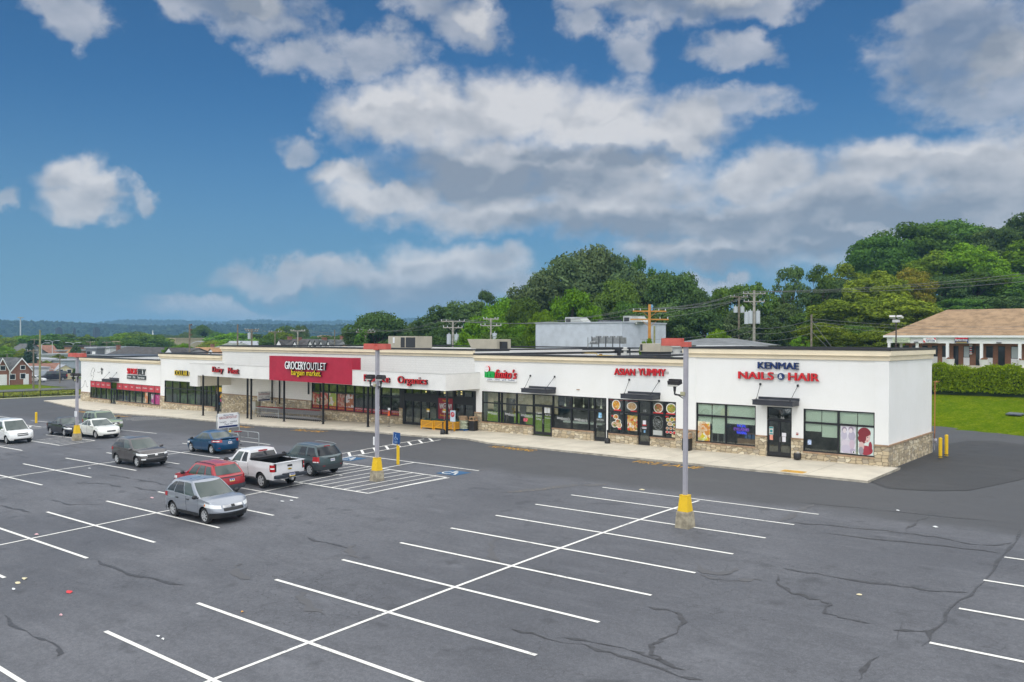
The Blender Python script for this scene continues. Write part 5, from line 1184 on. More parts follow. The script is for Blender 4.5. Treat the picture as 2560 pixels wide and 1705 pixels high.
    def shell(s, root, mat, bed=None):
        mb = MB(); nz = 9; idx = {}
        for sg in (1, -1):
            for i in range(s.n):
                x, y = s.o[i]; zt = s.zt(x); zb = min(s.zb(x, y), zt-.05)
                for j in range(nz+1):
                    p = s.P(i, zb+(zt-zb)*j/nz, sg); idx[sg, i, j] = len(mb.v); mb.v.append(tuple(p))
            for i in range(s.n-1):
                for j in range(nz):
                    q = (idx[sg,i,j], idx[sg,i+1,j], idx[sg,i+1,j+1], idx[sg,i,j+1]); mb.f.append(q[::-1] if sg < 0 else q); mb.m.append(0)
        K = 8
        for i in range(s.n-1):
            xa, xb = s.o[i][0], s.o[i+1][0]
            if bed and bed[0] < (xa+xb)/2 < bed[1]: continue
            rows = []
            for ii in (i, i+1):
                a = Vector(mb.v[idx[1,ii,nz]]); b = Vector(mb.v[idx[-1,ii,nz]]); cr = .055 if s.o[ii][0] > 0 else .03
                cr *= min(1, a.y/s.hw+.05)
                rows.append([a.lerp(b, k/K)+Vector((0,0,cr*(1-(2*k/K-1)**4))) for k in range(K+1)])
            n = len(mb.v); mb.v += [tuple(p) for p in rows[0]]+[tuple(p) for p in rows[1]]
            for k in range(K): mb.f.append((n+k, n+K+1+k, n+K+2+k, n+k+1)); mb.m.append(0)
        o = mb.build('body', mat, root, smooth=True, world=False)
        # weld so shading is smooth
        bm = bmesh.new(); bm.from_mesh(o.data); bmesh.ops.remove_doubles(bm, verts=bm.verts, dist=.003); bmesh.ops.recalc_face_normals(bm, faces=bm.faces); bm.to_mesh(o.data); bm.free()
        o.data.polygons.foreach_set('use_smooth', [True]*len(o.data.polygons))
        try: o.data.set_sharp_from_angle(angle=R(38))
        except Exception: pass
        ub = MB(); ub.box(s.xr+.35, s.xf-.35, -s.hw+.24, s.hw-.24, s.zs-.06, s.zt(0)-.25)
        for a in s.ax: ub.box(a-s.wr*1.25, a+s.wr*1.25, -s.hw+.12, s.hw-.12, s.wr*1.5, s.wr*2.15)
        ub.build('underbody', UNDER, root, world=False)
        return o
    # glasshouse: xa0/xa1 front base/top, xd0/xd1 rear base/top
    def G(s, u, t, off=0.):
        """u: 0..1 front centre->corner, 1..2 side, 2..3 rear corner->centre"""
        g = s.gh; zb0 = g['zb'](0) if callable(g['zb']) else g['zb']
        yb, yr = s.hw-g.get('inb', .06), s.hw-g.get('inr', .26)
        y = yb+(yr-yb)*t+.035*math.sin(math.pi*t)
        xa = g['xa0']+(g['xa1']-g['xa0'])*t; xd = g['xd0']+(g['xd1']-g['xd0'])*t
        ba, bd = g.get('ba', .22)*(1-.4*t), g.get('bd', .10)
        cr = .10
        if u <= 1: v = u; x = xa-ba*v*v; yy = y*v; 
        elif u <= 2:
            v = u-1; x = (xa-ba)+((xd+bd)-(xa-ba))*v; yy = y*(1+.012*math.sin(math.pi*v))
        else: v = 3-u; x = xd+bd*v*v; yy = y*v
        zr = lerp(g['roof'], x); zb = lerp(g['belt'], x)
        z = zb+(zr-zb)*t
        bul = .03*math.sin(math.pi*t)
        if u < 1: x += bul*(1-u)
        if u > 2: x -= bul*(u-2)
        nx, ny = (1, .15*u) if u < 1 else ((0, 1) if u <= 2 else (-1, .15*(3-u)))
        return Vector((x+nx*off, yy+ny*off, z+off*.35))
    def cabin(s, root, mat, gh):
        s.gh = gh; mb = MB(); us = [i/6 for i in range(6)]+[.93, 1]+[1+i/14 for i in range(1, 14)]+[2, 2.07]+[2+i/6 for i in range(1, 7)]; nt = 7
        for sg in (1, -1):
            n = len(mb.v)
            for u in us:
                for j in range(nt+1): p = s.G(u, j/nt); mb.v.append((p.x, p.y*sg, p.z))
            for i in range(len(us)-1):
                for j in range(nt): a = n+i*(nt+1)+j; q = (a, a+nt+1, a+nt+2, a+1); mb.f.append(q if sg > 0 else q[::-1]); mb.m.append(0)
        # roof
        K = 8; top = [s.G(u, 1) for u in us]
        for i in range(len(us)-1):
            rows = []
            for p in (top[i], top[i+1]):
                c = .05*min(1, p.y/(s.hw-.3)+.0); rows.append([Vector((p.x, p.y*(1-2*k/K), p.z+c*(1-(2*k/K-1)**2))) for k in range(K+1)])
            n = len(mb.v); mb.v += [tuple(p) for p in rows[0]]+[tuple(p) for p in rows[1]]
            for k in range(K): mb.f.append((n+k, n+K+1+k, n+K+2+k, n+k+1)); mb.m.append(0)
        o = mb.build('cabin', mat, root, smooth=True, world=False)
        bm = bmesh.new(); bm.from_mesh(o.data); bmesh.ops.remove_doubles(bm, verts=bm.verts, dist=.004); bmesh.ops.recalc_face_normals(bm, faces=bm.faces); bm.to_mesh(o.data); bm.free()
        o.data.polygons.foreach_set('use_smooth', [True]*len(o.data.polygons))
        try: o.data.set_sharp_from_angle(angle=R(34))
        except Exception: pass
        return o
    def cowl(s, root):
        mb = MB()
        for sg in (1, -1):
            n = len(mb.v)
            for i in range(9):
                for t, o_ in ((-.06, .03), (.06, .012)): p = s.G(.95*i/8, t, o_); mb.v.append((p.x, p.y*sg, p.z))
            for i in range(8): a = n+2*i; q = (a, a+2, a+3, a+1); mb.f.append(q if sg > 0 else q[::-1]); mb.m.append(0)
        for y in (-.35, .25): p = s.G(.2, .10, .03); q = s.G(.25, .30, .02); mb.cyl((p.x, y-.25, p.z), (q.x, y+.2, q.z-.06), .012, n=4)
        mb.build('wiper_cowl', SEAM, root, world=False)
        # seats and dash seen dimly through the windscreen are left to the tint; a mirror hangs behind it
    def pane(s, root, name, u0, u1, t0, t1, mat, sides=(1,-1), full=False, cut=0, off=.008):
        """a window; full joins both halves of windscreen or rear window. cut slants the rear top corner"""
        for sg in ([1] if full else sides):
            mb = MB(); nu, nt = 8, 5
            rng = [(u0, u1, sg)] if not full else [(u0, u1, 1), (u0, u1, -1)]
            for (a, b, g_) in rng:
                n = len(mb.v)
                for i in range(nu+1):
                    for j in range(nt+1):
                        f = i/nu; t = t0+(t1-t0)*j/nt
                        if cut: t = t0+(t1-t0)*(1-cut*max(0, (f-.45)/.55)**1.6)*j/nt
                        p = s.G(a+(b-a)*f, t, off); mb.v.append((p.x, p.y*g_, p.z))
                for i in range(nu):
                    for j in range(nt): q0 = n+i*(nt+1)+j; q = (q0, q0+nt+1, q0+nt+2, q0+1); mb.f.append(q if g_ > 0 else q[::-1]); mb.m.append(0)
            mb.build(name, mat, root, smooth=True, world=False)
    def wheels(s, root, spokes=5, rim=None, w=.21, dark=False):
        s.cowl(root)
        for a in s.ax:
            for sg in (1, -1):
                y = sg*(s.hw-.035); t = MB(); r = s.wr; q = .64
                prof = [(r*q,-w/2),(r*.88,-w/2),(r*.97,-w*.42),(r,-w*.25),(r,w*.25),(r*.97,w*.42),(r*.88,w/2),(r*q,w/2)]
                t.lathe(prof, (a, y-sg*w/2, r), 26, 0, 'Y'); to = t.build('wheel', TYRE_M, root, smooth=False, world=False)
                m = MB(); yo = y+sg*.004; yi = y-sg*.05
                def ring(r0, r1, y0, y1, mi, n=26):
                    vs = []; 
                    for (rr, yy) in ((r0, y0), (r1, y1)):
                        for i in range(n): th = 2*math.pi*i/n; vs.append((a+rr*math.cos(th), yy, r+rr*math.sin(th)))
                    m.add(vs, [(i, (i+1)%n, n+(i+1)%n, n+i) for i in range(n)], mi)
                ring(r*.66, r*.60, yo, yo, 0); ring(r*.60, r*.56, yo, yi, 0); ring(r*.57, .001, yi, yi, 1)
                for i in range(spokes):
                    th = 2*math.pi*i/spokes+.3
                    c, sn = math.cos(th), math.sin(th); wd = r*(.10 if spokes < 7 else .055)
                    def pt(rad, k, yy): return (a+rad*c-k*sn, yy, r+rad*sn+k*c)
                    ya, yb_ = yo+sg*.004, yo-sg*.02
                    vs = [pt(r*.08,-wd*1.3,ya),pt(r*.08,wd*1.3,ya),pt(r*.62,wd*.8,ya),pt(r*.62,-wd*.8,ya),pt(r*.08,-wd*1.3,yb_),pt(r*.08,wd*1.3,yb_),pt(r*.62,wd*.8,yb_),pt(r*.62,-wd*.8,yb_)]
                    m.add(vs, [(0,1,2,3),(0,4,5,1),(1,5,6,2),(2,6,7,3),(3,7,4,0)], 0)
                m.disc((a, yo+sg*.008, r), r*.13, '-Y', 12, 0); m.build('rim', [rim or RIM, RIMD], to, world=False)
    def seams(s, root, xs, z0, z1s, handles=(), hz=.9, hmat=None, sill=True):
        mb = MB()
        for sg in (1, -1):
            for x in xs:
                if callable(x): continue
                zt = s.zt(x)-.015; t = s.tx(x); zlow = max(z0, s.zb(x, s.hw)+.01); s.patch(mb, t-.09, t+.09, zlow, zt, sg, .003, 0, 1, 8)
            if sill: s.patch(mb, s.tx(xs[0]), s.tx(xs[-1]), z0, z0+.012, sg, .003, 0, 10, 1)
        mb.build('door_gap', SEAM, root, world=False)
        for sg in (1, -1):
            for x in handles:
                mb = MB(); p = s.P(s.tx(x), hz, sg, .02); mb.rbox(p, .19, .045, .035, 0); mb.build('door_handle', hmat or TRIM, root, world=False)
    def mirror(s, root, x, z, mat, size=1.):
        for sg in (1, -1):
            mb = MB(); y = sg*(s.hw+.10*size); mb.ell((x, y, z), .07*size, .12*size, .085*size, 10, 6); mb.cyl((x+.02, sg*(s.hw-.12), z-.06), (x, y, z-.03), .03, n=6); mb.build('side_mirror', mat, root, smooth=True, world=False)
    def place(s, root, x, y, ang, cx=0):
        """cx: offset so that x is the middle of the wheelbase"""
        root.rotation_euler = (0, 0, ang); root.location = (x, y, lotz(x, y)+.012)
        # pitch with the slope of the lot
        dx = .5; zx = (lotz(x+dx, y)-lotz(x-dx, y)); zy = (lotz(x, y+dx)-lotz(x, y-dx))
        n = Vector((-zx, -zy, 1)).normalized(); q = Vector((0,0,1)).rotation_difference(n); m = q.to_matrix() @ Matrix.Rotation(ang, 3, 'Z'); root.rotation_euler = m.to_euler()
def plate(mb_list, car, root, z, rear=True, yel=False, v=.0, mat=None):
    mb = MB(); f = car.rear if rear else car.front
    f(mb, -.16+v, .16+v, z, z+.15, off=.02, mi=0, nt=2, nz=1)
    if yel: f(mb, -.16+v, .16+v, z, z+.035, off=.023, mi=1, nt=2, nz=1); f(mb, -.16+v, .16+v, z+.12, z+.15, off=.023, mi=2, nt=2, nz=1)
    f(mb, -.11+v, -.03+v, z+.05, z+.105, off=.024, mi=2, nt=1, nz=1); f(mb, .02+v, .11+v, z+.05, z+.105, off=.024, mi=2, nt=1, nz=1)
    mb.build('number_plate', [PLT, PLY, PLB], root, world=False)
def part(car, root, name, mat, calls):
    mb = MB()
    for (fn, a) in calls: getattr(car, fn)(mb, *a[0], **a[1])
    return mb.build(name, mat, root, smooth=True, world=False)
def simple(car, root, name, mat, where, v0, v1, z0, z1, off=.012, nt=8, nz=3):
    mb = MB(); getattr(car, where)(mb, v0, v1, z0, z1, off=off, nt=nt, nz=nz); return mb.build(name, mat, root, smooth=True, world=False)
def lamps(car, root, name, mats, where, t0, t1, z0, z1, off=.012, extra=None):
    """wraps round the corner: t are outline indices"""
    for sg in (1, -1):
        mb = MB(); car.patch(mb, t0, t1, z0, z1, sg, off, 0, 8, 3)
        if extra: 
            for (a, b, c_, d_, mi) in extra: car.patch(mb, a, b, c_, d_, sg, off+.004, mi, 5, 2)
        mb.build(name, mats, root, smooth=True, world=False)
def rails(car, root, x0, x1, y, mat, lift=.05):
    for sg in (1, -1):
        mb = MB(); n = 8; pts = []
        for i in range(n+1):
            x = x0+(x1-x0)*i/n; pts.append((x, sg*y, lerp(car.gh['roof'], x)+.015+lift*math.sin(math.pi*min(1, max(0, i/n)))**.35))
        mb.tube(pts, .018, 6); mb.build('roof_rail', mat, root, world=False)
def newcar(label, cat='car', name='parked_car'): return thing(name, label, cat, (0,0,0), 'cars parked on the lot')

def suv_compact(label, pm, gen, x, y, ang):
    """small crossover, two generations"""
    r = newcar(label)
    top = [(-2.25,1.00),(-2.1,1.10),(-1.2,1.12),(0,1.06),(.75,1.03),(1.2,1.02),(1.75,.95),(2.05,.86),(2.25,.74)] if gen == 1 else [(-2.25,.98),(-2.1,1.10),(-1.2,1.13),(0,1.07),(.8,1.05),(1.3,1.03),(1.8,.94),(2.1,.82),(2.25,.72)]
    c = Car(L=4.5, W=1.82, wb=2.62, wr=.345, zs=.30, top=top, nose=.16, tail=.05, bowf=.20, cornf=.55, bowr=.08, cornr=.42)
    c.shell(r, pm)
    c.cabin(r, pm, dict(zb=1.05, xa0=1.22, xa1=.22, xd0=-2.14, xd1=-1.62, ba=.30, bd=.16, belt=[(-2.2,1.10),(-1,1.08),(1.2,1.0)], roof=[(-2.2,1.60),(-1.5,1.63),(-.3,1.66),(.3,1.62),(1.2,1.4)], inr=.27))
    c.pane(r, 'windscreen', 0, .93, .05, .94, CGL, full=True)
    c.pane(r, 'rear_window', 2.12, 3, .25, .93, CGD, full=True)
    c.pane(r, 'front_side_window', 1.10, 1.40, .08, .88, CGL); c.pane(r, 'rear_side_window', 1.43, 1.72, .08, .88, CGD); c.pane(r, 'quarter_window', 1.745, 1.95, .12, .86, CGD, cut=.55)
    c.wheels(r, 7 if gen == 1 else 5)
    c.seams(r, [.86,-.12,-1.0], .40, None, (.05,-.82), .93, pm if gen == 2 else TRIM)
    c.mirror(r, .80, 1.10, TRIM if gen == 1 else pm, 1.05)
    low = .44
    mb = MB(); c.front(mb, -.98, .98, .27, .50 if gen == 1 else .42, off=.012, nt=10); c.rear(mb, -.98, .98, .27, .45, off=.012, nt=10)
    for sg in (1, -1): c.patch(mb, c.tx(.86), c.tx(-.86), .27, .40, sg, .012, 0, 12, 2)
    mb.build('lower_cladding', TRIM if gen == 1 else M('dark_cladding', (.02,.02,.022), .55), r, smooth=True, world=False)
    if gen == 1:
        lamps(c, r, 'headlight', [HLAMP, AMBER], 'front', c.tf(.58), c.side0+1.6, lambda q: .66+.09*q, lambda q: .80+.12*q, extra=[(c.side0+.2, c.side0+1.5, .77, .86, 1)])
        simple(c, r, 'grille', TRIM, 'front', -.50, .50, .56, .68, .014); simple(c, r, 'chrome_bar', CHROME, 'front', -.50, .50, .70, .79, .018)
        mb = MB(); c.front(mb, -.09, .09, .70, .79, off=.024, nt=2, nz=1); mb.build('badge', TRIM, r, world=False)
        mb = MB(); c.front(mb, -.75, .75, .46, .47, off=.03); mb.build('bumper_crease', CLAD, r, world=False)
    else:
        lamps(c, r, 'headlight', [HLAMP, TRIM], 'front', c.tf(.60), c.side0+2.0, lambda q: .70+.05*q, lambda q: .82+.08*q, extra=[(c.tf(.62), c.side0, .70, .725, 1)])
        simple(c, r, 'grille', TRIM, 'front', -.60, .60, .60, .80, .014); simple(c, r, 'chrome_bar', CHROME, 'front', -.62, .62, .79, .82, .020); simple(c, r, 'lower_grille', TRIM, 'front', -.7, .7, .44, .54, .014)
        mb = MB(); c.front(mb, -.09, .09, .70, .80, off=.024, nt=2, nz=1); mb.build('badge', CHROME, r, world=False)
        for sg in (1, -1): mb = MB(); c.patch(mb, c.tf(.72), c.tf(.93), .48, .55, sg, .02); mb.build('fog_light', HLAMP, r, world=False)
    lamps(c, r, 'tail_light', [TLAMP], 'rear', c.side1-1.5, c.tr(.80), .92, 1.10)
    # tall lamps beside the rear window
    for sg in (1, -1):
        mb = MB(); vs = []
        for u, t in ((1.975,.05),(2.10,.05),(2.10,.72),(1.985,.72)): p = c.G(u, t, .012); vs.append((p.x, p.y*sg, p.z))
        mb.poly(vs if sg > 0 else vs[::-1]); mb.build('tail_light', TLAMP, r, world=False)
    plate(None, c, r, .74)
    if gen == 1:
        mb = MB(); 
        for i, x0_ in enumerate((-.05,)): 
            z = lambda xx, yy: lerp(c.gh['roof'], xx)+.05*(1-(yy/.64)**2)+.006
            mb.add([(a, b, z(a, b)) for a, b in ((.05,-.42),(.05,.42),(-.62,.42),(-.62,-.42))]+[(.05,0,z(.05,0)),(-.62,0,z(-.62,0))], [(0,4,5,3),(4,1,2,5)]); mb.build('sunroof', M('sunroof_glass', (.10,.11,.13), .1, spec=.9), r, world=False)
    c.place(r, x, y, ang); return r
suv_compact('silver blue crossover nearest the camera, nose to the right', paint('paint_silver_blue', (.31,.335,.38), .45), 1, -34.15, 20.0, 0)
suv_compact('brownish grey crossover alone in the middle row, nose to the right', paint('paint_taupe', (.088,.080,.080), .35), 2, -52.2, 25.95, .0)

def wagon():
    pm = paint('paint_red', (.36,.012,.02), .1); r = newcar('red station wagon with ribbed roof between the silver crossover and the white pickup')
    c = Car(L=4.45, W=1.74, wb=2.53, wr=.325, zs=.30, top=[(-2.22,.90),(-2.1,1.0),(-1,1.02),(0,.98),(.8,.97),(1.4,.93),(1.9,.86),(2.2,.72)], nose=.08, tail=.04, bowf=.14, bowr=.06, cornr=.34)
    c.shell(r, pm); c.cabin(r, pm, dict(zb=1, xa0=1.08, xa1=.22, xd0=-2.08, xd1=-1.62, ba=.25, bd=.10, belt=[(-2.1,1.0),(1.1,.95)], roof=[(-2.1,1.50),(-1.6,1.53),(-.2,1.56),(.3,1.52),(1.1,1.3)], inr=.24))
    c.pane(r, 'windscreen', 0, .93, .05, .94, CGL, full=True); c.pane(r, 'rear_window', 2.14, 3, .14, .90, CGL, full=True)
    c.pane(r, 'front_side_window', 1.10, 1.38, .07, .87, CGL); c.pane(r, 'rear_side_window', 1.41, 1.67, .07, .87, CGL); c.pane(r, 'quarter_window', 1.705, 1.93, .1, .85, CGL)
    c.wheels(r, 5); c.seams(r, [.85,-.10,-.98], .36, None, (.05,-.85), .87); c.mirror(r, .78, 1.04, TRIM)
    simple(c, r, 'rear_bumper', CLAD, 'rear', -.99, .99, .30, .56, .05, 10); simple(c, r, 'front_bumper', pm, 'front', -.9, .9, .4, .6, .03)
    mb = MB()
    for sg in (1, -1): c.patch(mb, c.tx(-1.75), c.side1+1.5, .32, .54, sg, .035, 0, 4, 2); c.patch(mb, c.tx(.85), c.tx(-.85), .28, .40, sg, .012, 0, 12, 2)
    mb.build('lower_cladding', CLAD, r, smooth=True, world=False)
    lamps(c, r, 'tail_light', [TLAMP, HLAMP], 'rear', c.side1-3.2, c.tr(.84), lambda q: .66, lambda q: 1.0-.05*q, extra=[(c.side1-2, c.tr(.9), .76, .79, 1), (c.side1-2, c.tr(.9), .86, .88, 1)])
    lamps(c, r, 'headlight', [HLAMP], 'front', c.tf(.6), c.side0+1, .66, .80); simple(c, r, 'tailgate_trim', CLAD, 'rear', -.66, .66, .925, .975, .02)
    plate(None, c, r, .72, yel=True)
    mb = MB()
    for i in range(7):
        x = .05-i*.24; z = lerp(c.gh['roof'], x); mb.box(x-.012, x+.012, -.5, .5, z+.036, z+.047)
    mb.build('roof_rib', M('rib_pale', (.55,.25,.25), .4), r, world=False); rails(c, r, .15, -1.75, .60, TRIM)
    c.place(r, -39.6, 23.28, math.pi)
wagon()
def sport_ute():
    pm = paint('paint_teal_grey', (.060,.090,.098), .3); r = newcar('dark teal boxy sport utility parked beside the striped bays')
    c = Car(L=4.6, W=1.82, wb=2.70, wr=.36, zs=.38, top=[(-2.3,1.04),(-2.15,1.13),(-1,1.14),(0,1.10),(.9,1.08),(1.4,1.03),(2.0,.93),(2.3,.78)], nose=.10, tail=.03, bowr=.10, cornr=.36)
    c.shell(r, pm); c.cabin(r, pm, dict(zb=1.1, xa0=1.05, xa1=.30, xd0=-2.16, xd1=-1.78, ba=.25, bd=.16, belt=[(-2.2,1.13),(1.1,1.06)], roof=[(-2.2,1.63),(-1.7,1.67),(0,1.70),(.3,1.67),(1.1,1.4)], inr=.25))
    c.pane(r, 'windscreen', 0, .93, .05, .94, CGL, full=True); c.pane(r, 'rear_window', 2.12, 3, .06, .88, CGD, full=True)
    c.pane(r, 'front_side_window', 1.10, 1.36, .06, .86, CGL); c.pane(r, 'rear_side_window', 1.385, 1.63, .06, .86, CGD); c.pane(r, 'quarter_window', 1.69, 1.97, .04, .84, CGD)
    c.wheels(r, 6); c.seams(r, [.90,-.05,-.98], .46, None, (.10,-.82), .98, pm); c.mirror(r, .85, 1.18, TRIM)
    mb = MB(); GC = M('cladding_teal_dark', (.040,.050,.055), .6)
    c.rear(mb, -.99, .99, .38, .68, off=.045, nt=10); c.front(mb, -.95, .95, .34, .55, off=.03, nt=10)
    for sg in (1, -1):
        c.patch(mb, c.tx(.86), c.tx(-.86), .36, .52, sg, .014, 0, 12, 2); c.patch(mb, c.tx(-1.86), c.side1+1.5, .38, .66, sg, .03, 0, 4, 2)
        for a in c.ax:
            for k in range(12):
                t0 = math.pi*k/12; t1 = math.pi*(k+1)/12; r0, r1 = c.wr*c.archk, c.wr*c.archk+.10
                q = []
                for (rr, tt) in ((r0,t0),(r1,t0),(r1,t1),(r0,t1)):
                    xx = a+rr*math.cos(tt); zz = c.wr+rr*math.sin(tt)*.98; p = c.P(c.tx(xx), max(.4, zz), sg, .02); q.append(tuple(p))
                mb.poly(q if sg < 0 else q[::-1])
    mb.build('lower_cladding', GC, r, world=False)
    lamps(c, r, 'tail_light', [TLAMP, HLAMP], 'rear', c.side1-2.2, c.tr(.86), .80, 1.12, extra=[(c.side1-1.5, c.tr(.9), .80, .86, 1)])
    lamps(c, r, 'headlight', [HLAMP], 'front', c.tf(.6), c.side0+1, .72, .86); simple(c, r, 'tailgate_trim', TRIM, 'rear', -.36, .36, 1.00, 1.05, .02); plate(None, c, r, .83)
    mb = MB(); p = c.G(3, .98, .02); mb.rbox((p.x, 0, p.z-.02), .03, .4, .04); mb.build('brake_light', TLAMP, r, world=False)
    mb = MB(); c.rear(mb, -.7, -.55, .60, .63, off=.05, nt=2, nz=1); c.rear(mb, .55, .7, .60, .63, off=.05, nt=2, nz=1); mb.build('reflector', TLAMP, r, world=False)
    rails(c, r, .1, -1.85, .62, M('rail_grey', (.25,.27,.28), .5)); c.place(r, -39.95, 29.7, math.pi)
sport_ute()
def pickup():
    pm = paint('paint_white', (.72,.72,.73), .0, .3); r = newcar('white extended cab pickup truck with folded black bed cover', 'pickup truck', 'pickup_truck')
    bed = (-2.95, -.78)
    c = Car(L=5.85, W=1.98, F=.485, wb=3.65, wr=.40, zs=.50, top=[(-3.1,1.36),(-.75,1.36),(-.70,1.24),(1.2,1.22),(1.6,1.20),(2.3,1.14),(2.75,1.02),(2.85,.95)], nose=.05, tail=.0, cornf=.4, cornr=.16, bowr=.02, bowf=.10, tum=.05, archk=1.22)
    c.shell(r, pm, bed)
    c.cabin(r, pm, dict(zb=1.2, xa0=1.42, xa1=.62, xd0=-.72, xd1=-.60, ba=.25, bd=.03, belt=[(-.8,1.25),(1.4,1.20)], roof=[(-.8,1.82),(0,1.86),(.6,1.83),(1.4,1.5)], inr=.27))
    c.pane(r, 'windscreen', 0, .93, .05, .94, CGL, full=True); c.pane(r, 'rear_window', 2.10, 3, .12, .80, M('dark_rear_glass', (.012,.012,.014), .06, spec=.9), full=True)
    c.pane(r, 'front_side_window', 1.16, 1.58, .07, .84, CGL); c.pane(r, 'rear_side_window', 1.66, 1.92, .07, .84, CGD)
    mb = MB(); z0, z1, w, t = .92, 1.36, .93, .07
    mb.box(bed[0]+.07, bed[1], -w+t, w-t, z0-.02, z0); 
    for sg in (1, -1): mb.box(bed[0], bed[1], sg*(w-t), sg*(w-t+.05), z0, z1-.01)
    mb.box(bed[0]-.02, bed[0]+.07, -w+t, w-t, z0, z1-.02); mb.box(bed[1]-.05, bed[1], -w+t, w-t, z0, z1-.01); mb.build('bed_liner', M('bed_liner_black', (.012,.012,.013), .6), r, world=False)
    mb = MB()
    for sg in (1, -1): mb.box(bed[0]-.08, bed[1]+.03, sg*(w-t), sg*(w+.025), z1-.006, z1+.014)
    mb.box(bed[0]-.10, bed[0]+.07, -w+t, w-t, z1-.02, z1+.012); mb.build('bed_rail', pm, r, world=False)
    mb = MB(); mb.rbox((-1.1,0,1.46), .75,1.72,.03, 0, ry=.04); mb.rbox((-1.12,0,1.52), .72,1.70,.025, 0, ry=.09); mb.rbox((-1.5,0,1.49), .04,1.70,.12,0); mb.cyl((-.8,-.86,1.40),(-.8,.86,1.40),.05,n=8); mb.cyl((-1.9,-.86,1.35),(-1.55,-.86,1.47),.02,n=5); mb.build('bed_cover', M('vinyl_black', (.014,.014,.016), .5), r, world=False)
    mb = MB(); mb.ell((-2.0,.3,1.0), .30,.20,.14,10,6); tag(mb.build('blue_bundle', M('bundle_blue', (.01,.07,.22), .6), r, world=False))
    c.wheels(r, 6, w=.26); c.seams(r, [1.15,.12,-.72], .62, None, (.28,), 1.06); c.mirror(r, 1.12, 1.32, TRIM, 1.3)
    BUMP = M('bumper_navy_black', (.020,.026,.038), .45); mb = MB(); mb.rbox((-3.08,0,.66), .24,1.90,.17); mb.rbox((-3.06,0,.77), .26,.95,.06); mb.build('rear_bumper', BUMP, r, world=False, bevel=.03)
    mb = MB()
    for sg in (1, -1): c.patch(mb, c.side1-2.4, c.tr(.875), .92, 1.28, sg, .012, 0, 6, 4); c.patch(mb, c.side1-1.5, c.tr(.89), 1.05, 1.12, sg, .016, 1, 4, 2)
    for k, sg in enumerate((1, -1)):
        mb = MB(); c.patch(mb, c.side1-1.6, c.tr(.86), .92, 1.28, sg, .012, 0, 6, 4); c.patch(mb, c.side1-1.0, c.tr(.90), 1.06, 1.13, sg, .017, 1, 4, 2); mb.build('tail_light', [TLAMP, HLAMP], r, world=False)
    mb = MB(); mb.rbox((c.xr-.012,0,1.17), .02,.28,.09); mb.build('tailgate_handle', TRIM, r, world=False); mb = MB(); mb.rbox((c.xr-.014,0,1.00), .02,.24,.05); mb.rbox((c.xr-.014,0,1.00), .02,.10,.085); mb.build('badge', M('badge_gold', (.55,.36,.03), .3, .5), r, world=False)
    mb = MB(); mb.rbox((-3.21,0,.71), .012,.34,.17,0,0); mb.rbox((-3.218,0,.645), .01,.34,.04,0,1); mb.rbox((-3.218,0,.785), .01,.34,.02,0,2); mb.rbox((-3.219,-.02,.72), .01,.24,.05,0,2); mb.build('number_plate', [PLT, PLY, PLB], r, world=False)
    mb = MB(); mb.rbox((-3.1,0,.5), .2,.12,.10); mb.cyl((-3.22,.0,.5),(-3.24,0,.5),.07,n=10); mb.build('tow_hitch', M('hitch_grey', (.35,.35,.36), .5), r, world=False)
    p = c.G(3, .95, .02); mb = MB(); mb.rbox((p.x-.01,0,p.z-.03), .04,.52,.07); mb.build('brake_light', TLAMP, r, world=False)
    mb = MB()
    for sg in (1,-1): c.patch(mb, c.tx(1.35), c.tx(-1.3), .50, .56, sg, .02, 0, 12, 1)
    mb.build('sill_trim', CHROME, r, world=False); lamps(c, r, 'headlight', [HLAMP], 'front', c.tf(.7), c.side0+1, .84, 1.02); simple(c, r, 'grille', CHROME, 'front', -.6, .6, .78, 1.0)
    c.place(r, -39.65, 26.15, math.pi)
pickup()
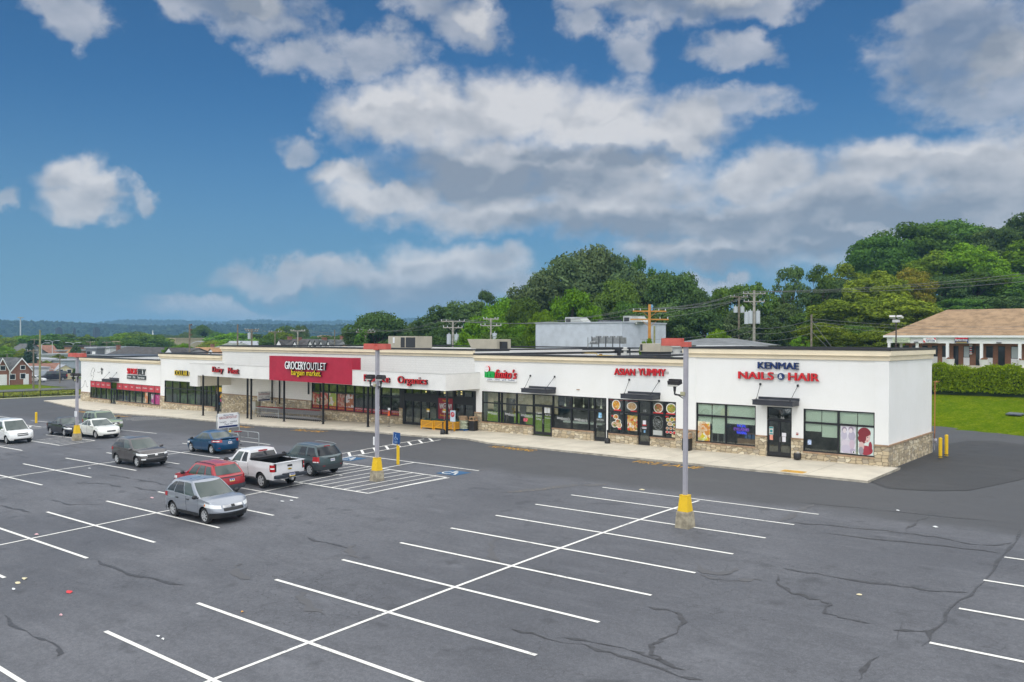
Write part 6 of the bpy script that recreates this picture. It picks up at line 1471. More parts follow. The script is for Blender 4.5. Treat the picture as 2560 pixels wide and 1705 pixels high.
def sedan(label, pm, style, x, y, ang, dark=False):
    r = newcar(label)
    st = dict(
      blue=dict(L=4.5, W=1.80, wb=2.62, wr=.325, top=[(-2.25,.92),(-2.1,1.03),(-1.6,1.05),(-1,1.0),(0,.96),(1.0,.95),(1.5,.90),(2.0,.80),(2.25,.66)], gh=dict(xa0=1.35, xa1=.25, xd0=-1.80, xd1=-.95, roof=[(-2,1.28),(-1,1.42),(-.2,1.465),(.3,1.44),(1.3,1.2)])),
      white=dict(L=4.85, W=1.82, wb=2.77, wr=.325, top=[(-2.42,.88),(-2.2,.99),(-1.5,1.02),(-1,.98),(0,.94),(1.0,.93),(1.7,.86),(2.2,.74),(2.42,.62)], gh=dict(xa0=1.28, xa1=.25, xd0=-1.70, xd1=-.80, roof=[(-1.8,1.28),(-.9,1.41),(-.1,1.46),(.3,1.43),(1.2,1.2)])),
      black=dict(L=4.82, W=1.80, wb=2.78, wr=.32, top=[(-2.4,.88),(-2.2,1.0),(-1.5,1.03),(-1,.98),(0,.94),(1.0,.93),(1.7,.87),(2.2,.76),(2.4,.64)], gh=dict(xa0=1.30, xa1=.25, xd0=-1.72, xd1=-.85, roof=[(-1.8,1.28),(-.9,1.42),(-.1,1.465),(.3,1.43),(1.2,1.2)])))[style]
    c = Car(L=st['L'], W=st['W'], wb=st['wb'], wr=st['wr'], zs=.25, top=st['top'], nose=.14, tail=.05, bowf=.22, cornf=.6, bowr=.12, cornr=.45)
    c.shell(r, pm); g = dict(zb=1, ba=.30, bd=.24, belt=[(-2,1.02),(-1,.98),(1.3,.92)], inr=.27); g.update(st['gh']); c.cabin(r, pm, g)
    gl_ = CGD if dark else CGL
    c.pane(r, 'windscreen', 0, .93, .05, .94, CGL, full=True); c.pane(r, 'rear_window', 2.08, 3, .06, .94, CGL, full=True)
    c.pane(r, 'front_side_window', 1.10, 1.42, .07, .86, CGL); c.pane(r, 'rear_side_window', 1.45, 1.75, .07, .86, gl_); c.pane(r, 'quarter_window', 1.77, 1.93, .08, .82, gl_, cut=.7)
    c.wheels(r, 5 if style == 'blue' else (9 if style == 'white' else 7)); c.seams(r, [.95,-.10,-1.05], .34, None, (.08,-.85), .84, pm); c.mirror(r, .92, 1.0, pm if style != 'blue' else TRIM)
    mb = MB(); c.front(mb, -.7, .7, .24, .34, off=.012, nt=8); c.rear(mb, -.7, .7, .25, .33, off=.012, nt=8); mb.build('lower_grille', TRIM, r, smooth=True, world=False)
    if style == 'blue':
        lamps(c, r, 'tail_light', [TLAMP, HLAMP], 'rear', c.side1-4.0, c.tr(.60), lambda q: .84-.02*q, lambda q: .95+.05*q, extra=[(c.side1-1, c.tr(.78), .88, .93, 1)])
        mb = MB(); p = c.outl(c.n-1); mb.rbox((-2.12,0,1.065), .14,1.25,.025, 0, ry=.15); mb.build('rear_spoiler', pm, r, world=False)
        mb = MB(); c.rear(mb, -.86, -.74, .42, .46, off=.014, nt=2, nz=1); c.rear(mb, .74, .86, .42, .46, off=.014, nt=2, nz=1); mb.build('reflector', TLAMP, r, world=False)
        mb = MB(); c.rear(mb, -.08, .08, .93, .975, off=.016, nt=2, nz=1); mb.build('badge', M('badge_light_blue', (.15,.35,.55), .3), r, world=False)
    else: lamps(c, r, 'tail_light', [TLAMP], 'rear', c.side1-1, c.tr(.7), .78, .94)
    lamps(c, r, 'headlight', [HLAMP], 'front', c.tf(.62), c.side0+1.8, lambda q: .60+.04*q, lambda q: .70+.07*q)
    if style == 'white': simple(c, r, 'grille', CHROME, 'front', -.42, .42, .52, .66, .014); simple(c, r, 'grille_mesh', TRIM, 'front', -.38, .38, .54, .64, .018)
    elif style == 'black': simple(c, r, 'grille', TRIM, 'front', -.35, .35, .52, .66, .014); simple(c, r, 'chrome_bar', CHROME, 'front', -.36, .36, .66, .68, .016)
    else: simple(c, r, 'grille', TRIM, 'front', -.4, .4, .45, .58, .014)
    plate(None, c, r, .70)
    c.place(r, x, y, ang)
sedan('bright blue compact sedan seen from behind beside the cart corral', paint('paint_blue', (.003,.062,.155), .35), 'blue', -53.2, 31.55, math.pi)
sedan('white sedan parked beside the far light pole', paint('paint_pearl', (.74,.75,.70), .0, .3), 'white', -70.65, 31.6, 0)
sedan('charcoal black sedan left of the far light pole', paint('paint_charcoal', (.020,.024,.034), .35), 'black', -75.0, 30.95, 0, True)
def green_suv():
    pm = paint('paint_sage', (.20,.27,.17), .25); r = newcar('pale green boxy sport utility behind the white sedan')
    c = Car(L=4.45, W=1.80, wb=2.62, wr=.35, zs=.36, top=[(-2.22,1.0),(-2.1,1.08),(-1,1.08),(0,1.05),(.9,1.04),(1.5,1.02),(2.0,.96),(2.22,.80)], nose=.05, tail=.02, bowf=.10, cornf=.35, bowr=.05, cornr=.28)
    c.shell(r, pm); c.cabin(r, pm, dict(zb=1.05, xa0=1.0, xa1=.30, xd0=-2.12, xd1=-1.85, ba=.22, bd=.06, belt=[(-2.2,1.08),(1.1,1.02)], roof=[(-2.2,1.66),(-1.6,1.69),(0,1.70),(.3,1.68),(1.1,1.4)], inr=.22))
    c.pane(r, 'windscreen', 0, .93, .05, .94, CGL, full=True); c.pane(r, 'rear_window', 2.12, 3, .06, .88, CGD, full=True)
    c.pane(r, 'front_side_window', 1.10, 1.36, .06, .86, CGL); c.pane(r, 'rear_side_window', 1.40, 1.63, .06, .86, CGD); c.pane(r, 'quarter_window', 1.69, 1.94, .06, .84, CGD)
    c.wheels(r, 5); c.seams(r, [.90,-.05,-.95], .44, None, (.10,-.8), .92, TRIM); c.mirror(r, .85, 1.14, TRIM)
    simple(c, r, 'front_bumper', M('sage_cladding', (.12,.16,.11), .6), 'front', -.97, .97, .36, .56, .03, 10); simple(c, r, 'grille', CHROME, 'front', -.52, .52, .66, .88, .014); simple(c, r, 'grille_mesh', TRIM, 'front', -.48, .48, .69, .85, .018)
    lamps(c, r, 'headlight', [HLAMP], 'front', c.tf(.58), c.side0+.8, .70, .88); lamps(c, r, 'tail_light', [TLAMP], 'rear', c.side1-1.6, c.tr(.85), .75, 1.05); plate(None, c, r, .5, rear=False)
    rails(c, r, .1, -1.9, .64, TRIM, .08); c.place(r, -75.0, 33.9, 0)
green_suv()
def minivan():
    pm = paint('paint_van_white', (.74,.75,.74), .0, .3); r = newcar('white minivan cut by the left edge of the picture', 'minivan', 'parked_minivan')
    c = Car(L=5.1, W=1.84, wb=3.05, wr=.33, zs=.30, top=[(-2.55,1.0),(-2.4,1.06),(-1,1.06),(0,1.04),(1.2,1.03),(1.8,.97),(2.3,.86),(2.55,.74)], nose=.10, tail=.03, bowf=.16, cornf=.5, bowr=.06, cornr=.3)
    c.shell(r, pm); c.cabin(r, pm, dict(zb=1.05, xa0=1.72, xa1=.72, xd0=-2.45, xd1=-2.15, ba=.28, bd=.08, belt=[(-2.5,1.06),(1.7,1.0)], roof=[(-2.4,1.74),(-1,1.80),(.3,1.80),(.8,1.76),(1.7,1.4)], inr=.22))
    c.pane(r, 'windscreen', 0, .93, .05, .94, CGL, full=True); c.pane(r, 'rear_window', 2.12, 3, .06, .88, CGD, full=True)
    c.pane(r, 'front_side_window', 1.10, 1.34, .06, .86, CGL); c.pane(r, 'sliding_door_window', 1.37, 1.62, .06, .86, CGD); c.pane(r, 'quarter_window', 1.66, 1.94, .06, .84, CGD)
    c.wheels(r, 7); c.seams(r, [1.22,.15,-1.0], .38, None, (.3,.0), .92, pm); c.mirror(r, 1.2, 1.12, pm)
    simple(c, r, 'grille', TRIM, 'front', -.42, .42, .62, .82, .014); simple(c, r, 'chrome_bar', pm, 'front', -.43, .43, .70, .74, .02); simple(c, r, 'lower_grille', TRIM, 'front', -.7, .7, .30, .40, .014); lamps(c, r, 'headlight', [HLAMP], 'front', c.tf(.5), c.side0+1.2, .68, .80); lamps(c, r, 'tail_light', [TLAMP], 'rear', c.side1-1, c.tr(.85), .8, 1.05)
    c.place(r, -74.15, 26.25, 0)
minivan()
def far_van():
    pm = paint('paint_dark_van', (.030,.030,.045), .2); r = thing('parked_van', 'long dark passenger van in front of the yellow house', 'van', (0,0,0))
    c = Car(L=5.6, W=2.0, wb=3.5, wr=.36, zs=.35, top=[(-2.8,1.25),(-2,1.28),(0,1.25),(1.5,1.22),(2.2,1.12),(2.7,.95),(2.8,.8)], nose=.08, tail=.0, cornr=.15, bowr=.02, archk=1.15)
    c.shell(r, pm); c.cabin(r, pm, dict(zb=1.2, xa0=1.95, xa1=1.25, xd0=-2.74, xd1=-2.66, ba=.25, bd=.03, belt=[(-2.8,1.28),(1.9,1.2)], roof=[(-2.8,2.05),(1.2,2.08),(2,1.6)], inr=.2))
    c.pane(r, 'windscreen', 0, .93, .05, .94, CGL, full=True); c.pane(r, 'front_side_window', 1.07, 1.22, .06, .86, CGL); c.pane(r, 'rear_side_window', 1.45, 1.62, .1, .8, CGL); c.pane(r, 'quarter_window', 1.75, 1.95, .1, .8, CGL); c.pane(r, 'rear_window', 2.2, 3, .1, .85, CGD, full=True)
    c.wheels(r, 5); lamps(c, r, 'tail_light', [TLAMP], 'rear', c.side1-1.2, c.tr(.88), .9, 1.35); r.location = (-200.6, 79.6, terrain(-200.6, 79.6)+.05); r.rotation_euler = (0,0,math.atan2(-4.3,-.8)+.0)
    pm2 = paint('paint_van_white', (.74,.75,.74)); r = thing('parked_car', 'small white sedan between the brick house and the dark van', 'car', (0,0,0))
    c = Car(L=4.4, W=1.75, wb=2.6, wr=.31, zs=.25, top=[(-2.2,.9),(-1.6,1.0),(0,.93),(1,.9),(1.8,.8),(2.2,.62)])
    c.shell(r, pm2); c.cabin(r, pm2, dict(zb=1, xa0=1.2, xa1=.3, xd0=-1.6, xd1=-.8, belt=[(-2,1.0),(1.3,.9)], roof=[(-2,1.3),(-.3,1.42),(.3,1.4),(1.2,1.2)]))
    c.pane(r, 'windscreen', 0, .93, .05, .94, CGL, full=True); c.pane(r, 'front_side_window', 1.1, 1.45, .07, .86, CGL); c.pane(r, 'rear_side_window', 1.48, 1.85, .07, .86, CGL); c.pane(r, 'rear_window', 2.1, 3, .1, .85, CGL, full=True); c.wheels(r, 5)
    r.location = (-196.2, 74.3, terrain(-196.2, 74.3)+.05); r.rotation_euler = (0,0,math.atan2(1,1.2))
far_van()
# bits of litter on the lot
LIT = random.Random(5)
for i, (px, py, c_, w_) in enumerate([(62,1448,'cream',.22),(44,1459,'cream',.25),(34,1475,'white',.15),(174,1481,'red',.3),(153,1539,'pink',.12),(395,1594,'white',.14),(407,1600,'white',.13),(606,1533,'orange',.12),(91,1338,'pink',.2),
        (224,1172,'white',.25),(380,1246,'pink',.22),(706,1255,'white',.22),(728,1253,'white',.2),(605,1122,'white',.3),(1605,1225,'cream',.28),(2340,1319,'white',.22),(2148,1490,'cream',.16),(2245,1278,'white',.12)]):
    x, y = gnd(px, py); z = lotz(x, y)+.012; mb = MB(); n = 7; a0 = LIT.uniform(0, 6); pts = []
    for k in range(n): t = a0+2*math.pi*k/n; r_ = w_*LIT.uniform(.35, .6); pts.append((x+r_*math.cos(t)*1.1, y+r_*math.sin(t)*.7, z+LIT.uniform(0,.04)))
    mb.add(pts+[(x, y, z+.05)], [(k, (k+1) % n, n) for k in range(n)])
    lab = {0:'round cream scrap near the left edge, right one of a pair',1:'round cream scrap near the left edge, left one of a pair',2:'tiny white scrap below the two cream scraps',3:'red scrap alone on the asphalt at lower left',4:'small pinkish scrap below the red one',5:'white scrap, left one of a pair near the lowest stall line',6:'white scrap, right one of a pair near the lowest stall line',
        7:'orange leaf scrap below the second stall line',8:'pink and white wrapper on the left centre line',9:'white paper left of the brownish grey crossover',10:'pinkish scrap left of the silver crossover',11:'white scrap right of the silver crossover, left of a pair',12:'white scrap right of the silver crossover, right of a pair',13:'white paper behind the blue sedan',
        14:'cream scrap at the end line left of the right light pole',15:'white flattened scrap on the open asphalt at right',16:'cream scrap at lower right',17:'small white scrap above the open asphalt at right'}[i]
    tag(mb.build('paper_scrap', M('litter_'+c_, {'cream':(.65,.58,.38),'white':(.7,.72,.72),'red':(.6,.05,.06),'pink':(.65,.4,.42),'orange':(.6,.3,.08)}[c_], .8)), lab, 'litter', 'scraps of litter on the asphalt')
# ---------------------------------------------------------------- foliage
def leaf_mat(name, c1, c2, trans=.25):
    m = M(name); g = NT(m.node_tree); g.n.clear(); o = g.add('ShaderNodeOutputMaterial')
    ge = g.add('ShaderNodeNewGeometry'); oi = g.add('ShaderNodeObjectInfo')
    c = g.mix(ge.outputs['Random Per Island'], c1, c2)
    hs = g.add('ShaderNodeHueSaturation'); g.put(hs.inputs['Color'], c); g.put(hs.inputs['Value'], g.ramp(oi.outputs['Random'], 0, 1, .78, 1.22, False)); g.put(hs.inputs['Hue'], g.ramp(g.math('FRACT', g.math('MULTIPLY', oi.outputs['Random'], 7.3)), 0, 1, .485, .515, False))
    d = g.add('ShaderNodeBsdfDiffuse'); g.put(d.inputs[0], hs.outputs[0]); t = g.add('ShaderNodeBsdfTranslucent'); g.put(t.inputs[0], hs.outputs[0])
    mx = g.add('ShaderNodeMixShader'); mx.inputs[0].default_value = trans; g.l.new(d.outputs[0], mx.inputs[1]); g.l.new(t.outputs[0], mx.inputs[2]); g.l.new(mx.outputs[0], o.inputs[0]); return m
LEAF = {'dark': leaf_mat('leaves_dark', (.065,.110,.034), (.125,.200,.060)), 'mid': leaf_mat('leaves_mid', (.065,.13,.022), (.125,.22,.04)),
    'bluish': leaf_mat('leaves_bluish', (.085,.135,.055), (.16,.23,.095)), 'bright': leaf_mat('leaves_bright', (.10,.21,.012), (.19,.34,.025)),
    'yellow': leaf_mat('leaves_yellow_green', (.12,.18,.018), (.23,.30,.03)), 'orange': leaf_mat('leaves_orange', (.14,.17,.02), (.34,.26,.04)), 'purple': leaf_mat('leaves_purple', (.035,.03,.03), (.06,.04,.045)), 'conifer': leaf_mat('needles', (.035,.07,.045), (.07,.12,.08), .1)}
LEAF['far'] = leaf_mat('leaves_far', (.016,.034,.018), (.05,.075,.04), .1)
BARK = M('bark', (.10,.075,.05), .95, var=.4, vs=2)
def np_leaves(name, P, N, S, mat, rng, elong=1.5):
    """one small leaf spray (a bent quad) per point"""
    n = len(P); r = rng.normal(size=(n,3)); N = N/np.linalg.norm(N, axis=1)[:,None]
    a = np.cross(N, r); a /= np.linalg.norm(a, axis=1)[:,None]; b = np.cross(N, a)
    a *= S[:,None]*elong*.5; b *= S[:,None]*.5; k = N*S[:,None]*.18
    V = np.stack([P-a, P-b*rng.uniform(.7,1.2,(n,1))-k*.0, P+a, P+b*rng.uniform(.7,1.2,(n,1))], 1); V[:,1] += k; V[:,3] += k
    me = bpy.data.meshes.new(name); me.vertices.add(4*n); me.vertices.foreach_set('co', V.reshape(-1).astype('f'))
    me.loops.add(4*n); me.loops.foreach_set('vertex_index', np.arange(4*n, dtype='i')); me.polygons.add(n)
    me.polygons.foreach_set('loop_start', np.arange(0, 4*n, 4, dtype='i')); me.polygons.foreach_set('loop_total', np.full(n, 4, dtype='i'))
    me.materials.append(mat); me.update(calc_edges=True); return me
def crown_mesh(kind, seed, n=9000, H=1.0, form='round'):
    """crown for a tree 15 m tall, radius about 5.2"""
    rng = np.random.default_rng(seed); cs = []; rs = []
    if form == 'round': ncl = 62
    elif form == 'wide': ncl = 70
    elif form == 'tall': ncl = 34
    elif form == 'sparse': ncl = 30
    else: ncl = 40
    for i in range(ncl):
        if form == 'column':
            t = rng.uniform(0, 1); rr = 2.4*math.sin(math.pi*min(1, t*.85+.12)); a = rng.uniform(0, 6.28); c = (rr*.5*math.cos(a), rr*.5*math.sin(a), 1.2+t*13.0); r = .9+.6*(1-t)
        elif form == 'conifer':
            t = (i/ncl)**.8; a = i*2.4; rr = 3.7*(1-t)**.85; c = (rr*.62*math.cos(a), rr*.62*math.sin(a), 1.6+t*13); r = .45+.95*(1-t)
        else:
            v = rng.normal(size=3); v /= np.linalg.norm(v); v[2] = v[2]*.9+.12; q = rng.uniform(.55, .98)**.6
            R0, Z0, ZC = {'round': (4.6, 4.9, 9.2), 'wide': (5.2, 3.7, 10.2), 'tall': (3.5, 5.8, 8.6), 'sparse': (4.4, 4.4, 9.8)}[form]
            c = (v[0]*R0*q, v[1]*R0*q, ZC+v[2]*Z0*q); r = rng.uniform(.65, 1.75)*(.8 if form == 'sparse' else 1)
        cs.append(c); rs.append(r)
    cs = np.array(cs); rs = np.array(rs); w = rs**2; w /= w.sum(); k = rng.choice(ncl, n, p=w)
    d = rng.normal(size=(n,3)); d /= np.linalg.norm(d, axis=1)[:,None]; rad = rng.uniform(.5, 1.05, n)**.5*np.where(rng.random(n) < .10, rng.uniform(1.05, 1.45, n), 1)
    sc = np.array([1.15,1.15,.62]) if form != 'conifer' else np.array([1.2,1.2,.5])
    P = cs[k]+d*sc*(rs[k]*rad)[:,None]; 
    if form in ('conifer',): P[:,2] -= .25*np.hypot(P[:,0]-cs[k,0]*0, P[:,1])*.3
    P += rng.normal(size=(n,3))*.12
    N = d*.9+rng.normal(size=(n,3))*.55+np.array([0,0,.45]); S = rng.uniform(.20, .44, n)
    # stray sprays outside the outline
    return np_leaves('crown', P, N, S, LEAF[kind], rng), cs, rs
def trunk_mesh(cs, seed, form):
    rng = random.Random(seed); mb = MB(); top = 9 if form not in ('conifer','column') else 13.5
    mb.cyl((0,0,-1.5),(0,0,4),.36,.28,8); mb.cyl((0,0,4),(.2,.1,top),.28,.07,7)
    idx = sorted(range(len(cs)), key=lambda i: rng.random())[:16 if form != 'sparse' else 22]
    for i in idx:
        c = cs[i]; z0 = min(c[2]-.8, rng.uniform(3.2, 7.5)); s = (.1*z0/9, 0, z0); m = ((s[0]+c[0])/2, (s[1]+c[1])/2, z0+(c[2]-z0)*.62)
        mb.cyl(s, m, .14, .09, 5, caps=False); mb.cyl(m, tuple(c), .09, .03, 5, caps=False)
    me = bpy.data.meshes.new('trunk'); me.from_pydata([tuple(v) for v in mb.v], [], mb.f); me.materials.append(BARK); me.update(); return me
CROWN = {}
def get_crown(kind, form, var):
    key = (kind, form, var)
    if key not in CROWN:
        seed = abs(hash_(key)) % 10000; n = {'round': 13000, 'wide': 14500, 'tall': 8000, 'sparse': 4200, 'column': 5200, 'conifer': 9000}[form]
        me, cs, rs = crown_mesh(kind, seed, n, form=form); CROWN[key] = (me, trunk_mesh(cs, seed, form))
    return CROWN[key]
def hash_(k):
    h = 7
    for ch in str(k): h = (h*31+ord(ch)) % 1000003
    return h
NT_ = [0]
FR = {'round': (4.9, 14.6), 'wide': (5.9, 14.4), 'tall': (4.3, 14.9), 'sparse': (4.9, 14.8), 'column': (2.0, 14.6), 'conifer': (3.2, 15.0)}
def tree_at(px, ptop, wpx, D, kind, form, label, group=None, name='tree', base=None, rz=None):
    """crown centred on column px, top at row ptop, wpx source pixels wide, D metres away"""
    b = atD(px, 846, D); zg = terrain(b.x, b.y) if base is None else base; top = atD(px, ptop, D).z
    h = max(2., top-zg); w = wpx/CF*D/2; NT_[0] += 1
    me, tr = get_crown(kind, form, NT_[0] % 2)
    t = thing(name, label, 'tree', (b.x, b.y, zg), group, rz if rz is not None else (NT_[0]*1.7) % 6.28)
    t.scale = (w/FR[form][0], w/FR[form][0], h/FR[form][1])
    for nm, m in (('crown', me), ('trunk', tr)): o = bpy.data.objects.new(nm, m); COL.objects.link(o); o.parent = t
    return t

# the wooded hill at the right, from left to right
R_ = [ (1975,660,100,150,'dark','sparse','dark thin crowned tree at the left edge of the hill, sky showing through'), (2045,655,90,152,'mid','sparse','slender open crowned tree right of the dark thin one'),
 (2115,655,120,165,'yellow','sparse','open yellowish tree at the notch of the hill skyline'), (2085,700,130,160,'dark','round','rounded dull green tree below the hill notch'),
 (2200,590,180,178,'mid','wide','spreading tree with layered branches at the left shoulder of the hill'), (2285,556,200,185,'mid','wide','broad layered tree on the left part of the hill top'), (2370,550,190,190,'mid','wide','broad layered tree at the middle of the hill top'),
 (2455,572,190,188,'dark','wide','broad darker tree on the hill top right of the middle'), (2500,545,130,176,'dark','tall','tall dark tree standing highest near the right edge'), (2560,532,120,172,'dark','tall','tall dark tree cut by the right edge on the hill'), (2610,560,160,165,'bright','tall','bright leaved tree just beyond the right edge'),
 (2350,625,150,168,'yellow','round','yellow green tree below the middle of the hill top'), (2425,600,140,165,'bright','round','bright green tree below the hill top'),
 (2190,676,150,140,'yellow','round','round yellow green tree below the spreading tree'), (2120,745,190,128,'yellow','wide','wide light green tree behind the roof, left of the round one'), (2235,735,190,126,'yellow','round','light green tree just left of the plaza roof'),
 (2282,672,100,142,'orange','round','tree turning orange on the hillside'), (2300,760,110,138,'dark','round','dark tree below the orange tree'), (2060,805,130,112,'yellow','round','light green tree low behind the salon parapet'), (2140,812,130,114,'mid','wide','low green tree left of the plaza lamp post'), (2185,822,90,110,'yellow','round','low bush just left of the plaza end column'), (2110,700,130,175,'dark','wide','dark tree filling below the hill notch'),(2245,800,110,132,'dark','round','dark bushy tree at the left end of the plaza'),
 (2360,690,130,148,'dark','round','dark tree right of the orange tree'), (2430,680,150,150,'mid','round','mid green tree above the middle of the plaza roof'), (2510,672,160,150,'bright','round','lush green tree above the right part of the plaza roof'), (2580,690,150,146,'mid','round','mid green tree at the right edge above the plaza roof'),
 (2400,745,150,140,'mid','wide','low green tree just above the plaza roof ridge'), (2500,738,170,140,'dark','wide','low dark tree just above the plaza roof at right'), (2330,735,90,144,'dark','tall','dark narrow tree behind the left end of the plaza roof'),
 (2010,835,60,112,'bright','round','small bright yellow green bush top behind the salon roof'), (2040,770,110,135,'mid','round','mid green tree behind the salon roof line')]
for a in R_: tree_at(*a[:6], a[6], 'trees on the wooded hill')
C_ = [ (1345,690,150,150,'bluish','round','left shoulder of the big tree group, dull green'), (1405,640,170,155,'bluish','round','tall tree at the left top of the big group'), (1478,622,170,158,'bluish','wide','tallest broad tree in the centre of the big group'), (1545,640,140,156,'bluish','round','tree right of the tallest in the big group'), (1600,632,80,158,'mid','sparse','open topped tree at the right top of the big group'), (1625,680,110,150,'dark','round','dark tree at the right end of the big group'),
 (1310,745,100,130,'mid','round','green tree left of the bright one behind the grey church'), (1425,715,130,122,'bright','round','bright green tree behind the grey church, left of its sign'), (1352,765,80,118,'bright','round','small bright tree above the left corner of the grey church'), (1305,808,90,125,'bright','round','bright bush at the left wall of the grey church'),
 (1540,700,120,132,'mid','round','light green tree behind the church sign'), (1578,738,90,126,'mid','round','green tree behind the right roof unit of the church'), (1500,760,110,128,'dark','round','dark low tree behind the church roof'),
 (1690,676,140,138,'dark','round','large dark tree right of the orange pole'), (1650,760,120,128,'dark','round','dark tree behind the right end of the church'), (1755,770,130,130,'dark','round','dark tree left of the transformer pole'), (1720,720,130,136,'dark','wide','dark tree behind the large one'),
 (1830,695,120,138,'mid','round','green tree behind the tall power pole'), (1895,700,110,140,'mid','sparse','open green tree right of the tall power pole'), (1850,775,120,128,'bluish','round','low green tree behind the transformers'), (1925,790,110,126,'dark','round','dark low tree behind the salon roof, left part'), (1790,820,90,110,'bright','round','small bright bush right of the small grey roof'), (1620,838,45,84,'bright','round','small bright shrub left of the beige roof unit'), (1665,845,35,86,'mid','column','narrow green shrub right of the orange pole base'),
 (1960,760,110,140,'dark','round','dark tree below the thin crowned tree')]
for a in C_: tree_at(*a[:6], a[6], 'trees behind the shops')
L_ = [ (948,778,150,150,'dark','round','large domed dark tree left of the tall beige roof unit'), (905,800,80,152,'dark','round','left lobe tree beside the large domed one'), (905,822,45,128,'mid','column','pointed green cedar in front of the domed tree'), (1032,805,80,165,'dark','round','low dark tree between the domed tree and the wooded group'), (1020,835,90,150,'bluish','round','low bluish tree behind the red lamp head'),
 (1105,765,120,155,'dark','round','dark tree behind the left transformer pole'), (1165,750,130,160,'dark','round','dark tree right of the left transformer pole'), (1222,722,80,175,'dark','sparse','dull tree peeking over the skyline'), (1255,738,120,140,'bright','round','bright green tree left of the big tree group'), (1205,775,120,126,'bright','round','bright green tree behind the small power pole'), (1290,770,100,130,'bright','round','bright tree above the slanted roof duct'), (1170,825,70,112,'bright','round','bright low tree behind the slanted roof duct'), (1250,820,110,114,'mid','round','green low tree left of the grey church'), (1110,820,100,130,'dark','round','dark low tree behind the beige roof unit'),
 (700,822,80,260,'yellow','round','olive green round tree left of the row houses'), (675,835,60,230,'mid','round','green tree behind the leftmost row house roof'), (752,812,40,330,'dark','round','dark top tree above the row houses'), (720,815,80,400,'mid','round','pale green tree far behind the row houses'), (775,835,50,300,'mid','round','green tree above the grey roofs'), (858,818,30,300,'conifer','conifer','small conifer near the middle of the skyline'), (825,832,60,280,'mid','round','green tree between the chimneys'),
 (508,813,60,420,'mid','round','tall green tree in the distant group above the orange roof'), (470,830,70,400,'dark','round','dark green tree left of the tall distant one'), (540,830,60,380,'mid','round','green tree right of the tall distant one'), (440,838,50,410,'dark','round','dark tree behind the street lamp'), (530,850,70,300,'yellow','round','olive tree over the green grey roof'), (455,856,60,210,'bright','round','bright green tree behind the orange roofed house'), (430,862,50,200,'bright','round','bright green tree left of the wooden pole'), (560,850,50,260,'bright','round','small bright tree left of the tall shop parapet'),
 (330,834,44,320,'mid','round','round green tree left of the beige warehouse'), (352,850,32,300,'purple','round','small purple leaved tree beside the round green one'), (575,834,36,420,'dark','round','dark tree right of the bright small one'),
 (222,836,52,330,'yellow','round','yellow green rounded tree in the town'), (262,843,38,280,'dark','round','dark pine like tree left of the dark roof'), (158,848,32,300,'mid','column','column shaped green tree in the town'), (190,862,26,250,'dark','round','dark small tree left of the grey house'),
 (75,855,48,205,'conifer','conifer','large dark blue green spruce behind the brick house'), (18,862,50,230,'bright','round','bright green tree at the left edge'), (145,885,40,215,'yellow','round','olive tree behind the grey roofed shed'), (118,900,26,208,'yellow','round','low olive shrub behind the garage'), (187,920,12,192,'mid','column','clipped column shrub at the yellow house'), (55,870,30,220,'yellow','round','yellow green tree left of the spruce')]
for a in L_: tree_at(*a[:6], a[6], 'trees of the town' if a[0] < 900 else 'trees behind the shops')
# town trees further out, told apart only by place
rt = random.Random(11); kinds = ['mid','dark','bluish','yellow','mid','dark','bright']
band = []
for i in range(170):
    D = 300*(1+i/190*3.2)**1.02; px = rt.uniform(-60, 900); hh = rt.uniform(13, 22); b = atD(px, 846, D); zt = terrain(b.x, b.y)+hh
    top = 852.5+5.8 - (zt-CH)/D*CF - 6; band.append((px, max(top, 827+rt.uniform(0,10)), rt.uniform(13, 22)*CF/D, D, rt.choice(kinds), rt.choice(['round','wide','round','tall'])))
for a in band: tree_at(*a, 'one of the many rounded green trees filling the town below the distant hills', 'distant town trees')
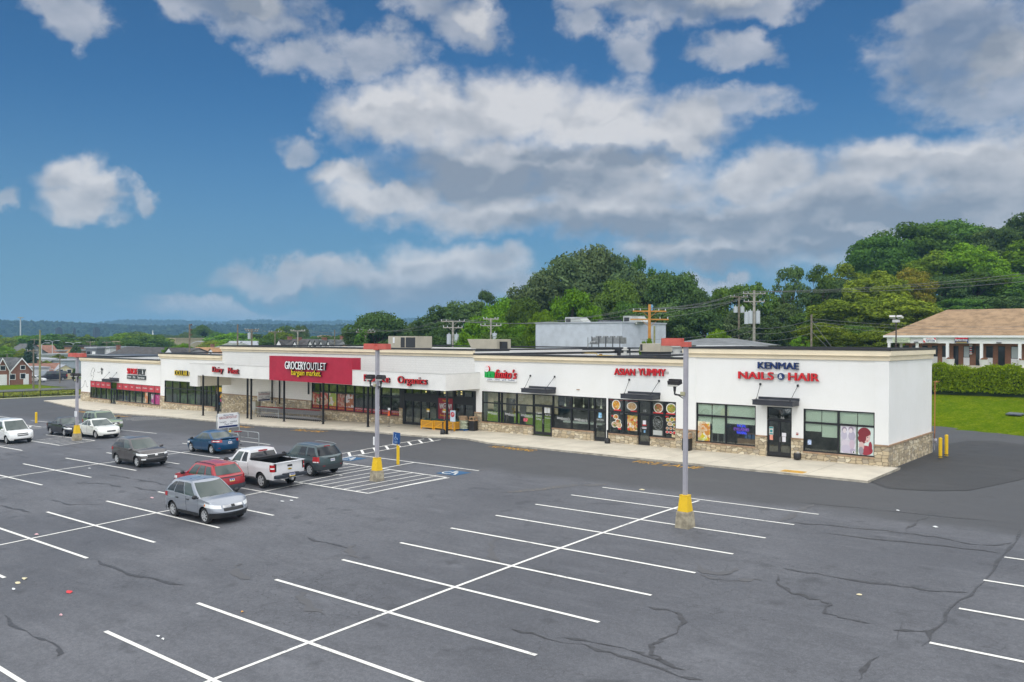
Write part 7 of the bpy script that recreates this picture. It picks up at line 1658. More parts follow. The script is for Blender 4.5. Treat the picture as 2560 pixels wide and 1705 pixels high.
# distant wooded ridges: one mass each
def ridge(name, D0, D1, pts, mat, seed):
    """pts: (px, row of the crest)"""
    mb = MB(); n = 150; rr = np.random.default_rng(seed); rows = 9; idx = {}
    pxs = np.linspace(pts[0][0], pts[-1][0], n)
    for i, px in enumerate(pxs):
        cr = float(np.interp(px, [p[0] for p in pts], [p[1] for p in pts]))
        for j in range(rows):
            t = j/(rows-1); D = D0+(D1-D0)*t; zc = atD(px, cr, D1).z; b = atD(px, 846, D); z = -12+(zc+12)*sm(t, 0, 1)
            idx[i, j] = len(mb.v); mb.v.append((b.x, b.y, z))
        b = atD(px, 846, D1+400); idx[i, rows] = len(mb.v); mb.v.append((b.x, b.y, -40))
    for i in range(n-1):
        for j in range(rows): mb.f.append((idx[i,j], idx[i+1,j], idx[i+1,j+1], idx[i,j+1])); mb.m.append(0)
    o = tag(mb.build(name, mat, smooth=True), kind='structure')
    # tree cover of the ridge
    rng = np.random.default_rng(seed+1); m = 42000; q = rng.uniform(0, n-1.001, m); t = rng.uniform(.05, 1.0, m)**.8
    V = np.array(mb.v); i0 = q.astype(int); f = (q-i0)[:,None]; tj = t*(rows-1); j0 = np.minimum(tj.astype(int), rows-2); g = (tj-j0)[:,None]
    A = np.array([[idx[i, j] for j in range(rows)] for i in range(n)])
    Pt = (V[A[i0,j0]]*(1-f)+V[A[i0+1,j0]]*f)*(1-g)+(V[A[i0,j0+1]]*(1-f)+V[A[i0+1,j0+1]]*f)*g
    cl = np.sin(Pt[:,0]*.013+seed)*np.cos(Pt[:,1]*.011)+np.sin(Pt[:,0]*.031)*.6+rng.normal(size=m)*.5; Pt = Pt[cl > -.95]; m = len(Pt)
    Pt[:,2] += rng.uniform(0, 11, m); N = rng.normal(size=(m,3))+np.array([0,0,1.]); me = np_leaves('wooded_ridge', Pt, N, rng.uniform(6, 13, m), LEAF['far'], rng, 1.2)
    w = bpy.data.objects.new('distant_woods', me); COL.objects.link(w); tag(w, 'dark distant woods covering the far ridge', 'woods', kind='stuff'); w['label'] = 'dark blue green woods covering the '+('nearer low' if D0 < 1500 else 'farther higher')+' ridge on the horizon'
HILLM = M('hill_meadow', (.11,.16,.06), .95, var=.5, vs=.004, col2=(.20,.22,.11))
ridge('hills', 2300, 3300, [(-500,812),(0,815),(150,817),(225,818),(250,813),(300,807),(360,806),(460,808),(540,812),(600,808),(660,807),(700,809),(760,812),(850,808),(900,808),(1100,800),(1500,790),(2200,780),(3100,790)], HILLM, 3)
ridge('low_hills', 1250, 1700, [(-500,818),(0,817),(60,819),(150,821),(230,824),(260,828),(400,831),(500,829),(640,826),(760,828),(900,830),(1200,830)], HILLM, 8)

# ---------------------------------------------------------------- hedge, grass bank drain
def hedge():
    rng = np.random.default_rng(2); n = 60000; x = rng.uniform(-34, 14, n); u = rng.uniform(0, 1, n); y0, y1 = 93.0, 95.4
    face = u < .55; y = np.where(face, y0+rng.uniform(-.15,.3,n), rng.uniform(y0, y1, n)); zt = 5.25+.18*np.sin(x*1.1)+.12*np.sin(x*2.9+1)
    zg = 3.0; z = np.where(face, zg+(zt-zg)*rng.uniform(.0,1,n), zt+rng.uniform(-.15,.12,n)+rng.exponential(.06,n)); y = y+.12*np.sin(x*1.7)
    P = np.stack([x,y,z],1)+rng.normal(size=(n,3))*.05; N = np.where(face[:,None], np.array([0,-1,.5]), np.array([0,-.2,1.]))+rng.normal(size=(n,3))*.6
    t = thing('clipped_hedge', 'long clipped bright green hedge at the top of the grass bank', 'hedge', (-10, 94.2, 3))
    me = np_leaves('foliage', P-np.array([-10,94.2,3]), N, rng.uniform(.09,.17,n), leaf_mat('leaves_hedge', (.12,.23,.006), (.30,.44,.02), .35), rng, 1.6); o = bpy.data.objects.new('foliage', me); COL.objects.link(o); o.parent = t
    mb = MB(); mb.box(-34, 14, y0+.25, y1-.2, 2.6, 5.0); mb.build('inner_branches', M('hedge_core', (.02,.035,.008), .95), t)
hedge()
mb = MB(); p = gnd(10, 10) if False else (-13.2, 84.3); z = terrain(*p)+.12; mb.rbox((p[0],p[1],z), 1.25,.8,.10, -.25, rx=.12); tag(mb.build('drain_cover', M('slate_cover', (.10,.115,.145), .5, var=.2, vs=4)), 'grey slab cover lying on the grass bank', 'drain cover')

# ---------------------------------------------------------------- brick plaza on the right
BRICK_W = None
def mat_brick(name, c1, c2, mort, w=.22, h=.075):
    m = M(name); g = NT(m.node_tree); g.n.clear(); b = g.add('ShaderNodeBsdfPrincipled'); o = g.add('ShaderNodeOutputMaterial'); g.l.new(b.outputs[0], o.inputs[0])
    tc = g.add('ShaderNodeTexCoord'); s = g.add('ShaderNodeSeparateXYZ'); g.put(s.inputs[0], tc.outputs['Object']); c = g.add('ShaderNodeCombineXYZ'); g.put(c.inputs[0], g.math('ADD', s.outputs[0], s.outputs[1])); g.put(c.inputs[1], s.outputs[2])
    n = g.add('ShaderNodeTexBrick'); g.put(n.inputs['Vector'], c.outputs[0]); n.inputs['Scale'].default_value = 1; n.inputs['Brick Width'].default_value = w; n.inputs['Row Height'].default_value = h; n.inputs['Mortar Size'].default_value = .008
    n.inputs['Color1'].default_value = c1+(1,); n.inputs['Color2'].default_value = c2+(1,); n.inputs['Mortar'].default_value = mort+(1,)
    g.l.new(g.mix(g.ramp(g.noise(tc.outputs['Object'], .7, 4, .6), .4, .7, 0, .3), n.outputs[0], tuple(x*.6 for x in c1)), b.inputs['Base Color']); b.inputs['Roughness'].default_value = .9; return m
BRICK = mat_brick('plaza_brick', (.30,.13,.07), (.24,.10,.055), (.22,.17,.13)); BRICK2 = mat_brick('house_brick', (.30,.12,.075), (.22,.085,.055), (.2,.15,.12))
SHING = M('brown_shingles', (.31,.205,.115), .9, var=.28, vs=.9, bump=.4, bs=14); SHG = M('grey_shingles', (.11,.115,.115), .9, var=.35, vs=1.2); SHD = M('dark_shingles', (.065,.06,.058), .9, var=.35, vs=1.0); SHO = M('orange_shingles', (.36,.20,.09), .9, var=.3, vs=1.5); SHP = M('pale_roof', (.34,.36,.39), .6, var=.15, vs=.8)
TRIMW = M('white_trim', (.78,.79,.80), .6); WINB = M('dark_window', (.025,.03,.035), .08, spec=.9); BLUET = M('blue_trim', (.01,.03,.22), .5)
def plaza():
    Y = 110.0; L = onY(2212, 834, Y).x; Rr = 24; zf = 5.1; ze = 8.62; yw = Y+2.2
    t = thing('brick_plaza', 'long brick shopping arcade with brown hip roof above the hedge', 'building', (L, Y, zf))
    mb = MB(); mb.box(L+1.8, Rr, yw, yw+14, zf-.5, ze-.05); mb.build('wall', BRICK, t)
    mb = MB(); mb.box(L, Rr, Y-1.2, yw, zf-.4, zf+.02); mb.build('walkway', CONC, t)
    mb = MB(); mb.box(L+.25, Rr, Y, Y+.3, 7.72, 8.42); mb.box(L+.25, L+.55, Y+.3, yw+13, 7.72, 8.42); mb.box(L+.25, Rr, Y+.3, yw, 8.3, 8.4)
    mb.build('fascia', TRIMW, t); mb = MB(); mb.box(L-.1, Rr, Y-.35, Y-.2, 8.42, 8.66); mb.box(L-.1, L+.05, Y-.2, yw+14, 8.42, 8.66); mb.build('gutter', TRIMW, t)
    ridge_z = 12.0; x0, y0, y1 = L-.1, Y-.3, yw+15; ym = (y0+y1)/2; rx = onY(2368, 776, ym).x
    mb = MB(); mb.add([(x0,y0,8.66),(Rr,y0,8.66),(Rr,ym,ridge_z),(rx,ym,ridge_z),(x0,y1,8.66),(Rr,y1,8.66)], [(0,1,2,3),(0,3,4),(4,3,2,5)]); mb.build('roof', SHING, t)
    cols = [2222, 2292, 2368, 2450, 2550, 2640]
    for px in [2222, 2368-76, 2368, 2453, 2549, 2650]:
        c = onY(px, 900, Y).x; mb = MB(); mb.box(c-.16, c+.16, Y+.02, Y+.28, zf, 7.72); mb.box(c-.16, c-.10, Y+.28, Y+.32, zf, 7.72, 1); mb.build('column', [TRIMW, BLUET], t)
    c = onY(2252, 900, Y+1.5).x; mb = MB(); mb.box(c-.12, c+.12, Y+1.5, Y+1.7, zf, 7.72); mb.build('column', TRIMW, t)
    px0 = lambda px: onY(px, 880, yw).x
    for (a, b, z0, z1, kind) in [(2260,2271,6.3,7.35,'w'),(2282,2290,6.3,7.35,'w'),(2307,2318,6.2,7.35,'w'),(2331,2343,6.15,7.35,'w'),(2357,2367,6.1,7.35,'w'),(2385,2395,5.13,7.35,'d'),(2410,2423,6.1,7.35,'w'),(2441,2450,5.13,7.35,'d'),(2467,2481,6.1,7.35,'w'),(2497,2511,5.13,7.35,'d'),(2529,2545,6.05,7.35,'w'),(2572,2590,6.1,7.35,'w')]:
        xa, xb = px0(a), px0(b); f = MB(); f.box(xa-.06, xb+.06, yw-.05, yw-.002, z0-.05, z1+.06); fo = f.build('door' if kind == 'd' else 'window', FRAME, t); g = MB(); g.box(xa, xb, yw-.065, yw-.052, z0, z1); g.build('glass', WINB if (a not in (2529,2410)) else M('pale_pane', (.42,.48,.50), .2), fo)
        if kind == 'w': g = MB(); g.box(xa-.04, xb+.04, yw-.06, yw-.003, zf+.02, z0-.06); g.build('panel', TRIMW, t)
    for px, lab in ((2376,'left'),(2461,'middle'),(2556,'right')):
        x = onY(px, 900, Y-.4).x; o = thing('planter', 'round white concrete planter before the brick arcade, '+lab+' of the three', 'planter', (x, Y-.6, zf), 'white planters at the brick arcade'); m = MB(); m.lathe([(.25,0),(.42,.0),(.5,.7),(.52,.78),(.42,.78),(.40,.7),(0,.7)], (x, Y-.6, zf), 14); m.build('pot', M('planter_white', (.62,.62,.60), .8), o); m = MB()
        for k in range(14): m.ell((x+random.uniform(-.3,.3), Y-.6+random.uniform(-.25,.25), zf+.8+random.uniform(0,.12)), .07,.07,.1,6,4)
        m.build('plant', M('plant_brown_red', (.22,.10,.05), .9), o)
    def psign(label, p0, p1, z0, z1, mats, fn):
        xa, xb = onY(p0, 850, Y-.25).x, onY(p1, 850, Y-.25).x; o = thing('shop_sign', label, 'sign', ((xa+xb)/2, Y, z0)); m = MB(); m.box(xa, xb, Y-.28, Y-.03, z0, z1); m.build('board', mats[0], o); m = MB(); fn(m, xa, xb, z0, z1); m.build('lettering', mats[1:], o)
    ys = Y-.285
    psign('pale green board COMMONWEALTH CODE INSPECTION SERVICE on the arcade', 2231, 2274, 7.82, 8.40, [M('board_mint', (.60,.66,.50), .6), M('ink_green', (.03,.12,.05), .6)], lambda m, a, b, z0, z1: (text_mb(m, 'COMMONWEALTH CODE', a+.08, b-.08, z0+.32, z0+.46, ys, .01, .01), text_mb(m, 'INSPECTION SERVICE', a+.2, b-.2, z0+.10, z0+.24, ys, .01, .01)))
    psign('white board with blue lettering and red corners on the arcade', 2308, 2340, 7.80, 8.40, [WHITE, NAVY, RED], lambda m, a, b, z0, z1: (text_mb(m, 'TUFTON', a+.3, b-.15, z0+.06, z0+.36, ys, .01, .02), text_mb(m, 'The Salon', a+.35, b-.4, z0+.42, z0+.54, ys, .01, .0, 1), m.poly([(a+.02,ys-.01,z0+.02),(a+.3,ys-.01,z0+.02),(a+.02,ys-.01,z0+.35)], 1), m.poly([(b-.02,ys-.01,z1-.02),(b-.3,ys-.01,z1-.02),(b-.02,ys-.01,z1-.3)], 1)))
    psign('red and navy Barbershop board on the arcade', 2387, 2420, 7.80, 8.44, [NAVY, WHITE, RED, YEL], lambda m, a, b, z0, z1: (text_mb(m, 'Barbershop', a+.06, b-.06, z0+.16, z0+.46, ys-.01, .01, .02), m.box(a, b, ys, ys+.004, z0+.44, z1, 1), m.box(a+.1, b-.1, ys-.002, ys+.004, z0+.04, z0+.1, 2)))
    x = onX(2427, 870, 0).x if False else onY(2427, 868, yw-.3).x; o = thing('barber_pole', 'striped barber pole on the brick wall of the arcade', 'barber pole', (x, yw-.3, 6.9)); m = MB()
    for i in range(9): m.cyl((x, yw-.3, 6.55+i*.1), (x, yw-.3, 6.65+i*.1), .13, n=10, mi=i % 3)
    m.cyl((x, yw-.3, 7.45), (x, yw-.3, 7.6), .16, n=10, mi=1); m.cyl((x, yw-.3, 6.42), (x, yw-.3, 6.55), .16, n=10, mi=1); m.box(x+.05, x+.35, yw-.25, yw-.2, 6.6, 7.4, 3); m.build('cylinder', [RED, WHITE, NAVY, FRAME], o)
    for px in (2290, 2497):
        x = onY(px, 850, Y-.2).x; m = MB(); m.box(x-.22, x+.22, Y-.35, Y-.02, 7.72+.02, 7.92); m.build('wall_light', M('fixture_grey', (.18,.18,.19), .5), t)
    # parking lamp in front of it
    x, y = onY(2240, 870, 100).x, 100; zb = terrain(x, y); o = thing('lamp_post', 'brown lamp post with two white floodlights before the brick arcade', 'lamp post', (x, y, zb)); m = MB(); m.cyl((x,y,zb-.2),(x,y,onY(2240,803,100).z),.09,.07,8); m.build('pole', M('pole_brown', (.06,.04,.035), .6), o)
    zt = onY(2240, 796, 100).z
    for dx, rr in ((-.35,.25),(.45,-.4)): m = MB(); m.rbox((x+dx,y-.2,zt+.15), .62,.4,.22, rr, 0, rx=-.5); m.build('floodlight', M('fixture_white', (.60,.58,.58), .5), o)
    m = MB(); m.box(x-.35,x+.35,y-.2,y+.2,zt-.45,zt-.15); m.build('fixture_box', M('fixture_white', (.60,.58,.58), .5), o)
plaza()

# ---------------------------------------------------------------- grey church and roof equipment
def church():
    Y = 90.0; a = onY(1339, 850, Y); b = onY(1555, 850, Y); z = onY(1400, 808.5, Y).z; yb = Y
    # far end of the right face
    for k in range(400):
        yb = Y+k*.1
        if onX(1664, 850, b.x).y <= yb: break
    t = thing('grey_church', 'pale grey windowless church hall behind the shops', 'building', (a.x, Y, 0)); CG = M('church_grey', (.50,.54,.60), .85, var=.10, vs=.8)
    mb = MB(); mb.box(a.x, b.x, Y, yb, terrain(b.x, Y)-1, z); mb.build('wall', CG, t); mb = MB(); mb.box(a.x-.1, b.x+.12, Y-.12, yb+.1, z, z+.16); mb.build('parapet_cap', M('cap_grey', (.40,.43,.48), .7), t)
    zt = z+.16
    o = thing('shop_sign', 'long black actionCHURCH sign board on the church roof', 'sign', (onY(1525,800,Y+2).x, Y+2, zt)); xa, xb = onY(1494, 800, Y+2).x, onY(1553, 800, Y+2).x; h = onY(1520, 799.5, Y+2).z
    mb = MB(); mb.box(xa, xb, Y+2, Y+2.2, zt-.3, h); mb.build('board', M('board_black', (.018,.02,.026), .5), o); mb = MB(); m_ = xa+(xb-xa)*.5; text_mb(mb, 'action', xa+.3, m_, zt+.22-.1, h-.12, Y+2, .02, .05); text_mb(mb, 'CHURCH', m_+.06, xb-.2, zt+.22-.06, h-.14, Y+2, .02, .0); mb.build('lettering', WHITE, o)
    UG = M('unit_grey', (.42,.44,.42), .6, var=.1, vs=1)
    for p0, p1, pt, lab in ((1413,1447,793,'left'),(1558,1592,790,'right')):
        xa, xb = onY(p0, 800, Y+3).x, onY(p1, 800, Y+3).x; h = onY(p0, pt, Y+3).z; o = thing('rooftop_unit', 'grey roof unit with slanted hood on the church, '+lab+' of the sign', 'rooftop unit', (xa, Y+3, zt)); mb = MB(); mb.box(xa, xb, Y+3, Y+5, zt-.3, h); mb.build('casing', UG, o)
        mb = MB(); mb.box(xa+.15, xa+.9, Y+2.96, Y+3.0, zt+.1, h-.2); mb.build('grille', M('coil_dark', (.03,.032,.035), .6), o); mb = MB(); mb.add([(xb,Y+3,h-.1),(xb,Y+5,h-.1),(xb+.75,Y+3,zt),(xb+.75,Y+5,zt),(xb,Y+3,zt),(xb,Y+5,zt)], [(0,2,3,1),(0,4,2),(1,3,5),(4,5,3,2)]); mb.build('hood', UG, o)
church()
BEI = M('unit_beige', (.46,.42,.33), .6, var=.08, vs=1); COIL = M('coil_dark', (.03,.032,.035), .6)
def curb_box(o, x0, x1, y0, y1, z, zr):
    mb = MB(); mb.box(x0+.1, x1-.1, y0+.1, y1-.1, zr, z); mb.build('curb', COPE, o)
def roof_unit(label, p0, p1, pb, pt, Y, dep, zr, kind):
    a, b = onY(p0, pb, Y), onY(p1, pb, Y); zt = onY(p0, pt, Y).z; z0 = min(a.z, b.z)
    o = thing('rooftop_unit', label, 'rooftop unit', (a.x, Y, z0)); mb = MB(); mb.box(a.x, b.x, Y, Y+dep, z0, zt); mb.build('casing', BEI, o, bevel=.02); curb_box(o, a.x, b.x, Y, Y+dep, z0, zr)
    w = b.x-a.x; h = zt-z0
    if kind == 'big':
        for f0, f1 in ((.46,.60),(.64,.97)): mb = MB(); mb.box(a.x+w*f0, a.x+w*f1, Y-.03, Y-.005, z0+h*.05, zt-h*.1); mb.build('grille', COIL, o)
        mb = MB(); mb.box(a.x+w*.18, a.x+w*.24, Y-.05, Y-.005, z0+h*.4, z0+h*.9); mb.build('pipe', UNDER if False else TRIMW, o)
    if kind == 'duct':
        mb = MB(); mb.add([(a.x,Y,zt),(a.x,Y+dep,zt),(a.x-w*.36,Y,zt),(a.x-w*.36,Y+dep,zt),(a.x-w*.16,Y,z0),(a.x-w*.16,Y+dep,z0),(a.x,Y,z0),(a.x,Y+dep,z0)], [(0,2,4,6),(2,3,5,4),(0,1,3,2),(1,7,5,3),(6,4,5,7)]); mb.build('hood', BEI, o)
    if kind == 'small': mb = MB(); mb.box(a.x+w*.03, a.x+w*.13, Y-.03, Y-.005, z0+h*.15, zt-h*.1); mb.build('grille', COIL, o)
roof_unit('large beige roof unit with dark coil panels over the grocery', 600+1363*640/2355, 600+1620*640/2355, 820+182*640/2355, 820+75*640/2355, 68, 2.6, 6.5, 'big')
roof_unit('beige roof unit with slanted intake hood, left of the grey church', 1160+100*640/2355, 1160+300*640/2355, 820+190*640/2355, 820+102*640/2355, 69, 2.4, 6.1, 'duct')
roof_unit('beige boxy roof unit left of the right light pole', 1160+1617*640/2355, 1160+1806*640/2355, 820+218*640/2355, 820+142*640/2355, 66, 2.2, 6.1, 'small')
a = onY(1243, 870, 69.5); o = thing('rooftop_unit', 'small black roof box right of the slanted intake unit', 'rooftop unit', (a.x, 69.5, 6.2)); mb = MB(); mb.box(a.x, onY(1254,870,69.5).x, 69.5, 70.5, 6.2, onY(1243,854,69.5).z); mb.build('casing', COPE, o)
# condenser rack
Yr = 72; xa, xb = onY(1470, 860, Yr).x, onY(1551, 860, Yr).x; z0, z1, zt = onY(1500, 871, Yr).z, onY(1500, 859, Yr).z, onY(1500, 841, Yr).z
o = thing('condenser_rack', 'long steel condenser rack on legs in front of the grey church', 'condenser', (xa, Yr, z0)); mb = MB(); n = 4
STEEL = M('steel_worn', (.30,.31,.31), .4, .6, var=.2, vs=3)
mb.box(xa+.5, xb-.05, Yr, Yr+1.2, z1, zt-.1); mb.build('coil_case', STEEL, o)
for i in range(n+1): mb = MB(); x = xa+.5+(xb-xa-.55)*i/n; mb.box(x-.04, x+.04, Yr-.06, Yr, z0-.6, zt); mb.build('leg', M('steel_dark', (.10,.105,.11), .5, .5), o)
for i in range(n): mb = MB(); x = xa+.5+(xb-xa-.55)*(i+.5)/n; mb.cyl((x,Yr+.6,zt-.1),(x,Yr+.6,zt+.05),.3,n=14); mb.build('fan_ring', STEEL, o)
mb = MB(); mb.box(xa,xa+1.2,Yr-.1,Yr+.3,z1-.08,z1+.0); mb.box(xa,xa+.06,Yr-.1,Yr-.04,z0-.6,zt-.1); mb.cyl((xa+.3,Yr,z1+.12),(xa+1,Yr,z1+.12),.12,n=8); mb.build('pipe_shelf', STEEL, o)
mb = MB(); mb.box(xa-.5, xb+.2, Yr-.3, Yr+1.6, 6.1, z0+.05); mb.build('roof_curb', COPE, o)
mb = MB(); x, y = onY(1563, 866, 70).x, 70; z = onY(1563, 880, 70).z; mb.lathe([(.16,0),(.16,.25),(.34,.28),(.34,.36),(.2,.40),(.2,.5),(.26,.52),(.0,.6)], (x,y,z-.1), 12); mb.box(x-.3,x+.3,y-.3,y+.3,6.1,z-.1); tag(mb.build('roof_vent', M('vent_white', (.55,.55,.52), .5)), 'small mushroom roof vent left of the beige boxy unit', 'roof vent')
mb = MB(); YP = M('gas_pipe_yellow', (.50,.34,.04), .6); z = 6.55
pts = [(onY(1232,870,66).x,66,z+.15),(onY(1490,872,66).x,66,z+.15),(onY(1494,880,62).x,62,z+.05),(onY(1640,882,62).x,62,z+.05)]; mb.tube(pts, .035, 6); tag(mb.build('gas_line', YP), 'yellow gas pipe running over the flat roofs', 'pipe')
for i in range(7): mb = MB(); x = onY(1232+i*45, 872, 66).x; mb.box(x-.12, x+.12, 65.9, 66.1, 6.2, z+.11); tag(mb.build('pipe_block', M('wood_block', (.32,.17,.06), .8)), 'wooden support block under the yellow roof pipe', 'block', 'blocks under the roof pipe')
a = onY(1683, 880, 63); o = thing('exhaust_fan', 'white roof exhaust fan half hidden by the right light pole', 'exhaust fan', (a.x, 63, 6.2)); mb = MB(); mb.lathe([(.3,0),(.3,.45),(.5,.5),(.5,.62),(.35,.82),(0,.86)], (onY(1692,880,63).x, 63, onY(1692,880,63).z-.1), 14); mb.build('hood', M('vent_white', (.55,.55,.52), .5), o)
mb = MB(); mb.box(onY(1740,868,64).x, onY(1902,868,64).x, 64, 65.5, 6.9, onY(1800,863.5,64).z); tag(mb.build('rooftop_unit', M('unit_pale', (.62,.64,.64), .6)), 'low pale roof unit showing over the salon parapet', 'rooftop unit')

# ---------------------------------------------------------------- houses
def gable(t, x0, x1, y0, y1, ze, zr, mat, axis='x', over=.35, trim=True, th=.12):
    """pitched roof with eaves; ridge runs along axis"""
    mb = MB(); o = over
    if axis == 'x':
        ym = (y0+y1)/2; k = (zr-ze)/(ym-y0); e = ze-k*o
        A = [(x0-o,y0-o,e),(x1+o,y0-o,e),(x1+o,ym,zr),(x0-o,ym,zr)]; B = [(x0-o,ym,zr),(x1+o,ym,zr),(x1+o,y1+o,e),(x0-o,y1+o,e)]
    else:
        xm = (x0+x1)/2; k = (zr-ze)/(xm-x0); e = ze-k*o
        A = [(x0-o,y0-o,e),(xm,y0-o,zr),(xm,y1+o,zr),(x0-o,y1+o,e)]; B = [(xm,y0-o,zr),(x1+o,y0-o,e),(x1+o,y1+o,e),(xm,y1+o,zr)]
    for q in (A, B):
        up = [(a,b,c+th) for a,b,c in q]; n = len(mb.v); mb.add(q+up, [(3,2,1,0),(4,5,6,7),(0,1,5,4),(1,2,6,5),(2,3,7,6),(3,0,4,7)])
    return mb.build('roof', mat, t)
def hip(t, x0, x1, y0, y1, ze, zr, mat, over=.4, ridge=.4):
    mb = MB(); o = over; ym = (y0+y1)/2; xm0 = x0+(x1-x0)*(.5-ridge/2); xm1 = x0+(x1-x0)*(.5+ridge/2)
    v = [(x0-o,y0-o,ze),(x1+o,y0-o,ze),(x1+o,y1+o,ze),(x0-o,y1+o,ze),(xm0,ym,zr),(xm1,ym,zr)]
    mb.add(v, [(0,1,5,4),(1,2,5),(2,3,4,5),(3,0,4),(3,2,1,0)]); return mb.build('roof', mat, t)
def walls(t, x0, x1, y0, y1, z0, ze, mat, gab=None, zr=0, name='wall'):
    mb = MB(); mb.box(x0, x1, y0, y1, z0, ze)
    if gab == 'x': ym = (y0+y1)/2; mb.add([(x0,y0,ze),(x0,y1,ze),(x0,ym,zr),(x1,y0,ze),(x1,y1,ze),(x1,ym,zr)], [(0,2,1),(3,4,5)])
    if gab == 'y': xm = (x0+x1)/2; mb.add([(x0,y0,ze),(x1,y0,ze),(xm,y0,zr),(x0,y1,ze),(x1,y1,ze),(xm,y1,zr)], [(0,1,2),(3,5,4)])
    return mb.build(name, mat, t)
def win(t, face, c, z, w, h, mat=WINB, trim=TRIMW, name='window', at=0.):
    """face 'y-': window on the wall y=at looking -y; 'x+': on the wall x=at"""
    f = MB(); g = MB()
    if face == 'y-': f.box(c-w/2-.1, c+w/2+.1, at-.06, at-.002, z-.1, z+h+.1); g.box(c-w/2, c+w/2, at-.075, at-.062, z, z+h)
    else: f.box(at+.002, at+.06, c-w/2-.1, c+w/2+.1, z-.1, z+h+.1); g.box(at+.062, at+.075, c-w/2, c+w/2, z, z+h)
    fo = f.build(name, trim, t); g.build('pane', mat, fo)
def chimney(t, x, y, z0, z1, w=.7, mat=None, parent=None):
    mb = MB(); mb.box(x-w/2, x+w/2, y-w/2, y+w/2, z0, z1); mb.box(x-w/2-.08, x+w/2+.08, y-w/2-.08, y+w/2+.08, z1, z1+.15); mb.build('chimney', mat or BRICK2, parent or t)
# the houses across the road face +x
def brick_house():
    z0 = terrain(-190, 66)-.2; xf = -189.5; t = thing('brick_house', 'twin gabled brick house across the road at the left edge', 'house', (xf, 66, z0))
    ze = z0+3.0; zr = onX(55, 896, xf).z
    yA0, yA1 = onX(26, 930, xf).y, onX(80, 930, xf).y; yB0, yB1 = onX(-12, 930, xf).y, onX(22, 930, xf).y
    walls(t, xf-8, xf, yA0, yA1, z0, ze, BRICK2, 'x', zr-.1); gable(t, xf-8, xf, yA0, yA1, ze, zr, SHG, 'x', .3)
    walls(t, xf-8, xf-.0, yB0, yB1, z0, ze, BRICK2, 'x', zr-.1, 'wall'); gable(t, xf-8, xf, yB0, yB1, ze, zr, SHG, 'x', .3)
    walls(t, xf-9, xf-1.2, yB0, yA1-1, z0, ze+.4, BRICK2, None); gable(t, xf-9, xf-1.5, yB0, yA1-1.2, ze, zr, SHG, 'y', .2)
    # white rake boards
    for (a, b) in ((yA0, yA1), (yB0, yB1)):
        m = (a+b)/2; mb = MB()
        for q0, q1 in ((a-.35, m), (b+.35, m)):
            za = ze-(zr-ze)/(m-a)*.35; p0 = (xf+.32, q0, za); p1 = (xf+.32, q1, zr); mb.add([(p0[0],p0[1],p0[2]-.12),(p1[0],p1[1],p1[2]-.12),(p1[0],p1[1],p1[2]+.2),(p0[0],p0[1],p0[2]+.2),(p0[0]+.06,p0[1],p0[2]-.12),(p1[0]+.06,p1[1],p1[2]-.12),(p1[0]+.06,p1[1],p1[2]+.2),(p0[0]+.06,p0[1],p0[2]+.2)], [(0,1,2,3),(4,7,6,5),(3,2,6,7),(0,4,5,1)])
        mb.build('rake_board', TRIMW, t)
    for px, py0, py1, w in ((57,914,923,.8),(57,934,946,.9),(31,936,948,.95),(7,915,925,.9)):
        q = onX(px, py1, xf); win(t, 'x+', q.y, q.z, w, onX(px, py0, xf).z-q.z, at=xf)
    for px, w in ((65,.85),(7,1.3)):
        q = onX(px, 950, xf); win(t, 'x+', q.y, z0+.25, w, 2.0, M('door_white', (.75,.76,.78), .6), name='door', at=xf)
    mb = MB(); q = onX(23, 950, xf); mb.box(xf, xf+.1, q.y-.05, q.y+.05, z0, ze); mb.build('downspout', TRIMW, t)
brick_house()
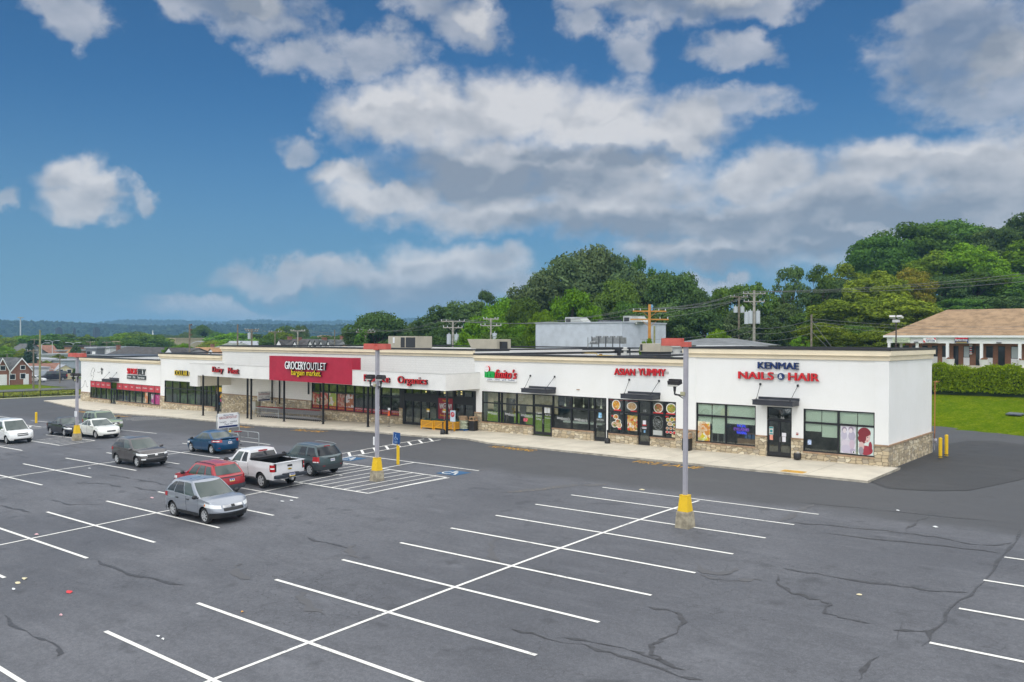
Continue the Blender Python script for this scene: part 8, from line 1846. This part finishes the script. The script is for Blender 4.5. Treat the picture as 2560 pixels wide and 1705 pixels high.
def left_town():
    zt = lambda x, y: terrain(x, y)
    # garage and yellow house
    xf = -203.; y0, y1 = onX(80, 930, xf).y, onX(123, 930, xf).y; z0 = zt(xf, y0)-.2; t = thing('white_garage', 'white garage with roll up doors left of the yellow house', 'garage', (xf, y0, z0)); ze = onX(100, 921, xf).z
    mb = MB(); mb.box(xf-9, xf, y0, y1, z0, ze); mb.build('wall', TRIMW, t); mb = MB(); mb.box(xf-9.2, xf+.3, y0-.2, y1+.2, ze, ze+.35); mb.build('roof', SHP, t)
    q0, q1 = onX(103, 930, xf).y, onX(117, 930, xf).y; mb = MB(); mb.box(xf, xf+.05, q0, q1, z0, ze-.6); mb.build('garage_door', M('door_grey_blue', (.50,.55,.62), .6), t); mb = MB(); mb.box(xf, xf+.05, onX(84,930,xf).y, onX(98,930,xf).y, z0, ze-.6); mb.build('garage_door', M('door_pale', (.66,.68,.70), .6), t)
    xf = -207.; y0, y1 = onX(122, 930, xf).y, onX(186, 930, xf).y; z0 = zt(xf, y0)-.2; t = thing('yellow_house', 'low pale yellow house with brown roof behind the dark van', 'house', (xf, y0, z0)); ze = onX(170, 925, xf).z; zr = onX(160, 913, xf).z
    CR = M('siding_cream', (.66,.62,.38), .8); ya = onX(140, 930, xf).y; walls(t, xf-8, xf, ya, y1, z0, ze, CR, 'x', zr); walls(t, xf-8, xf-1, y0, ya, z0, ze-.1, CR); gable(t, xf-8, xf, ya, y1, ze, zr, CR if False else SHP, 'x', .25)
    mb = MB(); mb.add([(xf-.5,y0-3,ze-.1),(xf-.5,ya+1.5,ze-.1),(xf-4.5,ya+2.6,zr+.45),(xf-4.5,y0-3,zr+.45),(xf-8.5,y0-3,ze-.1),(xf-8.5,ya+1.5,ze-.1)], [(0,1,2,3),(3,2,5,4)]); mb.build('roof', M('roof_brown_red', (.26,.13,.09), .9, var=.2, vs=1), t)
    for px in (131, 152, 173): q = onX(px, 934, xf); win(t, 'x+', q.y, q.z, .9, .95, at=xf if px > 140 else xf-1)
    for px in (148.5,155.5,169.5,176.5): q = onX(px, 934, xf); mb = MB(); mb.box(xf, xf+.04, q.y-.14, q.y+.14, q.z, q.z+1); mb.build('shutter', SHD, t)
    chimney(t, xf-4.5, onX(119,915,xf).y, zr-.5, zr+.9, .7)
    mb = MB(); q0, q1 = onX(161, 945, xf+3).y, onX(184, 945, xf+3).y; mb.box(xf+2.9, xf+3, q0, q1, z0, z0+1.6); tag(mb.build('board_fence', M('fence_tan', (.55,.48,.30), .8)), 'tan board fence right of the dark van', 'fence')
    # barn like grey building
    xf = -222.; y0, y1 = onX(126, 900, xf).y, onX(158, 900, xf).y; z0 = zt(xf, y0)-.2; t = thing('grey_shed', 'grey gabled shed with orange brick end above the yellow house', 'shed', (xf, y0, z0)); zr = onX(141, 896, xf).z; ze = onX(127, 904, xf).z
    walls(t, xf-14, xf, y0, y1, z0, ze, M('shed_grey', (.42,.44,.46), .8), 'x', zr); gable(t, xf-14, xf, y0, y1, ze, zr, SHP, 'x', .25); mb = MB(); mb.box(xf+.01, xf+.05, onX(142,900,xf).y, y1-.1, z0, ze-.2); mb.build('brick_panel', M('brick_orange', (.42,.17,.05), .9), t)
    t = thing('white_warehouse', 'long white low building behind the yellow house', 'warehouse', (-226, 100, -2)); q0, q1 = onX(157, 910, -216).y, onX(215, 910, -216).y; mb = MB(); mb.box(-230, -216, q0, q1, -4, onX(180,902,-216).z); mb.build('wall', M('metal_pale', (.36,.41,.47), .6, var=.1, vs=1), t); mb = MB(); mb.box(-230.3, -215.7, q0-.3, q1+.3, onX(180,902,-216).z, onX(180,899,-216).z); mb.build('roof', SHP, t)
    # blocks farther into the town: (px0, px1, top row, base z, D, depth, wall, roof, label)
    G1 = M('wall_slate', (.16,.17,.19), .8); OB = mat_brick('town_brick', (.38,.17,.09), (.30,.13,.075), (.25,.2,.16)); BG = M('wall_beige', (.46,.39,.28), .85, var=.08, vs=.3); PK = M('wall_pale', (.34,.36,.38), .8)
    for (p0, p1, pt, D, dep, wm, rm, rh, kind, lab) in [(214,242,868,215,14,G1,SHP,.2,'f','slate grey two storey house left of the big dark roof'),(241,275,868,218,12,TRIMW,SHP,.2,'f','white sided house joined to the slate grey one'),(160,200,865,290,20,OB,SHD,.3,'f','long brick apartment block behind the red lamp head'),(105,145,876,265,14,OB,SHP,.3,'f','orange brick low building left of the apartment block'),
            (98,135,886,235,12,PK,SHP,.4,'f','low blue grey roofed building behind the spruce'),(112,134,866,330,20,PK,SHD,.5,'f','pale block with dark roof in the middle of the town'),(0,42,884,250,14,G1,SHG,.5,'f','dark roofed block behind the bright tree at the left edge'),
            (281,322,853,330,30,BG,BG,.1,'f','beige flat warehouse left of the round green tree'),(362,388,855,335,25,BG,BG,.1,'f','low beige block joined to the tall beige warehouse'),(387,440,845,345,40,BG,BG,.1,'f','tall beige windowless warehouse'),
            (20,60,872,300,14,PK,SHP,.5,'f','small pale building beyond the spruce'),(700,730,842,420,20,PK,SHD,.5,'f','pale house far behind the row houses')]:
        a = atD((p0+p1)/2, pt, D); w = (p1-p0)/CF*D*1.05; z0 = zt(a.x, a.y)-1; t = thing('town_building', lab, 'building', (a.x, a.y, z0), rz=0)
        ang = CY*.75; t.rotation_euler = (0,0,ang); h = a.z-z0; mb = MB(); mb.box(-w/2, w/2, 0, dep, 0, h-.3); mb.build('wall', wm, t, world=False)
        mb = MB(); mb.box(-w/2-.3, w/2+.3, -.3, dep+.3, h-.3, h+rh*.5); mb.build('roof', rm, t, world=False)
        if wm in (G1, OB, TRIMW):
            n = max(2, int(w/3))
            for i in range(n): mb = MB(); x = -w/2+w*(i+.5)/n; mb.box(x-.45, x+.45, -.06, -.005, h-2.4, h-1.1); mb.build('window', TRIMW if i % 2 else WINB, t, world=False)
    rh = random.Random(21); cols = [OB, PK, G1, BG, TRIMW, M('siding_cream', (.66,.62,.38), .8)]; rfs = [SHG, SHD, SHP, M('roof_brown_red', (.26,.13,.09), .9), SHO]
    for i in range(46):
        D = rh.uniform(240, 720); px = rh.uniform(-20, 245) if i < 34 else rh.uniform(560, 800); a = atD(px, 846, D); z0 = zt(a.x, a.y); w, dp, h = rh.uniform(7, 13), rh.uniform(7, 10), rh.uniform(3.5, 6); k = rh.choice(cols); rf = rh.choice(rfs)
        t = thing('small_house', 'one of the small pitched roof houses scattered among the trees of the town', 'house', (a.x, a.y, z0), 'small houses scattered in the town', rh.choice((0, 1.57, .8)))
        mb = MB(); mb.box(-w/2, w/2, -dp/2, dp/2, -2, h); mb.add([(-w/2,-dp/2,h),(-w/2,dp/2,h),(-w/2,0,h+2.4),(w/2,-dp/2,h),(w/2,dp/2,h),(w/2,0,h+2.4)], [(0,2,1),(3,4,5)]); mb.build('wall', k, t, world=False)
        mb = MB(); e = .4; mb.add([(-w/2-e,-dp/2-e,h-.3),(w/2+e,-dp/2-e,h-.3),(w/2+e,0,h+2.6),(-w/2-e,0,h+2.6),(-w/2-e,dp/2+e,h-.3),(w/2+e,dp/2+e,h-.3)], [(0,1,2,3),(3,2,5,4)]); mb.build('roof', rf, t, world=False)
        for s_ in (-1, 1):
            for q in (-.28, .28): mb = MB(); mb.box(w*q-.5, w*q+.5, s_*dp/2-.06, s_*dp/2+.06, h-2.2, h-.9); mb.build('window', WINB if k is TRIMW else TRIMW, t, world=False)
    # water tower like dark blocks on the near ridge
    for px, pt, lab in ((147,818,'left'),(186,819,'middle'),(241,818,'right')):
        a = atD(px, pt, 1150); t = thing('tower_block', 'dark tower block below the far ridge, '+lab+' of three', 'tower', (a.x, a.y, -12)); mb = MB(); w = 3.4 if px != 186 else 1.4; mb.box(a.x-w, a.x+w, a.y-w, a.y+w, -12, a.z-1.5); mb.box(a.x-w*.6, a.x+w*.6, a.y-w*.6, a.y+w*.6, a.z-1.5, a.z); mb.build('tower', M('tower_dark', (.02,.015,.02), .9), t)
    a = atD(382, 824, 900); t = thing('church_spire', 'white church spire far off above the beige warehouse', 'spire', (a.x, a.y, -8)); mb = MB(); mb.cyl((a.x,a.y,-8),(a.x,a.y,a.z-5),.9,.9,4); mb.cyl((a.x,a.y,a.z-5),(a.x,a.y,a.z),.7,.05,6); mb.build('spire', TRIMW, t)
left_town()
def roofs_behind():
    def H(label, p0, p1, prow_r, prow_e, Y, dep, wm, rm, kind='x', chim=(), gab=(), name='house'):
        a, b = onY(p0, prow_e, Y), onY(p1, prow_e, Y); ze = a.z; zr = onY((p0+p1)/2, prow_r, Y+dep/2).z; z0 = terrain(a.x, Y)-1
        t = thing(name, label, 'house', ((a.x+b.x)/2, Y, z0)); walls(t, a.x, b.x, Y, Y+dep, z0, ze, wm, 'x' if kind == 'x' else None, zr-.1)
        r = hip(t, a.x, b.x, Y, Y+dep, ze, zr, rm) if kind == 'hip' else gable(t, a.x, b.x, Y, Y+dep, ze, zr, rm, 'x')
        for (px, pt) in chim: c = onY(px, pt, Y+dep*.4); chimney(t, c.x, Y+dep*.4, ze, c.z, .8, parent=r)
        for (q0, q1, pr, pe) in gab:    # dormers
            c0, c1 = onY(q0, pe, Y-.3), onY(q1, pe, Y-.3); zt = onY((q0+q1)/2, pr, Y-.3).z; m = (c0.x+c1.x)/2; mb = MB()
            mb.add([(c0.x,Y-.3,c0.z),(c1.x,Y-.3,c0.z),(m,Y-.3,zt),(c0.x,Y+3,c0.z),(c1.x,Y+3,c0.z),(m,Y+3,zt)], [(0,1,2)], 0); mb.add([(c0.x-.2,Y-.5,c0.z-.1),(m,Y-.5,zt+.2),(m,Y+3.5,zt+.2),(c0.x-.2,Y+3.5,c0.z-.1),(c1.x+.2,Y-.5,c0.z-.1),(c1.x+.2,Y+3.5,c0.z-.1)], [(0,1,2,3),(1,4,5,2)], 1)
            mb.box(c0.x, c1.x, Y-.28, Y+3, c0.z-1.6, c0.z, 0); d = mb.build('dormer', [TRIMW, rm], r); 
            mb = MB(); mb.box(m-.3, m+.3, Y-.34, Y-.305, c0.z-1.0, c0.z+.1); mb.build('window', WINB, t)
        return t
    H('big dark shingled roof house just behind the shoe store', 250, 425, 868, 893, 96, 14, PK2, SHD, 'x', [(296,864)], [(412,432,871,882)])
    H('orange brown roofed house with brick chimney behind the discount store', 450, 545, 869, 886, 104, 9, TRIMW, SHO, 'x', [(481,872)], [(462,476,873,881),(520,534,873,881)])
    H('smaller orange roof left of the chimneyed one', 428, 456, 871, 884, 110, 8, TRIMW, SHO, 'hip')
    H('grey green hip roofed house left of the tall parapet', 490, 590, 857, 885, 122, 12, PK2, M('grey_green_shingles', (.20,.22,.19), .9, var=.2, vs=1), 'hip', [(531,862)])
    H('long low house with white gables left of the rowhouses', 560, 648, 853, 862, 150, 10, BRICK2, SHP, 'x', [], [(566,580,854,860),(597,615,855,861)])
    H('grey gabled house, first of the row houses', 692, 752, 848, 866, 118, 9, TRIMW, SHD, 'x', [(724,843),(748,845)], [(690,704,851,864),(731,743,855,864)])
    H('row house with slate mansard and three white dormers', 754, 840, 850, 868, 112, 9, PK2, SHG, 'x', [(811,845)], [(770,781,852,864),(785,791,853,862),(799,806,853,862),(817,824,853,863)])
    H('dark roofed row house with tall red chimney', 830, 880, 846, 862, 122, 9, PK2, SHD, 'x', [(856,841)], [(866,877,852,858)])
    H('small tan gable right of the row houses', 858, 880, 856, 868, 100, 6, M('wall_tan', (.55,.38,.18), .8), SHO, 'x')
    H('brown roofed white house peeking above the row', 778, 798, 839, 846, 190, 9, TRIMW, M('roof_tan', (.32,.22,.17), .9), 'x', [(784,842)], [(789,798,841,848)])
    H('dark house behind the pointed cedar', 912, 935, 844, 858, 140, 8, PK2, SHD, 'x', [(924,838)])
    H('grey hip roof right of the right light pole', 1650, 1835, 845.5, 862, 88, 12, M('wall_white_grey', (.6,.62,.64), .8), M('grey_roof', (.17,.18,.185), .85, var=.2, vs=.8), 'hip')
PK2 = M('wall_white_grey', (.36,.37,.39), .8)
roofs_behind()
t = thing('metal_shed', 'long low shed with dark roof band directly behind the shoe store', 'shed', (-125, 76, 0)); a, b = onY(210, 893, 76), onY(404, 893, 76); mb = MB(); mb.box(a.x, b.x+6, 76, 86, -2, onY(300,897,76).z-.3); mb.build('wall', M('shed_dark', (.05,.055,.07), .6), t); mb = MB(); mb.box(a.x-.3, b.x+6, 75.7, 86, onY(300,897,76).z-.25, onY(300,889,76).z); mb.build('roof', M('shed_roof', (.045,.05,.062), .5, var=.3, vs=.6), t); mb = MB(); mb.box(a.x-.3, b.x+6, 75.6, 75.7, onY(300,889,76).z-.1, onY(300,889,76).z+.05); mb.build('roof_edge', SHP, t)

# ---------------------------------------------------------------- road, grass strip, railing on the left
def strip(name, x0, x1, y0, y1, mat, lift, wig=0):
    mb = MB(); xs = np.linspace(x0, x1, 9); ys = np.arange(y0, y1+.1, 4.0); idx = {}
    for j, y in enumerate(ys):
        for i, x in enumerate(xs): idx[i,j] = len(mb.v); mb.v.append((float(x), float(y), terrain(x, y)+lift))
    for j in range(len(ys)-1):
        for i in range(8): mb.f.append((idx[i,j], idx[i+1,j], idx[i+1,j+1], idx[i,j+1])); mb.m.append(0)
    return tag(mb.build(name, mat, smooth=True), kind='structure')
strip('road', -169.5, -155.5, -10, 200, ASPH_GREY, .06); strip('driveway', -206, -169.5, 70.5, 100, ASPH_GREY, .05); strip('pavement', -139.6, -138.2, -14, 90, CONC, .05)
def verge():
    rng = np.random.default_rng(5); n = 26000; x = rng.uniform(-151, -141, n); y = rng.uniform(20, 100, n); z = np.array([terrain(a, b) for a, b in zip(x[:400], y[:400])]).mean()
    zz = np.array([-1.22-(a+141)*-.014*-1 for a in x]); P = np.stack([x, y, zz*0], 1)
    zs_ = np.interp(x, [-178,-141], [terrain(-178,45), terrain(-141,45)]); P[:,2] = zs_+rng.uniform(.05,.45,n); N = rng.normal(size=(n,3)); me = np_leaves('verge_grass', P, N, rng.uniform(.14,.34,n), leaf_mat('leaves_weeds', (.16,.19,.03), (.30,.32,.07)), rng, 2.2)
    o = bpy.data.objects.new('verge_grass', me); COL.objects.link(o); tag(o, 'tall weedy grass strip between the lot railing and the road', 'grass', kind='stuff')
verge()
t = thing('railing', 'long low black railing along the left edge of the lot', 'fence', (-140, 40, -1.3)); mb = MB()
for y in np.arange(20, 76, 2.6): z = terrain(-140.3, y); mb.box(-140.34,-140.26,y-.04,y+.04,z-.1,z+1.0)
mb.build('post', FRAME, t); mb = MB()
for y in np.arange(20, 73, 2.6):
    z = terrain(-140.3, y); z2 = terrain(-140.3, y+2.6); mb.cyl((-140.3,y,z+.95),(-140.3,y+2.6,z2+.95),.05,n=5); mb.cyl((-140.3,y,z+.3),(-140.3,y+2.6,z2+.3),.03,n=5)
mb.build('rail', FRAME, t)
for k, (px, D) in enumerate([(50,300),(15,280),(104,262),(131,300),(183,290)]):
    pass

# ---------------------------------------------------------------- poles and wires
WOOD = M('pole_wood', (.20,.17,.13), .9, var=.25, vs=3); WOODY = M('pole_new_wood', (.52,.24,.05), .8, var=.15, vs=3); WIREM = M('wire', (.16,.16,.17), .5); TRF = M('transformer_grey', (.48,.52,.56), .5); WOODG = M('pole_green_wood', (.27,.27,.13), .9, var=.2, vs=3)
PT = {}
def upole(key, label, px, ptop, D, mat, arms=(), trans=(), r=.16, lean=0, rise=0, extra=None, zb=None):
    """arms: (row, half width m, colour) ; trans: row list of transformer cans"""
    b = atD(px, 846, D); zt = atD(px, ptop, D).z; z0 = terrain(b.x, b.y)-.5 if zb is None else zb
    t = thing('utility_pole', label, 'utility pole', (b.x, b.y, z0), 'wooden utility poles'); mb = MB(); mb.cyl((b.x,b.y,z0),(b.x,b.y,zt),r,r*.72,9); mb.build('pole', mat, t)
    ad = Vector((math.cos(CY), math.sin(CY), 0))
    for (row, hw) in arms:
        z = atD(px, row, D).z; c = Vector((b.x, b.y, z)); mb = MB(); A, B_ = c-ad*hw, c+ad*hw; n = Vector((-ad.y, ad.x, 0))*.06; v = []
        for q in (A, B_):
            for s1 in (-1, 1):
                for s2 in (-1, 1): v.append(q+n*s1+Vector((0,0,.07*s2)))
        mb.add(v, [(0,1,3,2),(4,6,7,5),(0,4,5,1),(2,3,7,6),(0,2,6,4),(1,5,7,3)])
        for s_ in (-1, 1): mb.cyl(c+ad*hw*.45*s_, c-Vector((0,0,hw*.4)), .025, n=4)
        ao = mb.build('crossarm', mat, t); 
        for f in (-.95,-.55,.55,.95): mb = MB(); q = c+ad*hw*f; mb.cyl((q.x,q.y,z+.07),(q.x,q.y,z+.27),.06,.04,6); mb.build('insulator', TRF, ao)
        PT.setdefault(key, []).append([c+ad*hw*f+Vector((0,0,.27)) for f in (-.95,-.55,.55,.95)])
    for (row, side, h) in trans:
        z = atD(px, row, D).z; c = Vector((b.x, b.y, z))+ad*.5*side; mb = MB(); mb.cyl((c.x,c.y,z-h/2),(c.x,c.y,z+h/2),.30,n=12); mb.cyl((c.x,c.y,z+h/2),(c.x,c.y,z+h/2+.2),.05,n=6); mb.build('transformer', TRF, t)
    if not arms: PT[key] = [[Vector((b.x, b.y, zt-.3))]*4]
    return t
upole('orange', 'new orange wooden pole with two crossarms before the church', 1623.5, 761, 88, WOODY, [(778,1.75),(798.5,2.0)], r=.2)
upole('stub', 'short dark pole stub beside the orange pole', 1636, 815, 86, WOODG, r=.13)
upole('main', 'tall grey pole with large transformers behind the salon', 1885, 726, 112, M('pole_pale_wood', (.36,.34,.30), .9, var=.2, vs=3), [(734,1.5),(754,1.4)], [(793,-1,1.7),(793,1,1.7),(795,-2,1.6)], r=.22)
upole('second', 'grey and orange pole left of the tall transformer pole', 1847, 742, 125, WOOD, [(742,1.3)], [(774,-1,.9),(774,1,.9)], r=.18)
upole('hedgepole', 'plain wooden pole right of the salon sign, holding guy wires', 2028.5, 786, 100, WOOD, r=.15)
upole('left1', 'grey pole with two transformers right of the beige roof unit', 1132, 802, 112, M('pole_pale_wood', (.36,.34,.30), .9), [(803.5,1.6),(819,1.3)], [(848,-1,1.35),(848,1,1.35)], r=.17)
upole('left2', 'pole with one transformer behind the slanted roof duct', 1227, 795, 112, M('pole_pale_wood', (.36,.34,.30), .9), [(797.5,1.0),(814,1.4)], [(842,1,1.0)], r=.15)
upole('mid1', 'pole with two crossarms left of the red double lamp head', 914, 825, 140, WOOD, [(826,1.3),(831,1.6)], r=.16)
upole('mid2', 'thin wooden pole above the row houses', 836.5, 824, 150, WOOD, r=.13)
upole('mid3', 'pole with a single crossarm above the mansard roof', 744.5, 826, 150, M('pole_pale_wood', (.36,.34,.30), .9), [(827,1.3)], r=.14)
upole('mid4', 'pole behind the first row house', 687.5, 828, 160, WOOD, [(830,1.2)], r=.14)
upole('mid5', 'pole pair with a transformer at the tall parapet end', 629.5, 822, 165, WOOD, [(824,1.4),(828,1.2)], [(840,-1,1.2)], r=.2)
upole('mid6', 'dark wooden pole with side pins left of the parapet step', 594, 811, 125, WOOD, r=.15)
t = upole('mid7', 'tall wooden pole with a curved street lamp arm over the discount store', 474, 810.5, 122, WOOD, r=.16)
def pins(px, rows, D, sgn):
    for r_ in rows:
        q = atD(px, r_, D); mb = MB(); ad = Vector((math.cos(CY), math.sin(CY), 0)); e = q+ad*.28*sgn; mb.cyl(q, e, .05, n=5); mb.cyl((e.x,e.y,e.z-.1),(e.x,e.y,e.z+.12),.09,n=6); yield mb
for mb in pins(474, (812,824,837), 122, 1): mb.build('pin_insulator', M('insulator_brown', (.10,.05,.03), .5), t)
q = atD(474, 862, 122); ad = Vector((math.cos(CY), math.sin(CY), 0)); mb = MB(); mb.tube([q, q+ad*.6+Vector((0,0,.35)), q+ad*1.1+Vector((0,0,.48)), q+ad*1.5+Vector((0,0,.52))], .04, 6); mb.rbox(tuple(q+ad*1.7+Vector((0,0,.5))), .55,.2,.12, CY); mb.build('street_lamp_arm', TRF, t)
upole('green', 'tall greenish wooden pole at the edge of the road', 100, 825, 141, WOODG, r=.19)
upole('brown', 'brown pole with a crossarm beside the greenish one', 84, 872, 158, WOOD, [(877,1.2)], r=.17)
for px, pt, D, lab in ((150,888,180,'thin pole above the grey shed'),(18,885,200,'thin pole above the brick house'),(226,852,250,'thin pole with a crossarm in the town, left'),(267,853,260,'thin pole with a crossarm in the town, right'),(86,846,280,'thin pole left of the greenish one'),(1,880,240,'thin pole at the very left')):
    upole('t%d' % px, lab, px, pt, D, WOOD, [(pt+3,1.3)] if px in (226,267,86) else (), r=.14)
for px, pt, D, arms, lab in ((131,851,260,2,'double armed street light above the orange brick building'),(183,856,250,2,'double armed street light by the apartment block'),(104,857,240,1,'single armed street light right of the greenish pole'),(15,852,330,1,'single armed street light at far left')):
    b = atD(px, 846, D); zt = atD(px, pt, D).z; z0 = terrain(b.x, b.y)-.3; o = thing('street_lamp', lab, 'street lamp', (b.x, b.y, z0)); mb = MB(); mb.cyl((b.x,b.y,z0),(b.x,b.y,zt-.4),.12,.08,7); mb.build('pole', TRF, o)
    for s_ in ((-1,1) if arms == 2 else (1,)): mb = MB(); c = Vector((b.x,b.y,zt-.4)); mb.tube([c, c+ad*s_*.8+Vector((0,0,.35)), c+ad*s_*1.6+Vector((0,0,.4))], .05, 5); mb.rbox(tuple(c+ad*s_*1.9+Vector((0,0,.38))), .8,.3,.14, CY); mb.build('lamp_arm', TRF, o)
b = atD(51, 846, 420); zt = atD(51, 795, 420).z; z0 = terrain(b.x, b.y); o = thing('floodlight_mast', 'very tall floodlight mast rising above the hills at left', 'light mast', (b.x, b.y, z0)); mb = MB(); mb.cyl((b.x,b.y,z0),(b.x,b.y,zt),.45,.28,8); mb.build('mast', TRF, o); mb = MB()
for i in range(8): a = i*math.pi/4; mb.rbox((b.x+1.0*math.cos(a), b.y+1.0*math.sin(a), zt+.2), .55,.55,.4, a)
mb.lathe([(.2,0),(1.3,.1),(1.3,.2),(.2,.25)], (b.x,b.y,zt), 14); mb.build('lamp_ring', M('unit_grey', (.42,.44,.42), .6), o)
def wire(label, A, B, sag, r=.016, group=None, n=14):
    mb = MB(); A, B = Vector(A), Vector(B); pts = [A.lerp(B, i/n)-Vector((0,0,sag*4*(i/n)*(1-i/n))) for i in range(n+1)]; mb.tube(pts, r, 4)
    tag(mb.build('power_line', WIREM), label, 'power line', group)
def span(k1, i1, k2, i2, sag, lab, idx=(0,1,3), r=.016):
    for j in idx: wire(lab, PT[k1][i1][j], PT[k2][i2][j], sag, r, lab)
span('left1', 0, 'orange', 0, 1.0, 'power lines from the left transformer pole to the orange pole'); span('left2', 0, 'left1', 0, .5, 'power lines between the two poles left of the church', (0,3)); span('orange', 0, 'main', 0, .6, 'power lines from the orange pole up to the tall transformer pole', (0,1,2,3)); span('orange', 1, 'second', 0, .5, 'lower lines from the orange pole to the second pole', (0,3)); span('mid1', 0, 'left1', 0, .9, 'power lines from the left poles to the left transformer pole'); span('mid3', 0, 'mid1', 0, .7, 'power lines over the row houses', (0,3)); span('mid5', 0, 'mid4', 0, .5, 'power lines at the parapet end', (0,3)); span('mid4', 0, 'mid3', 0, .4, 'power lines left of the row houses', (0,3))
for j, (py0, py1) in enumerate(((727,684),(731,693),(734,707))):
    for (A, B, s_) in ((PT['main'][0][j], atD(2700, py1-18, 100), .7),): wire('high power line crossing in front of the wooded hill, one of three', A, B, s_, .02, 'high power lines over the wooded hill')
hp = PT['hedgepole'][0][0]
for j, (row, sgs) in enumerate(((813,.6),(817,.7),(822,.9))): wire('low service line passing in front of the brown plaza roof, one of three', hp-Vector((0,0,.2+.35*j)), atD(2700, row-2, 96), sgs, .016, 'service lines before the plaza roof')
for j, zz in enumerate((.3, 1.0, 1.9)): wire('service line from the tall pole to the plain pole behind the salon, one of three', PT['main'][1][1]-Vector((0,0,3.4+zz)), hp-Vector((0,0,zz)), .5, .02, 'service lines behind the salon')
for j, (dz, sg) in enumerate(((3.2,.7),(3.9,.9),(4.7,1.2),(5.6,1.2))): wire('cable low across the dark trees between church and tall pole, one of four', PT['orange'][0][1]-Vector((0,0,dz)), PT['main'][0][2]-Vector((0,0,dz+.8)), sg, .016, 'cables before the dark trees')
g0 = hp-Vector((0,0,.4)); wire('slanting guy wire of the plain pole behind the salon', g0, atD(2088, 880, 97), 0, .02, None, 2); wire('second slanting guy wire of the plain pole, just below the first', g0-Vector((0,0,1.3)), atD(2080, 880, 98), 0, .02, None, 2)
a = atD(-60, 890, 158); pb = PT['brown'][0]; 
for j in (0, 3): wire('thin line passing over the brick house, one of two', atD(-60, 876+j*3, 165), pb[j], .4, .02, 'lines over the brick house')

# ---------------------------------------------------------------- air between here and the hills
mh = bpy.data.materials.new('haze_air'); mh.use_nodes = True; gh = NT(mh.node_tree); gh.n.clear(); oh = gh.add('ShaderNodeOutputMaterial'); pv = gh.add('ShaderNodeVolumePrincipled')
pv.inputs['Color'].default_value = (.30,.58,.86,1); pv.inputs['Density'].default_value = HAZE_D; pv.inputs['Anisotropy'].default_value = .1; gh.l.new(pv.outputs[0], oh.inputs['Volume'])
mb = MB(); mb.box(-8900, 3100, -590, 8900, -60, 150)
hz = tag(mb.build('haze', mh), kind='stuff')
